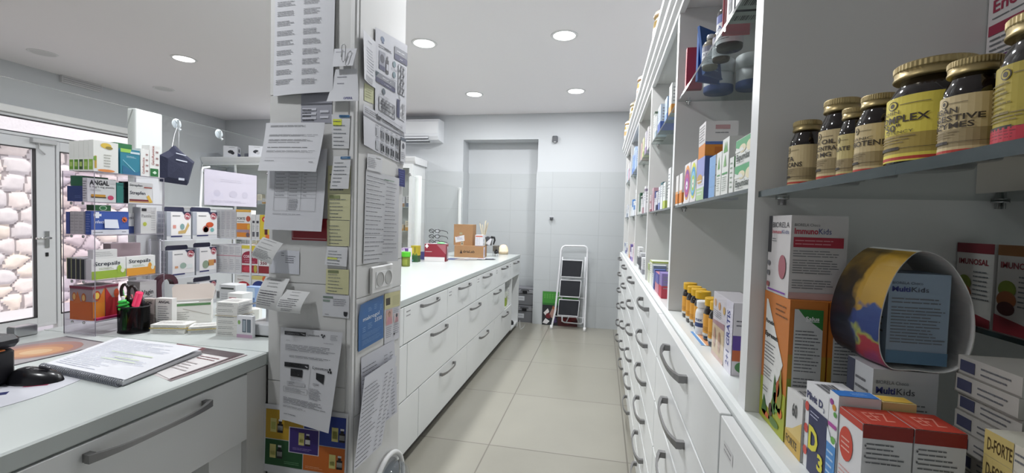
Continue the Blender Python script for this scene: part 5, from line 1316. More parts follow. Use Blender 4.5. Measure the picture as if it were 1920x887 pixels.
flat('magazine', 'second thin brochure lying beneath the red-lettered one at the counter edge', 'brochure', [(-1.135, .930), (-1.046, .902), (-1.030, 1.13), (-1.06, 1.14)], CZ + .00005, .0003, 'c9c2c2', [('r', .8, 0, 1, 1, '7a6a6c')], .1, .25)
m = MB()
N = 14
base = [(-1.42, .60)] + [(-1.262 - (1 - math.sin(PI * i / N * .5 + PI * .5)) * .0 + .028 * math.sin(PI * i / N), .60 + .26 * i / N) for i in range(N + 1)] + [(-1.36, .90), (-1.42, .88)]
m.prism(base, 'z', CZ + .0003, CZ + .0012, pm('c9cad2', .5))
for q in ((-1.335, .73, .05, .02, '2c3060', .8), (-1.315, .80, .045, .02, '9a3a58', .6), (-1.37, .79, .05, .02, '8a8a9a', .6)):
    x, y, w_, h_, c_, an = q
    m.add([(x + dx * math.cos(an) - dy * math.sin(an), y + dx * math.sin(an) + dy * math.cos(an), CZ + .0016) for dx, dy in ((-w_ / 2, -h_ / 2), (w_ / 2, -h_ / 2), (w_ / 2, h_ / 2), (-w_ / 2, h_ / 2))], [(0, 1, 2, 3)], c_)
m.build('mouse_mat', label='pale rounded printed mat under the black mouse at the left edge', cat='mat')
# black computer mouse lying there, and the black desk machine cut by the left edge
m = MB()
prof_n = 10
vs, fs = [], []
for j in range(7):
    ph = j / 6 * PI / 2
    for i in range(20):
        a = 2 * PI * i / 20
        ce = math.cos(ph) ** .8 if j < 6 else .0
        vs.append((.058 * math.cos(a) * ce - .004 * math.sin(ph), .033 * math.sin(a) * ce, .034 * math.sin(ph) * (1 - .12 * math.cos(a))))
for j in range(6):
    for i in range(20):
        fs.append((j * 20 + i, j * 20 + (i + 1) % 20, (j + 1) * 20 + (i + 1) % 20, (j + 1) * 20 + i))
m.add(vs, fs, pm('17171b', .25), True); m.poly(vs[:20][::-1], DARK)
m.tube([(.03, 0, .03), (.02, 0, .034), (.01, 0, .035)], .004, pm('3a3a40', .3))
m.build('computer_mouse', loc=(-1.345, .815, CZ + .0013), rot=.35, label='glossy black computer mouse beside the spiral notebook', cat='mouse')
t = thing('receipt_printer', 'black receipt printer standing on the counter, cut by the left edge', 'printer', (-1.445, .735, CZ + .0013), .12)
m = MB(); m.cbox(-.07, .07, -.06, .06, 0, .085, pm('1b1a20', .4), .008); m.build('body', t)
m = MB(); m.cbox(-.078, .078, -.066, .066, .088, .118, pm('1d1c22', .4), .01); m.box(-.02, .079, -.03, .03, .0852, .0878, pm('c0682c', .4)); m.build('lid', t)

# ================================================================== far part of the left counter
GF = 'things at the far end of the counter'
t = thing('screw_jar', 'green jar with bright green screw cap on the far counter, next to the pillar', 'jar', (-1.672, 3.60, CZ + .0004))
m = MB(); m.lathe([(0, 0), (.033, 0), (.035, .004), (.035, .085), (0, .085)], pm('7a8430', .3), n=26)
m.decor([('r', 0, 0, 1, 1, '6f7a2c'), ('r', .25, .1, .7, .8, '8f9a40')], .1, .07, lambda a, b, o: ((.0352 + o) * math.cos(math.radians(200 + a * 160)), (.0352 + o) * math.sin(math.radians(200 + a * 160)), .008 + b * .07), sub=.01); m.build('body', t)
m = MB(); m.lathe([(0, .085), (.039, .085), (.040, .088), (.040, .124), (.037, .128), (0, .128)], pm('55b92c', .35), n=26, smooth=False); m.build('cap', t)
bx('narrow white box left of the green-capped jar, half behind the pillar', -1.735, -1.712, 3.56, 3.62, CZ + .0004, .098, 'e4e0e2')
bx('white and purple tea box between the green-capped jar and the yellow-green box', -1.812, -1.735, 3.78, 3.86, CZ + .0004, .145, 'dedce2', decor={'f': [('p', [(.5, 1), (1, 1), (1, .5), (.8, .35)], '6a4a8c'), ('p', [(0, 1), (.5, 1), (.3, .8)], 'b49ac0'), lines(.55, .05, .95, .3, 3)], 't': [('r', .1, .1, .5, .9, 'b8a0c4'), ('r', .6, .3, .95, .9, '7a5a9c')]})
bx('yellow and dark green box on the far counter, left of the crimson box', -1.80, -1.73, 3.98, 4.05, CZ + .0004, .158, 'b0a030', decor={'f': [('r', 0, 0, 1, .4, '2f5a34'), ('p', [(0, .4), (0, .5), (.2, .42), (.4, .55), (.6, .42), (.8, .55), (1, .45), (1, .4)], '5f7a34'), ('e', .3, .7, .12, .2, 'd0bc48'), ('e', .6, .75, .12, .2, '8a8430'), ('e', .3, .1, .08, .06, '5a9a9a')], 'r': [('r', 0, 0, 1, .4, '2a4a2c')]})
bx('small dark blue box behind the yellow and green box', -1.82, -1.775, 4.26, 4.31, CZ + .0004, .08, '4a4a80')
t = thing('glove_box', 'large crimson and white carton on the far counter with a white cross', 'carton', (-1.622, 4.20, CZ + .0004), .2)
m = MB(); m.box(-.108, .108, -.07, .07, 0, .172, pm('8a2436', .45), {'r': pm('7a2030', .45), 't': pm('b8929a', .5)})
W, H, f = facemap('f', .216, .14, .172)
m.decor([('r', 0, 0, .93, .25, 'e2dfe0'), ('r', .03, .84, .18, .92, 'f0f0f0'), ('r', .07, .77, .14, .99, 'f0f0f0'), lines(.04, .52, .36, .60, 1, 'e8dadc'), ('r', .97, 0, 1, 1, '5a1824'), ('p', [(.55, .98), (.98, .98), (.98, .42)], 'a5606a')], W, H, f)
W, H, f = facemap('r', .216, .14, .172)
m.decor([('r', .4, .1, .9, .85, 'b9b8c2'), ('r', .5, .25, .75, .7, '8a8c9a')], W, H, f); m.build('carton', t)
m = MB(); m.add([(-.06, -.05, .1755), (.10, -.06, .1765), (.09, .05, .1755), (-.05, .06, .1745)], [(0, 1, 2, 3), (3, 2, 1, 0)], PAPER); m.lathe([(.04, 0), (.038, .006), (.02, .012), (0, .013)], pm('7fd088', .5), (.045, -.01, .177), n=20); m.build('green_swab_pack', t)
# spectacle rack
t = thing('spectacle_rack', 'clear rack of dark reading glasses behind the crimson carton', 'spectacle rack', (-1.735, 4.50, CZ + .0004))
m = MB(); m.cbox(-.09, .09, -.05, .05, 0, .012, pm('d4d6d8', .3), .003); m.box(-.012, .012, -.006, .006, .012, .32, ACRYL, {'f': pm('c8ccd0', .3)}); m.build('stand', t)
for k in range(4):
    z = .12 + k * .058
    g = MB(); fr = pm('26262c', .35)
    for s in (-1, 1):
        cx_ = s * .033
        g.tube([(cx_ + .027 * math.cos(q * PI / 8), -.02, z + .018 * math.sin(q * PI / 8)) for q in range(16)], .0035, fr, closed=True, n=6)
        g.tube([(cx_ + s * .027, -.02, z + .006), (cx_ + s * .04, .02, z + .006), (cx_ + s * .05 + .015, .10, z - .01), (cx_ + s * .05 + .017, .12, z - .03)], .0035, fr, n=6)
    g.tube([(-.007, -.02, z + .004), (.007, -.02, z + .004)], .003, fr, n=6)
    g.build('reading_glasses', loc=(-1.745, 4.465, CZ), label='dark-rimmed reading glasses on the clear rack, %s' % ['bottom pair', 'second pair from the bottom', 'second pair from the top', 'top pair'][k], cat='glasses', group='reading glasses on the rack')
# brown cartons
t = thing('cardboard_box', 'long low brown cardboard box with black logo lettering on the far counter', 'cardboard box', (-1.462, 4.86, CZ + .0004), .10)
m = MB(); m.box(-.165, .165, -.12, .12, 0, .130, KRAFT)
W, H, f = facemap('f', .33, .24, .130)
m.decor([('t', .30, .40, .22, 'driaLab', '2c2420', .40, .02), ('p', [(.19, .34), (.235, .66), (.28, .34), (.26, .34), (.235, .54), (.21, .34)], '2c2420'), ('e', .235, .40, .022, .09, '2c2420')], W, H, f)
W, H, f = facemap('r', .33, .24, .130)
m.decor([('r', .02, .0, .42, .92, 'd5ccd8'), ('r', .2, .2, .3, .7, '8a7ab0'), ('e', .7, .5, .04, .06, '8a3a34')], W, H, f); m.build('carton', t)
t = thing('cardboard_box', 'tall plain brown cardboard box standing on the long low one, white label taped on', 'cardboard box', (-1.545, 4.89, CZ + .131), .06)
m = MB(); m.box(-.110, .110, -.085, .085, 0, .232, KRAFT); m.box(-.112, -.02, -.087, .087, .2325, .237, pm('b8956c', .8)); m.box(.0, .112, -.087, .087, .2325, .237, pm('b8956c', .8))
W, H, f = facemap('f', .22, .17, .232)
m.decor([('p', [(.06, .40), (.55, .50), (.58, .22), (.10, .12)], 'dcdee2'), lines(.16, .26, .5, .38, 3, '8a8aa8'), ('r', .1, .40, .3, .42, 'a03a34'), ('r', .3, .52, .45, .62, 'a8a080'), ('r', .38, .0, .52, .2, 'b8b09a'), ('r', .42, .05, .48, .1, '2c2c30'), ('r', .42, .14, .48, .17, '2c2c30')], W, H, f); m.build('carton', t)
bx('white box with orange heading and dotted table on the low brown box', -1.388, -1.298, 4.77, 4.86, CZ + .131, .125, 'e2e2e6', decor={'f': [('r', .06, .82, .94, .92, 'd06a54')] + [('e', .55, .72 - k * .13, .03, .02, '3a3a4a') for k in range(5)] + [lines(.08, .67 - k * .13, .45, .75 - k * .13, 1, '8a8ca8') for k in range(5)] + [('r', 0, .0, 1, .03, '6a6a9a')], 'r': [('e', .4, .5, .25, .15, 'b0b4be'), lines(.1, .05, .9, .3, 3)]})
t = thing('reed_diffuser', 'vase of thin reeds and pale dried twigs behind the white box on the brown cartons', 'reed diffuser', (-1.335, 4.935, CZ + .131))
m = MB(); m.lathe([(0, 0), (.026, 0), (.032, .02), (.024, .07), (.014, .10), (.016, .12), (0, .118)], pm('b5ac98', .5), n=22); m.build('vase', t)
for k in range(9):
    a = k * .7
    m = MB(); m.tube([(.004 * math.cos(a), .004 * math.sin(a), .05), ((.02 + .012 * (k % 4)) * (1 if k % 3 else -1), .02 * math.sin(a), .24 + .012 * (k % 5))], .0014 if k % 2 else .006, pm('8a7a5c' if k % 2 else 'b0a894', .8), n=6); m.build('reed', t)
t = thing('card_terminal', 'dark grey card payment terminal with a black handset arm on the low brown box', 'card terminal', (-1.315, 4.99, CZ + .131))
m = MB(); m.prism([(-.02, 0), (.06, 0), (.06, .09), (.02, .105), (-.02, .085)], 'y', -.035, .035, pm('55565a', .4)); m.build('body', t)
m = MB(); m.tube([(.055, 0, .095), (.095, 0, .092), (.10, 0, .06), (.085, 0, .01)], [.014, .014, .011, .008], DARK, n=8); m.build('arm', t)
m = MB(); m.add([(-.01, -.037, .02), (.05, -.037, .0), (.075, -.036, .075), (.06, -.036, .085)], [(0, 1, 2, 3), (3, 2, 1, 0)], PAPER); m.build('receipt', t)
t = thing('small_device', 'dark device with round black knob on glass feet right of the brown boxes', 'device', (-1.225, 5.09, CZ + .0004))
m = MB(); m.cbox(-.03, .03, -.03, .06, .055, .125, pm('6a655c', .5), .004); m.build('body', t)
m = MB(); m.lathe([(0, .03), (.022, .032), (.03, .05), (.022, .066), (0, .07)], DARK, (.022, -.05, 0), n=20); m.lathe([(0, .068), (.012, .07), (.014, .082), (0, .09)], DARK, (.022, -.05, 0), n=16); m.build('knob', t)
for x, y in ((-.02, -.04), (.04, -.06), (.03, -.02), (-.02, .05)):
    m = MB(); m.tube([(x, y, 0), (x, y, .056)], .004, pm('b8bcc0', .2, .6), n=8); m.build('leg', t)
for k, (c, cs, lb) in enumerate((('4a5a8a', [(-1.62, 4.36), (-1.35, 4.40), (-1.33, 4.58), (-1.60, 4.56)], 'blue printed leaflet at the left of the leaflets before the brown boxes'), ('b0a8a4', [(-1.48, 4.34), (-1.27, 4.44), (-1.30, 4.60), (-1.48, 4.54)], 'beige printed leaflet in the middle of the leaflets before the brown boxes'), ('3a3a48', [(-1.36, 4.50), (-1.10, 4.58), (-1.15, 4.66), (-1.36, 4.64)], 'dark edged leaflet at the right of the leaflets before the brown boxes'), ('d8dade', [(-1.42, 4.46), (-1.2, 4.50), (-1.22, 4.62), (-1.42, 4.60)], 'white leaflet lying on top of the leaflets before the brown boxes'))):
    flat('leaflet', lb, 'leaflet', cs, CZ + .0003 + k * .003, .0028, c, [lines(.1, .1, .9, .9, 5, '9a9aa2'), ('r', .6, .5, .95, .9, ['c8ccd8', 'd8846a', 'b8bcc8', 'a87a90'][k])], .25, .15, group='leaflets before the brown boxes')
t = thing('night_light', 'egg-shaped pale orange lamp on a beige base at the far end of the counter', 'lamp', (-1.205, 5.42, CZ + .0004))
m = MB(); m.lathe([(0, 0), (.058, 0), (.061, .004), (.062, .036), (0, .036)], pm('b8a88c', .6), n=30); m.build('base', t)
GLOW = emit_mat('night_light_shade', (1.0, .74, .48), .35)
m = MB(); m.lathe([(.060, .0365)] + [(.060 * math.cos(q * PI / 20) ** .75 if q < 10 else 0, .0365 + .085 * math.sin(q * PI / 20)) for q in range(11)], GLOW, n=30); m.build('shade', t)
# things in the open niche
bx('white and lime box standing in the open niche of the counter', -1.09, -1.03, 4.86, 4.93, .3666, .16, 'd8dcd2', decor={'f': [('r', 0, 0, 1, .6, '9ab04a')], 'r': [('r', 0, .1, .5, .7, '9aa83a'), lines(.5, .3, .9, .8, 4)]})
bx('slim white box next to the lime box in the open niche', -1.10, -1.03, 4.935, 4.985, .3666, .20, 'e0e2e0', decor={'r': [lines(.1, .3, .9, .9, 6)]})
m = MB(); m.tube([(-1.06 + .0, 5.16 + .05 * math.cos(a * .5), .14 + .075 * math.sin(a * .5)) for a in range(2, 10)] + [(-1.05, 5.2, .085), (-1.04, 5.26, .080)], .006, DARK, n=8); m.lathe([(0, 0), (.035, 0), (.035, .03), (.02, .05), (0, .05)], DARK, (-1.05, 5.25, .0705), n=18)
m.build('power_cable', label='coiled black cable with plug in the tall open niche at the counter end', cat='cable')
m = MB(); m.tube([(-.985, 5.50, .07), (-.975, 5.46, .03), (-.96, 5.40, .006), (-.94, 5.30, .005), (-.92, 5.42, .005), (-.93, 5.60, .006)], .004, pm('d8d8d6', .4)); m.build('white_cable', label='thin white cable on the floor at the end of the counter', cat='cable')
# toolboxes in the wall recess
for k in range(2):
    t = thing('toolbox', ['lower grey plastic toolbox with white label in the wall recess', 'upper grey plastic toolbox with white label in the wall recess'][k], 'toolbox', (-.965, 5.822, .0005 + k * .232), group='grey toolboxes in the recess')
    m = MB(); m.prism([(-.105, 0), (.105, 0), (.115, .145), (-.115, .145)], 'y', -.10, .10, pm('77787c', .5)); W, H = .2, .145
    m.decor([('r', .08, .38, .48, .78, 'd6d8dc'), lines(.12, .5, .44, .66, 2)], W, H, lambda a, b, o: (-.105 + a * .21, -.10 - o, b * .145)); m.build('body', t)
    m = MB(); m.cbox(-.12, .12, -.105, .105, .147, .20, pm('8a8b8f', .5), .008); m.cbox(-.118, .118, -.102, .102, .2, .224, pm('7c7d82', .5), .006); m.build('lid', t)
    m = MB(); m.cbox(-.03, .03, -.115, -.104, .15, .185, DARK, .003); m.tube([(-.05, -.108, .19), (-.045, -.12, .197), (.045, -.12, .197), (.05, -.108, .19)], .006, pm('5a5b60', .4)); m.build('handle', t)

# ------------------------------------------------------------------ step ladder and picture board
t = thing('step_ladder', 'white folding step ladder with three black treads leaning at the far wall', 'step ladder', (0, 0, 0))
LW = pm('dcdde0', .35)
def fy(z): return 5.46 + .115 * z / 1.06   # front frame leans back
fl, fr_ = [], []
path = [(-.575, .012), (-.565, .06), (-.535, .22), (-.520, .45), (-.498, .80), (-.492, .97)]
arc = [(-.486, 1.0), (-.470, 1.028), (-.445, 1.040)]
rp = [(-.165, .012), (-.166, .06), (-.166, .22), (-.163, .45), (-.163, .80), (-.163, .985)]
ra = [(-.168, 1.012), (-.182, 1.036), (-.205, 1.046)]
pts = [(x, fy(z), z) for x, z in path + arc] + [(x, fy(z), z) for x, z in (rp + ra)[::-1]]
m = MB(); m.tube(pts, .0125, LW, n=10); m.build('front_frame', t)
for x, y in ((-.575, fy(0)), (-.165, fy(0))):
    m = MB(); m.lathe([(0, .0), (.019, 0), (.017, .05), (.0, .05)], pm('e6e6e6', .5), (x, y, .0003), n=14); m.build('foot', t)
def by(z): return 5.625 - .07 * z
m = MB(); m.tube([(-.455, by(.06), .07), (-.470, by(.4), .4), (-.472, by(.92), .90)], .009, LW); m.build('rear_leg', t)
m = MB(); m.tube([(-.195, by(.06), .07), (-.19, by(.4), .4), (-.186, by(.92), .91)], .009, LW); m.build('rear_leg', t)
m = MB(); m.tube([(-.455, by(.06), .075), (-.43, by(.05), .06), (-.22, by(.05), .055), (-.195, by(.06), .075)], .009, LW); m.build('rear_foot_bar', t)
for a, b in (((-.40, .07), (-.335, .22)), ((-.31, .22), (-.245, .07))):
    m = MB(); m.tube([(a[0], by(a[1]), a[1]), (b[0], by(b[1]), b[1])], .007, LW); m.build('brace', t)
for zt, zb, xl in ((.868, .660, -.478), (.618, .415, -.490), (.372, .175, -.502)):
    w_ = .262
    tr = thing('tread', None, None, (0, 0, 0)); tr.parent = t
    def tp(x, q):   # tread folded up: plane leaning
        z = zb + (zt - zb) * q
        return (x, 5.500 - .012 + .012 * q - .004, z)
    m = MB()
    m.tube([tp(xl, .0), tp(xl + w_ - .012, 0), tp(xl + w_, 1), tp(xl + .012, 1)], .008, LW, closed=True, n=8); m.build('tread_rim', tr)
    m = MB(); A = [tp(xl + .006, .03), tp(xl + w_ - .016, .03), tp(xl + w_ - .006, .97), tp(xl + .016, .97)]
    m.add([(p[0], p[1] - .004, p[2]) for p in A] + [(p[0], p[1] + .004, p[2]) for p in A], [(0, 1, 2, 3), (7, 6, 5, 4), (0, 4, 5, 1), (1, 5, 6, 2), (2, 6, 7, 3), (3, 7, 4, 0)], pm('1d1f26', .7, bump=.5, bscale=300)); m.build('black_mat', tr)
    m = MB(); m.tube([(-.545 + (zb * .05), fy(zb), zb - .012), (-.163, fy(zb), zb - .012)], .004, LW, n=6); m.build('cross_bar', t)
t = thing('picture_board', 'poster board with green top and dark red picture below, behind the ladder', 'board', (-.493, 5.668, .0005), (-.012, 0, 0))
m = MB(); m.box(-.228, .228, -.006, .006, 0, .435, pm('24262a', .5))
rb = random.Random(8)
items = [('r', 0, .66, 1, 1, '3f8a34'), ('r', 0, .60, 1, .66, '2c6a2c')]
items += [('r', .04 + .075 * i, .80 + .05 * j, .085 + .075 * i, .83 + .05 * j, '5fa04c') for i in range(7) for j in range(3)]
items += [('p', [(.04, .36), (.16, .50), (.20, .40), (.10, .28)], 'd8d4d2'), ('p', [(.20, .30), (.32, .60), (.36, .34), (.30, .2)], 'a8847a'), ('p', [(.02, .06), (.1, .2), (.22, .12), (.14, .03)], 'd4d2d4'), ('e', .18, .28, .08, .08, '6a1c24'), ('p', [(.26, .05), (.38, .3), (.42, .1)], '4a3a6a'), ('r', .45, .28, 1, .55, '5a2024'), ('e', .62, .4, .14, .12, '9a2a30'), ('e', .85, .3, .12, .14, '7a2428'), ('r', .45, 0, 1, .26, '4a1a1e'), ('e', .7, .15, .15, .1, '8a2c30'), ('p', [(.3, .58), (.42, .5), (.4, .44), (.28, .5)], 'c4703a')]
W, H, f = .456, .435, (lambda a, b, o: (-.228 + a * .456, -.006 - o, b * .435))
m.decor(items, W, H, f); m.build('board', t)

# ------------------------------------------------------------------ air conditioner, sensor, cable stub
t = thing('air_conditioner', 'white wall-mounted air conditioner with open louvre, high on the far wall', 'air conditioner', (-2.56, 5.69, 2.355))
ACW = pm('e6e8ec', .22)
m = MB(); m.prism([(0, 0), (-.19, .015), (-.215, .06), (-.215, .25), (-.19, .285), (0, .29)], 'x', -.44, .43, ACW); m.build('body', t)
m = MB(); m.prism([(-.2155, .095), (-.2165, .245), (-.2175, .245), (-.2185, .095)], 'x', -.43, .425, pm('edeff2', .15)); m.build('front_panel', t)
m = MB(); m.box(-.41, .27, -.205, -.09, -.001, .016, pm('3a3c42', .6)); m.prism([(-.216, .018), (-.217, .06), (-.219, .06), (-.219, .018)], 'x', -.42, .30, pm('3c3e46', .5)); m.build('outlet', t)
m = MB(); m.prism([(-.222, .054), (-.240, .026), (-.236, .024), (-.218, .052)], 'x', -.42, .30, ACW); m.build('louvre', t)
m = MB(); m.prism([(-.20, -.006), (-.245, .002), (-.244, .008), (-.20, .0)], 'x', -.42, .30, ACW); m.build('louvre', t)
t = thing('motion_sensor', 'small dark grey motion sensor on the far wall right of the recess', 'sensor', (-.622, 5.69, 2.355))
m = MB(); m.cbox(-.033, .033, -.05, 0, 0, .078, pm('5a5c60', .5), .008); m.build('housing', t)
m = MB(); m.lathe([(0, -.006), (.018, -.004), (.022, .004), (0, .004)], pm('c8c8ca', .3), (0, -.035, .0), n=16); m.build('lens', t)
t = thing('cable_stub', 'small grey cable outlet on the tiled far wall above the ladder', 'cable outlet', (-.637, 5.68, 1.385))
m = MB(); m.lathe([(0, -.03), (.014, -.028), (.022, .0), (.026, .012), (0, .014)], pm('6a6c70', .5), (0, -.026, 0), n=14); m.build('cap', t)
m = MB(); m.cbox(-.03, .03, -.004, .0, -.02, .03, pm('c6c9cc', .5), .002); m.build('plate', t)

# ------------------------------------------------------------------ glazed cabinets along the far wall
def cabinet(x0, x1, label, last=False):
    y0, y1, zt = 5.30, 5.685, 2.03
    t = thing('glazed_cabinet', label, 'cabinet', ((x0 + x1) / 2, y1, 0), group='white glazed cabinets along the far wall')
    w = (x1 - x0) / 2
    d = y0 - y1
    m = MB(); m.box(-w, -w + .02, d, 0, 0, zt, WHITE); m.box(w - .02, w, d, 0, 0, zt, WHITE); m.box(-w + .02, w - .02, -.012, 0, 0, zt, WHITE); m.box(-w + .02, w - .02, d, -.012, 0, .5, WHITE); m.box(-w + .02, w - .02, d, -.012, zt - .02, zt, WHITE); m.build('carcass', t)
    m = MB(); e = .03
    m.prism([(d - .0, zt + .001), (d - .02, zt + .03), (d - .035, zt + .075), (d - .035, zt + .09), (0, zt + .09), (0, zt + .001)], 'x', -w - (.0), w + (e if last else 0), pm('e4e5e6', .35)); m.build('cornice', t)
    for k in range(3):
        m = MB(); m.box(-w + .021, w - .021, d + .03, -.015, .85 + k * .31, .858 + k * .31, GLASSG, {'f': pm('a8b4b4', .3)}); m.build('shelf', t)
    for s in (-1, 1):
        a, b = (-w + .003, -.002) if s < 0 else (.002, w - .003)
        dd = thing('door', None, None, (0, 0, 0)); dd.parent = t
        m = MB(); z0_, z1_ = .52, zt - .01
        q = .045 if last else .010
        m.box(a, a + q, d - .018, d - .001, z0_, z1_, WHITE); m.box(b - q, b, d - .018, d - .001, z0_, z1_, WHITE); m.box(a + q, b - q, d - .018, d - .001, z0_, z0_ + q, WHITE); m.box(a + q, b - q, d - .018, d - .001, z1_ - q, z1_, WHITE)
        m.build('door_frame', dd)
        m = MB(); m.box(a + q, b - q, d - .012, d - .007, z0_ + q, z1_ - q, GLASS); m.build('glass_pane', dd)
        m = MB(); m.lathe([(0, 0), (.016, 0), (.016, .012), (0, .014)], CHROME, n=16); m.build('hinge', dd, loc=((a + .03) if s < 0 else (b - .03), d - .018, zt - .14), rot=(PI / 2, 0, 0))
    return t
cabinet(-5.59, -4.48, 'white glazed cabinet in the far left corner with camera boxes on top')
cabinet(-4.475, -3.435, 'white glazed cabinet in the middle of the far wall, behind the pillar')
cabinet(-3.43, -2.385, 'white glazed cabinet under the air conditioner, seen at the right of the pillar', True)
rc = random.Random(11)
for (xa, xb, nm) in ((-5.5, -4.55, 'far left glazed cabinet'), (-3.0, -2.45, 'glazed cabinet under the air conditioner')):
    for lev in range(4):
        z = (.502, .8585, 1.1685, 1.4785)[lev]
        x = xa
        k = 0
        while x < xb - .05:
            w_ = rc.uniform(.045, .085)
            h_ = rc.uniform(.07, .16)
            col = rc.choice(['dcdcd8', 'd4d4da', 'e0d8c4', 'd8d8d8', 'ccd4da', 'd8c8b0'])
            bnd = rc.choice(['c89a5a', '8a90a8', 'b0b4bc', 'a8866a', '6a7890'])
            bx('small pale medicine box on the %s shelf inside the %s' % (['lowest', 'second', 'third', 'top'][lev], nm), x, x + w_, 5.40, 5.46, z + .0004, h_, col, decor={'f': [('r', 0, 0, 1, .35, bnd), lines(.15, .45, .85, .9, 3)]}, group='medicine boxes on the %s shelf of the %s' % (['lowest', 'second', 'third', 'top'][lev], nm))
            x += w_ + rc.uniform(.004, .05)
for k, x in enumerate((-5.235, -4.82, -4.42)):
    carton(['white surveillance camera box on the glazed cabinet, leftmost', 'white surveillance camera box on the glazed cabinet, second from the left', 'white surveillance camera box on the glazed cabinet, partly behind the pillar papers'][k], (x, 5.44, 2.1205), (.175, .16, .165), 'dfe0e6', rot=.5, group='camera boxes on the glazed cabinet', cat='box', name='camera_box', decor={'f': [('e', .52, .5, .2, .14, '3a3c44'), ('e', .66, .42, .13, .14, '26262c' if k != 1 else 'c8c8cc'), ('p', [(.3, .5), (.5, .66), (.7, .62), (.6, .46)], '2c2d33'), lines(.4, .84, .9, .92, 1)], 'r': [('r', .1, .05, .95, .42, '3a4488'), ('e', .5, .68, .18, .16, '4a4c58'), lines(.2, .1, .8, .36, 2, 'c8cce0')]})
    if k < 2:
        bx(['small grey bundle behind the leftmost camera box', 'small dark bundle behind the second camera box'][k], x + .15, x + .20, 5.50, 5.56, 2.1205, .08, '8a8c98')
# low white counter along the left wall
t = thing('side_counter', 'low white display counter by the left wall beyond the glass', 'counter', (-5.32, 4.98, 0))
m = MB(); m.box(-.26, .26, -.28, .28, .0, 1.38, pm('dfe2e6', .4)); m.build('body', t)
m = MB(); m.cbox(-.27, .27, -.29, .29, 1.3805, 1.41, pm('f0f2f4', .3), .004); m.build('top', t)

# ================================================================== papers stuck on the pillar
def sheet(name, label, cat, face, TL, TR, BR, BL, items, base='d3d4d9', lift=.0, disp=None, N=12, group='papers taped to the pillar', rough=.8):
    W = (Vector(TR) - Vector(TL)).length
    H = (Vector(TL) - Vector(BL)).length
    def f(a, b, o):
        u = (BL[0] * (1 - a) + BR[0] * a) * (1 - b) + (TL[0] * (1 - a) + TR[0] * a) * b
        z = (BL[1] * (1 - a) + BR[1] * a) * (1 - b) + (TL[1] * (1 - a) + TR[1] * a) * b
        q = .0042 + lift + o
        if disp:
            dd = disp(a, b)
            if isinstance(dd, tuple):
                q += dd[0]; u += dd[1]; z += dd[2]
            else:
                q += dd
        return (u, PY0 - q, z) if face == 'f' else (PX1 + q, u, z)
    m = MB()
    n = N if disp else 1
    vs = [f(i / n, j / n, 0) for j in range(n + 1) for i in range(n + 1)]
    fs = [(j * (n + 1) + i, j * (n + 1) + i + 1, (j + 1) * (n + 1) + i + 1, (j + 1) * (n + 1) + i) for j in range(n) for i in range(n)]
    m.add(vs, fs, pm(base, rough), bool(disp))
    e = [f(i / n, j / n, -.0005) for j in range(n + 1) for i in range(n + 1)]
    m.add(e, [q[::-1] for q in fs], pm(base, rough), bool(disp))
    m.decor(items, W, H, f, sub=max(W, H) / 10 if disp else None, off0=.0005)
    return m.build(name, label=label, cat=cat, group=group)
K = '4a4b50'
def para(x0, x1, zs, n=4, c='5c5d62'):
    out = []
    for z in zs:
        out.append(('l', x0, z - .045, x1, z, n, c))
    return out
# -- front face, top to bottom
ad = []
for k in range(13):
    ad += [('l', .05, .93 - k * .071, .36, .97 - k * .071, 3, '55565c'), ('l', .50, .94 - k * .073, .80, .985 - k * .073, 4, '55565c')]
sheet('address_list', 'large white two-column typed list taped at the top of the pillar front', 'paper', 'f', (-.979, 2.10), (-.780, 2.10), (-.780, 1.700), (-.979, 1.692), ad, lift=.004, disp=lambda a, b: .006 * math.sin(a * PI) * (1 - b) + .006 * (1 - b) ** 2)
sheet('form', 'grey printed form partly covered by the large two-column list', 'paper', 'f', (-.891, 1.73), (-.788, 1.73), (-.788, 1.612), (-.891, 1.612), [('r', 0, .46, 1, .50, '55565e')] + para(.05, .9, (.95, .84, .74), 3, '6a6a72') + [('r', .05, .10 + k * .11, .5, .16 + k * .11, 'c8c9d2') for k in range(3)] + [('r', .62, .12 + k * .14, .9, .18 + k * .14, 'c8c9d2') for k in range(2)] + [lines(.05, .05, .45, .38, 4, '44454c')], base='9b9ca6')
sheet('note', 'small white note held by a paper clip on the pillar', 'note', 'f', (-.775, 1.822), (-.703, 1.820), (-.711, 1.769), (-.775, 1.768), [lines(.08, .75, .6, .88, 1, '9a9aa6')], lift=.012, disp=lambda a, b: .008 * (1 - b))
m = MB(); q = PY0 - .030
m.tube([(-.739, q, 1.812), (-.742, q, 1.785), (-.738, q, 1.778), (-.732, q, 1.783), (-.730, q, 1.822), (-.735, q, 1.830), (-.742, q, 1.824), (-.744, q, 1.792)], .0011, CHROME, n=6)
m.build('paper_clip', label='metal paper clip on the small white note', cat='paper clip')
sheet('note', 'white handwritten note with a blue printed word at its lower right corner', 'note', 'f', (-.774, 1.765), (-.706, 1.765), (-.694, 1.670), (-.796, 1.671), [('t', .52, .06, .07, 'OPERIL', '34347c', .3, .02), lines(.15, .72, .6, .80, 1, '8a8a98'), lines(.2, .52, .5, .60, 1, '8a8a98')], lift=.006, disp=lambda a, b: .010 * (1 - b) ** 2)
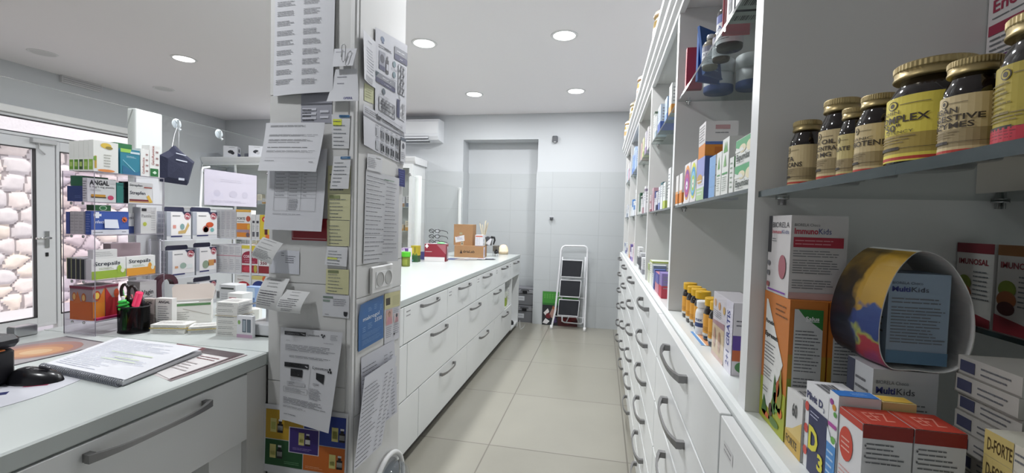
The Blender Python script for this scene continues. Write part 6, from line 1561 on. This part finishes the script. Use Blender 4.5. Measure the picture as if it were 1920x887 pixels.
def memo(label, TL, TR, BR, BL, base, rows, head=None, hl=None, lift=.001, disp=None):
    it = []
    rr = random.Random(int(abs(TL[1]) * 1000))
    st = .82 / rows
    for k in range(rows):
        x1 = rr.uniform(.5, .95)
        it.append(('l', .10, .06 + k * st, x1, .06 + k * st + st * .55, 1, rr.choice(['6a6c74', '56606a', '707478'])))
    if head: it += [('r', .42, .91, .98, .985, head), ('l', .5, .92, .9, .975, 1, 'a8c0d8')]
    if hl: it = [('r', .08, hl[0], .55, hl[1], hl[2])] + it
    return sheet('memo', label, 'note', 'f', TL, TR, BR, BL, it, base=base, lift=lift, disp=disp)
memo('white memo with teal heading strip and yellow highlighting, upper right of the pillar front', (-.789, 1.637), (-.728, 1.635), (-.731, 1.537), (-.786, 1.538), 'd2d3d6', 7, '3a6a94', (.66, .86, 'd8e04a'))
memo('white memo with teal heading strip below the highlighted one', (-.778, 1.514), (-.722, 1.515), (-.726, 1.419), (-.786, 1.419), 'd4d5d8', 7, '3a6a94', lift=.004, disp=lambda a, b: .005 * (1 - b))
memo('pale yellow sticky note half covered by the lower teal-headed memo', (-.799, 1.487), (-.724, 1.487), (-.725, 1.406), (-.799, 1.405), 'cfcda8', 3, lift=.0005)
memo('pale yellow sticky note with green marker lines, upper of the full ones', (-.798, 1.404), (-.724, 1.405), (-.724, 1.328), (-.798, 1.328), 'cfcda6', 6, hl=(.82, .94, '8c9468'))
memo('pale yellow sticky note with faint writing below the green-marked one', (-.800, 1.326), (-.725, 1.326), (-.726, 1.251), (-.798, 1.250), 'cdcba4', 6)
memo('white memo with one yellow highlighted line under the sticky notes', (-.798, 1.248), (-.730, 1.248), (-.731, 1.191), (-.803, 1.194), 'd6d7da', 5, hl=(.32, .42, 'd4dc70'), disp=lambda a, b: .004 * (1 - b))
memo('pale yellow sticky note with dark marker words, lowest of the sticky notes', (-.800, 1.181), (-.725, 1.182), (-.726, 1.107), (-.802, 1.110), 'cfcda2', 6, hl=(.84, .95, '7c8460'))
sheet('memo', 'white memo with grey bars and a small dark badge, under the sticky notes', 'note', 'f', (-.811, 1.105), (-.723, 1.105), (-.723, 1.037), (-.811, 1.040), [('r', .02, .82, .4, .92, '7a8a80'), ('r', .02, .66, .28, .76, '8a9a90'), lines(.4, .5, .95, .85, 4, '8a8a92'), ('e', .87, .17, .07, .1, '2c2d32'), ('r', .80, .2, .95, .28, '2c2d32'), ('r', .1, .08, .25, .1, '6a6a70')], lift=.001)
sheet('letter', 'white typed letter curling off the pillar, left side', 'paper', 'f', (-.997, 1.612), (-.800, 1.610), (-.812, 1.465), (-1.006, 1.467), para(.09, .92, (.95, .76, .66), 3, '55565c') + [('l', .09, .58, .7, .605, 1, '55565c'), ('l', .09, .475, .8, .505, 1, '2c2d32')] + para(.09, .92, (.43,), 3) + [('r', .09, .27, .95, .273, '9a9aa0'), ('l', .09, .2, .3, .23, 1, '7a7a80'), ('l', .85, .18, .93, .21, 1, '5c5d62')], lift=.016, disp=lambda a, b: .022 * (1 - b) ** 1.5 + .004 * math.sin(a * PI), base='d6d7dc')
tb = [('r', .14, .40 + k * .044, .86, .403 + k * .044, '8a8b90') for k in range(12)] + [('r', .14, .24, .86, .243, '8a8b90')] + [('r', x, .24, x + .004, .90, '8a8b90') for x in (.14, .38, .60, .86)]
tb += [('l', .16, .42 + k * .044, .34, .438 + k * .044, 1, '5c5d62') for k in range(11)] + [('l', .40, .42 + k * .044, .57, .438 + k * .044, 1, '5c5d62') for k in range(11)] + [('l', .64, .42 + k * .044, .7, .438 + k * .044, 1, '5c5d62') for k in range(11)] + [('l', .40, .25, .58, .39, 7, '5c5d62'), ('l', .14, .19, .68, .205, 1, '6a6a70')]
sheet('table_sheet', 'white sheet with a printed table hanging below the curled letter', 'paper', 'f', (-.995, 1.535), (-.797, 1.535), (-.805, 1.292), (-1.0, 1.293), tb, lift=.008, disp=lambda a, b: .012 * (1 - b) ** 2, base='cfd0d6')
sheet('sign', 'dark red sign with rounded white border, mostly hidden by the table sheet', 'sign', 'f', (-.921, 1.33), (-.799, 1.33), (-.799, 1.259), (-.921, 1.259), [('r', .025, .06, 1, 1, '8a1c28'), ('r', .05, .13, .97, .16, 'c8a0a4'), ('r', .045, .13, .06, 1, 'c8a0a4')], base='c9c9cc', rough=.4)
def roll(k0, up=True):
    """paper strip pinned at the top whose body bulges outward and curls sideways"""
    return lambda a, b: k0 * math.sin(min(1, (1 - b) * 1.05 + .05) * PI * .62) + .010 * (1 - a) + .012 * max(0, a - .72) * -1
sheet('receipt', 'long curled till receipt at the left edge of the pillar, upper one', 'receipt', 'f', (-.998, 1.270), (-.940, 1.252), (-.955, 1.190), (-1.012, 1.212), para(.1, .8, (.95, .8, .6), 3, '6a6a70') + [lines(.05, .1, .9, .5, 6, '7a7a80')], lift=.010, disp=lambda a, b: (.030 * math.sin((1 - b) * PI * .55) + .014 * (1 - a), 0, 0), base='d2d3d3')
sheet('note', 'small white handwritten note behind the upper curled receipt', 'note', 'f', (-.990, 1.232), (-.891, 1.230), (-.891, 1.159), (-.992, 1.160), [lines(.38, .72, .5, .92, 2, '7a7a84'), lines(.52, .45, .9, .8, 4, '7a7a84')], lift=.001, base='ced0d8')
sheet('receipt', 'wide curled till receipt at the left edge of the pillar, middle one', 'receipt', 'f', (-.992, 1.150), (-.917, 1.145), (-.928, 1.052), (-.998, 1.062), para(.25, .75, (.95, .85, .75), 2, '6a6a70') + [lines(.05, .1, .8, .62, 7, '7a7a80'), ('l', .1, .46, .85, .54, 1, '4a4a50')], lift=.008, disp=lambda a, b: (.034 * math.sin((1 - b) * PI * .6) + .010 * (1 - a), 0, 0), base='d2d3d3')
sheet('receipt', 'smaller curled till receipt, lowest of the three', 'receipt', 'f', (-.921, 1.115), (-.846, 1.110), (-.856, 1.050), (-.932, 1.054), para(.3, .7, (.95, .82), 2, '6a6a70') + [lines(.05, .25, .85, .6, 4, '7a7a80'), ('l', .3, .6, .85, .68, 1, '4a4a50'), lines(.2, .06, .7, .2, 2, '6a6a70')], lift=.012, disp=lambda a, b: (.030 * math.sin((1 - b) * PI * .6) + .008 * (1 - a), 0, 0), base='d3d4d4')
ly = [('r', .07, .925, .42, .965, '2c2d32'), ('t', .11, .933, .018, 'LYSANCIN', '8a8b90', .2), ('p', [(.33, .955), (.40, .935), (.41, .945)], 'c0c1c6'), ('t', .44, .935, .02, 'Lysostom', '5c5d62', .2, .01), ('e', .68, .955, .015, .01, '3a3b40'), ('e', .70, .935, .015, .01, '3a3b40'), ('e', .72, .95, .014, .01, '3a3b40'), lines(.82, .91, .95, .965, 4, '8a8a90'), ('l', .1, .865, .2, .875, 1, '6a6a70'), ('l', .72, .865, .94, .88, 1, '8a8a90')]
ly += [('l', .09, .76, .93, .83, 5, '6a6b70'), ('l', .16, .69, .88, .715, 2, '4a4b50'), ('r', .08, .585, .50, .635, '2c2d32'), ('t', .12, .597, .026, 'LYSANCIN', 'b0b1b6', .25), ('p', [(.40, .622), (.48, .597), (.485, .61)], 'c8c9ce'), ('r', .53, .33, .534, .62, '9a9aa0'), ('t', .57, .600, .028, 'Lysostom', '4a4b50', .27, .01), ('e', .87, .615, .018, .013, '2c2d32'), ('e', .89, .59, .018, .013, '2c2d32'), ('e', .85, .59, .015, .011, '2c2d32')]
ly += [('r', .19, .49, .40, .57, '26272c'), ('l', .22, .5, .37, .55, 2, '5a5b60'), ('l', .18, .45, .42, .48, 3, '9a9aa0'), ('r', .13, .395, .46, .435, 'c2c3c8'), ('l', .16, .4, .43, .43, 2, '6a6a70'), ('p', [(.64, .565), (.79, .555), (.79, .46), (.65, .50)], '26272c'), ('l', .6, .43, .75, .46, 2, '8a8a90'), ('l', .55, .28, .78, .40, 9, '7a7a80')]
ly += [('r', .07, .372, .51, .374, '6a6a70'), ('r', .07, .316, .51, .318, '6a6a70'), ('r', .07, .316, .074, .374, '6a6a70'), ('r', .506, .316, .51, .374, '6a6a70'), ('l', .1, .325, .48, .365, 3, '7a7a80'), ('l', .07, .19, .9, .26, 5, '5c5d62'), ('l', .07, .15, .6, .17, 2, '6a6a70'), ('l', .08, .07, .34, .085, 1, '4a4b50')]
sheet('letter', 'white letter with two black logo bars, lower middle of the pillar front', 'paper', 'f', (-.943, .998), (-.735, .998), (-.760, .705), (-.944, .714), ly, lift=.010, disp=lambda a, b: .030 * max(0, a * (1 - b) - .15) + .004, base='d4d5da')
bt = lambda x, y, s: [('r', x, y, x + .075 * s, y + .20 * s, 'c8c07a'), ('r', x + .01, y + .04 * s, x + .065 * s, y + .15 * s, 'a8a85a'), ('r', x + .088 * s, y, x + .155 * s, y + .13 * s, '1e1a1c'), ('r', x + .105 * s, y + .13 * s, x + .138 * s, y + .17 * s, '1e1a1c'), ('r', x + .10 * s, y + .165 * s, x + .143 * s, y + .195 * s, 'd8d8da'), ('r', x + .09 * s, y + .03 * s, x + .153 * s, y + .10 * s, 'd0d0cc')]
po = [('r', .02, .50, .48, .93, 'b8942a'), ('r', .49, .50, .98, .93, '2c3f8c'), ('r', .02, .11, .48, .49, '1f4f2a'), ('r', .49, .11, .98, .49, 'c2682a'), ('r', .31, .335, .675, .71, 'd8d4dc'), ('r', .32, .345, .665, .70, '3a2a70')]
po += bt(.08, .60, 1.0) + bt(.08, .22, 1.0) + bt(.82, .58, 1.0) + bt(.80, .19, 1.0) + bt(.43, .46, .9) + [('l', .36, .38, .63, .42, 2, '9a8ac0'), ('l', .26, .15, .46, .2, 2, '6a9a70'), ('l', .52, .14, .75, .18, 2, 'e0b088'), ('l', .52, .84, .72, .88, 1, '7a8ac8')]
sheet('poster', 'colourful advertising poster with yellow, blue, green, orange and violet panels of bottles', 'poster', 'f', (-1.006, .752), (-.720, .752), (-.724, .540), (-1.008, .540), po, lift=.002, disp=lambda a, b: .003 * (1 - b), base='cfd0d4', rough=.35)

# -- side face (towards the aisle)
sheet('leaflet', 'narrow white typed sheet at the corner of the pillar side, behind the clipped note', 'paper', 'r', (1.190, 1.885), (1.281, 1.885), (1.283, 1.742), (1.200, 1.745), [lines(.4, .85, .75, .9, 1, '8a8a98'), lines(.3, .2, .95, .75, 9, 'a4a4b0'), lines(.2, .02, .95, .15, 4, '5c5d62')], lift=.004, disp=lambda a, b: .010 * (1 - a) ** 2)
sheet('note', 'pale yellow slip under the narrow white sheet on the pillar side', 'note', 'r', (1.225, 1.742), (1.283, 1.742), (1.283, 1.693), (1.225, 1.690), [lines(.1, .2, .8, .8, 4, 'a8a884')], base='c9cba6')
ap = [('e', .20, .905, .055, .03, '5a6a86'), ('r', .18, .86, .24, .875, '3a4a70'), ('l', .09, .79, .5, .835, 2, '5c5d66'), ('l', .25, .80, .48, .83, 1, '33343e'),
      ('r', .10, .55, .28, .76, '8a8c98'), ('r', .10, .55, .28, .60, '34385c'), ('e', .19, .68, .06, .05, '3c3e4c'), ('r', .30, .54, .38, .70, '2a2b34'), ('r', .31, .58, .37, .65, 'b8b9c2'), ('r', .32, .70, .36, .74, '55565e'), ('e', .56, .70, .05, .035, '6a8088'), ('e', .56, .58, .05, .035, '6a8088'), ('l', .46, .63, .66, .65, 1, '8a8a92'), ('l', .46, .51, .66, .53, 1, '8a8a92'),
      ('r', .56, .83, 1, .91, '7d7f88'), ('l', .64, .85, .96, .89, 1, 'd4d5da'), ('r', .56, .765, 1, .828, '34365a'), ('l', .74, .78, .86, .81, 1, 'd4d5da'),
      ('r', .69, .40, .93, .73, '55565e'), ('r', .70, .405, .92, .725, 'cfd0d6')] + [('r', .76, y, .87, y + .075, '6a6b74') for y in (.43, .53, .63)] + [('r', .775, y + .01, .855, y + .065, 'cfd0d6') for y in (.43, .53, .63)] + [
      ('p', [(.0, .50), (.14, .50), (.0, .42)], '5a8a94'), ('r', .0, .435, .60, .50, '7d7f88'), ('l', .2, .45, .55, .485, 1, 'd4d5da'), ('r', .0, .38, .60, .432, '34365a'), ('l', .25, .395, .5, .42, 1, 'd4d5da'), ('e', .24, .315, .05, .035, '55606a'), ('l', .12, .255, .42, .27, 1, '8a8a92'), ('r', .1, .07, .60, .23, '6a6b74'), ('r', .11, .075, .59, .225, 'd0d1d6'), ('l', .15, .1, .55, .21, 3, '44454c'), ('r', .66, .12, .76, .33, '34385c'), ('r', .76, .12, .94, .32, 'c8c9ce'), ('r', .77, .13, .93, .31, 'd6d7dc'), ('p', [(.83, .16), (.86, .28), (.89, .18)], '3c3e4c'), ('p', [(.70, .40), (.71, .40), (.78, .33), (.76, .33)], '34343c'), ('r', .07, .03, .85, .034, '7a7a82'), ('l', .8, .02, .9, .06, 3, '8a8a92')]
sheet('poster', 'white instruction poster with dark banners and bottle pictures, top of the pillar side', 'poster', 'r', (1.279, 1.930), (1.503, 1.960), (1.503, 1.645), (1.285, 1.665), ap, lift=.003, base='cdced4', disp=lambda a, b: .002 * a)
pg = [('r', 0, .72, 1, .76, '7a7b82')]
for r in range(2):
    for c in range(6):
        x, y = .28 + c * .12, .06 + (1 - r) * .33
        pg += [('r', x, y, x + .09, y + .24, 'aeb0b6'), ('r', x + .012, y + .02, x + .035, y + .2, '3c3d44'), ('r', x + .05, y + .02, x + .075, y + .18, '55565e'), ('l', x, y + .26, x + .09, y + .30, 1, '55565c')]
pg += [('l', .03, .8, .9, .95, 3, '5c5d62'), ('e', .35, .9, .05, .08, '34353c')]
sheet('pictogram_sheet', 'white sheet with two rows of small dark pictograms, curling at its left', 'paper', 'r', (1.205, 1.675), (1.500, 1.668), (1.500, 1.530), (1.212, 1.555), pg, lift=.001, base='cbccd2', disp=lambda a, b: .022 * max(0, .35 - a))
sheet('pictogram_sheet', 'small white slip with grey header and round badge, far edge of the pillar side', 'paper', 'r', (1.462, 1.628), (1.503, 1.628), (1.503, 1.540), (1.462, 1.540), [('r', 0, .84, 1, .97, '5a626e'), ('e', .5, .64, .24, .12, '55565e'), ('l', .1, .1, .9, .4, 4, '8a8a92')], lift=.006, base='d0d1d6')
sheet('business_card', 'small white card with a dark square code patch on the pillar side', 'card', 'r', (1.241, 1.534), (1.335, 1.536), (1.334, 1.483), (1.240, 1.484), [('l', .55, .78, .92, .88, 1, '34353c'), lines(.06, .15, .6, .8, 6, '8a8a92')], lift=.004, base='d6d7da')
ls = [('l', .02, .03 + k * .047, .60 + .12 * math.sin(k * 2.1), .052 + k * .047, 1, '6a6b72') for k in range(20)] + [('l', .62, .1 + k * .047, .95, .12 + k * .047, 1, '7a7a82') for k in range(18)] + [('r', 0, .30, .6, .303, '9a9aa0'), ('l', .55, .93, .9, .955, 1, '5a8a64')]
sheet('price_list', 'long white price list with its right half curling out from the pillar side', 'paper', 'r', (1.238, 1.485), (1.452, 1.478), (1.400, 1.190), (1.230, 1.195), ls, lift=.002, base='cdced2', disp=lambda a, b: (.045 * max(0, a - .55) * (1.3 - b), .03 * max(0, a - .6) * (1 - b), 0))
sheet('sticker', 'deep blue sticker at the far edge of the pillar side', 'sticker', 'r', (1.446, 1.512), (1.500, 1.512), (1.500, 1.450), (1.452, 1.452), [lines(.1, .1, .8, .9, 6, '5a64a4')], lift=.007, base='2a3070', rough=.4)
bp = [('t', .16, .60, .085, 'makrogol', 'dfe8f2', .66, .01), ('t', .62, .47, .085, '3350', 'dfe8f2', .30, .01), lines(.36, .76, .50, .86, 3, '8fb0d4'), lines(.60, .76, .72, .88, 3, '8fb0d4'), lines(.84, .68, .94, .82, 4, '8fb0d4'), lines(.14, .36, .26, .48, 3, '8fb0d4'), lines(.34, .38, .52, .52, 4, '8fb0d4'), ('l', .12, .22, .9, .33, 6, '7aa0cc'), ('l', .12, .08, .9, .19, 6, '7aa0cc')]
sheet('poster', 'bright blue leaflet with white lettering and a folded corner on the pillar side', 'poster', 'r', (1.208, 1.072), (1.362, 1.078), (1.367, .932), (1.210, .928), bp, lift=.002, base='2f66a4', rough=.45, disp=lambda a, b: .016 * max(0, (b - .72) * 1.5 - a * 1.2))
m = MB(); m.add([(PX1 + .012, 1.212, 1.035), (PX1 + .0155, 1.236, 1.062), (PX1 + .0125, 1.205, 1.066)], [(0, 1, 2), (2, 1, 0)], PAPER)
adv = [('r', .0, .68, 1, 1, 'c9c498'), ('r', .08, .76, .35, .90, '3a3228'), ('r', .5, .72, .95, .92, 'bdb98e'), ('r', .08, .36, .50, .66, 'c8a49c'), ('p', [(.12, .36), (.2, .52), (.4, .52), (.48, .36)], 'c89098'), ('e', .3, .58, .08, .05, '8a6a58'), ('e', .3, .555, .07, .045, 'b8907c'), ('r', .60, .36, .92, .54, 'd4c4c4'), ('p', [(.66, .36), (.7, .48), (.85, .46), (.88, .36)], 'b48a90'), ('e', .77, .50, .07, .04, '4a4a52'), ('l', .55, .56, .95, .66, 3, '7a7a88'), ('l', .08, .1, .5, .33, 6, '8a8a94'), ('l', .56, .12, .94, .33, 5, '8a8a94'), ('e', .62, .13, .04, .025, '34343c')]
sheet('leaflet', 'cream and white leaflet with small portrait pictures beside the blue one', 'leaflet', 'r', (1.371, 1.080), (1.488, 1.075), (1.490, .900), (1.376, .906), adv, lift=.001, base='d0d0d6')
l2 = [('l', .02 + .0 * k, .02 + k * .046, .55, .045 + k * .046, 1, '55565e') for k in range(19)] + [('l', .64, .02 + k * .046, .76, .045 + k * .046, 1, '5c5d66') for k in range(19)] + [('l', .82, .02 + k * .046, .94, .045 + k * .046, 1, '5c5d66') for k in range(19)]
sheet('price_list', 'white list with columns of figures tilting out from the pillar corner, front one', 'paper', 'r', (1.215, .850), (1.430, .855), (1.300, .600), (1.110, .622), l2, lift=.014, base='cdced4', disp=lambda a, b: .030 * (1 - b) * (1 - a * .5) + .008)
sheet('price_list', 'white list with columns of figures behind the tilted one, on the pillar side', 'paper', 'r', (1.225, .905), (1.445, .905), (1.455, .640), (1.235, .640), l2, lift=.003, base='c9cad2', disp=lambda a, b: .012 * (1 - b) * a)
sheet('price_list', 'third white list sheet showing only at the right behind the two lists', 'paper', 'r', (1.24, .80), (1.474, .80), (1.480, .655), (1.25, .655), [lines(.7, .1, .95, .9, 8, '9a9aa4')], lift=.001, base='cfcfd6')
t = thing('wall_socket', 'white double wall socket on the pillar side', 'socket', (PX1 + .0035, 1.342, 1.137))
m = MB(); m.cbox(0, .011, -.073, .073, -.044, .044, pm('dcdcdb', .35), .004); m.build('cover_plate', t)
m = MB(); m.box(.0111, .0125, -.048, .062, -.026, .026, pm('e6e6e6', .3)); m.build('insert', t)
for y in (-.021, .034):
    m = MB(); m.lathe([(.024, .0), (.024, .001), (.022, .0012), (.021, -.006), (0, -.006)], pm('b4b4b2', .4), n=28); m.lathe([(0, -.0045), (.0022, -.0045), (.0022, -.0035), (0, -.0035)], DARK, (0, -.006, 0), n=8); m.lathe([(0, -.0045), (.0022, -.0045), (.0022, -.0035), (0, -.0035)], DARK, (0, .006, 0), n=8)
    m.build('outlet', t, loc=(.0127, y, 0), rot=(0, PI / 2, 0))
t = thing('cup_holder', 'round white ring holder with a clear plastic bowl low on the pillar side', 'holder', (PX1 + .004, 1.405, .388))
m = MB(); m.tube([(.012 + .0 * q, .112 * math.cos(q * PI / 24), .118 * math.sin(q * PI / 24)) for q in range(48)], .0085, pm('dedede', .35), closed=True, n=10); m.build('ring', t)
m = MB(); m.lathe([(.1, 0), (.1, .004), (0, .004)], pm('b9babc', .5), n=36); m.build('back_plate', t, rot=(0, PI / 2, 0))
m = MB(); m.lathe([(.098, .010), (.095, .03), (.085, .05), (.06, .066), (.03, .073), (0, .075)], clear_mat('clear_bowl', (.86, .88, .9), 1.3, .05), n=36); m.tube([(.055 + .004 * k, -.02 + .02 * k, .03 + .03 * k) for k in range(3)], .003, pm('e4e6e8', .2)); m.build('bowl', t, loc=(0, .012, -.012), rot=(0, PI / 2, 0))
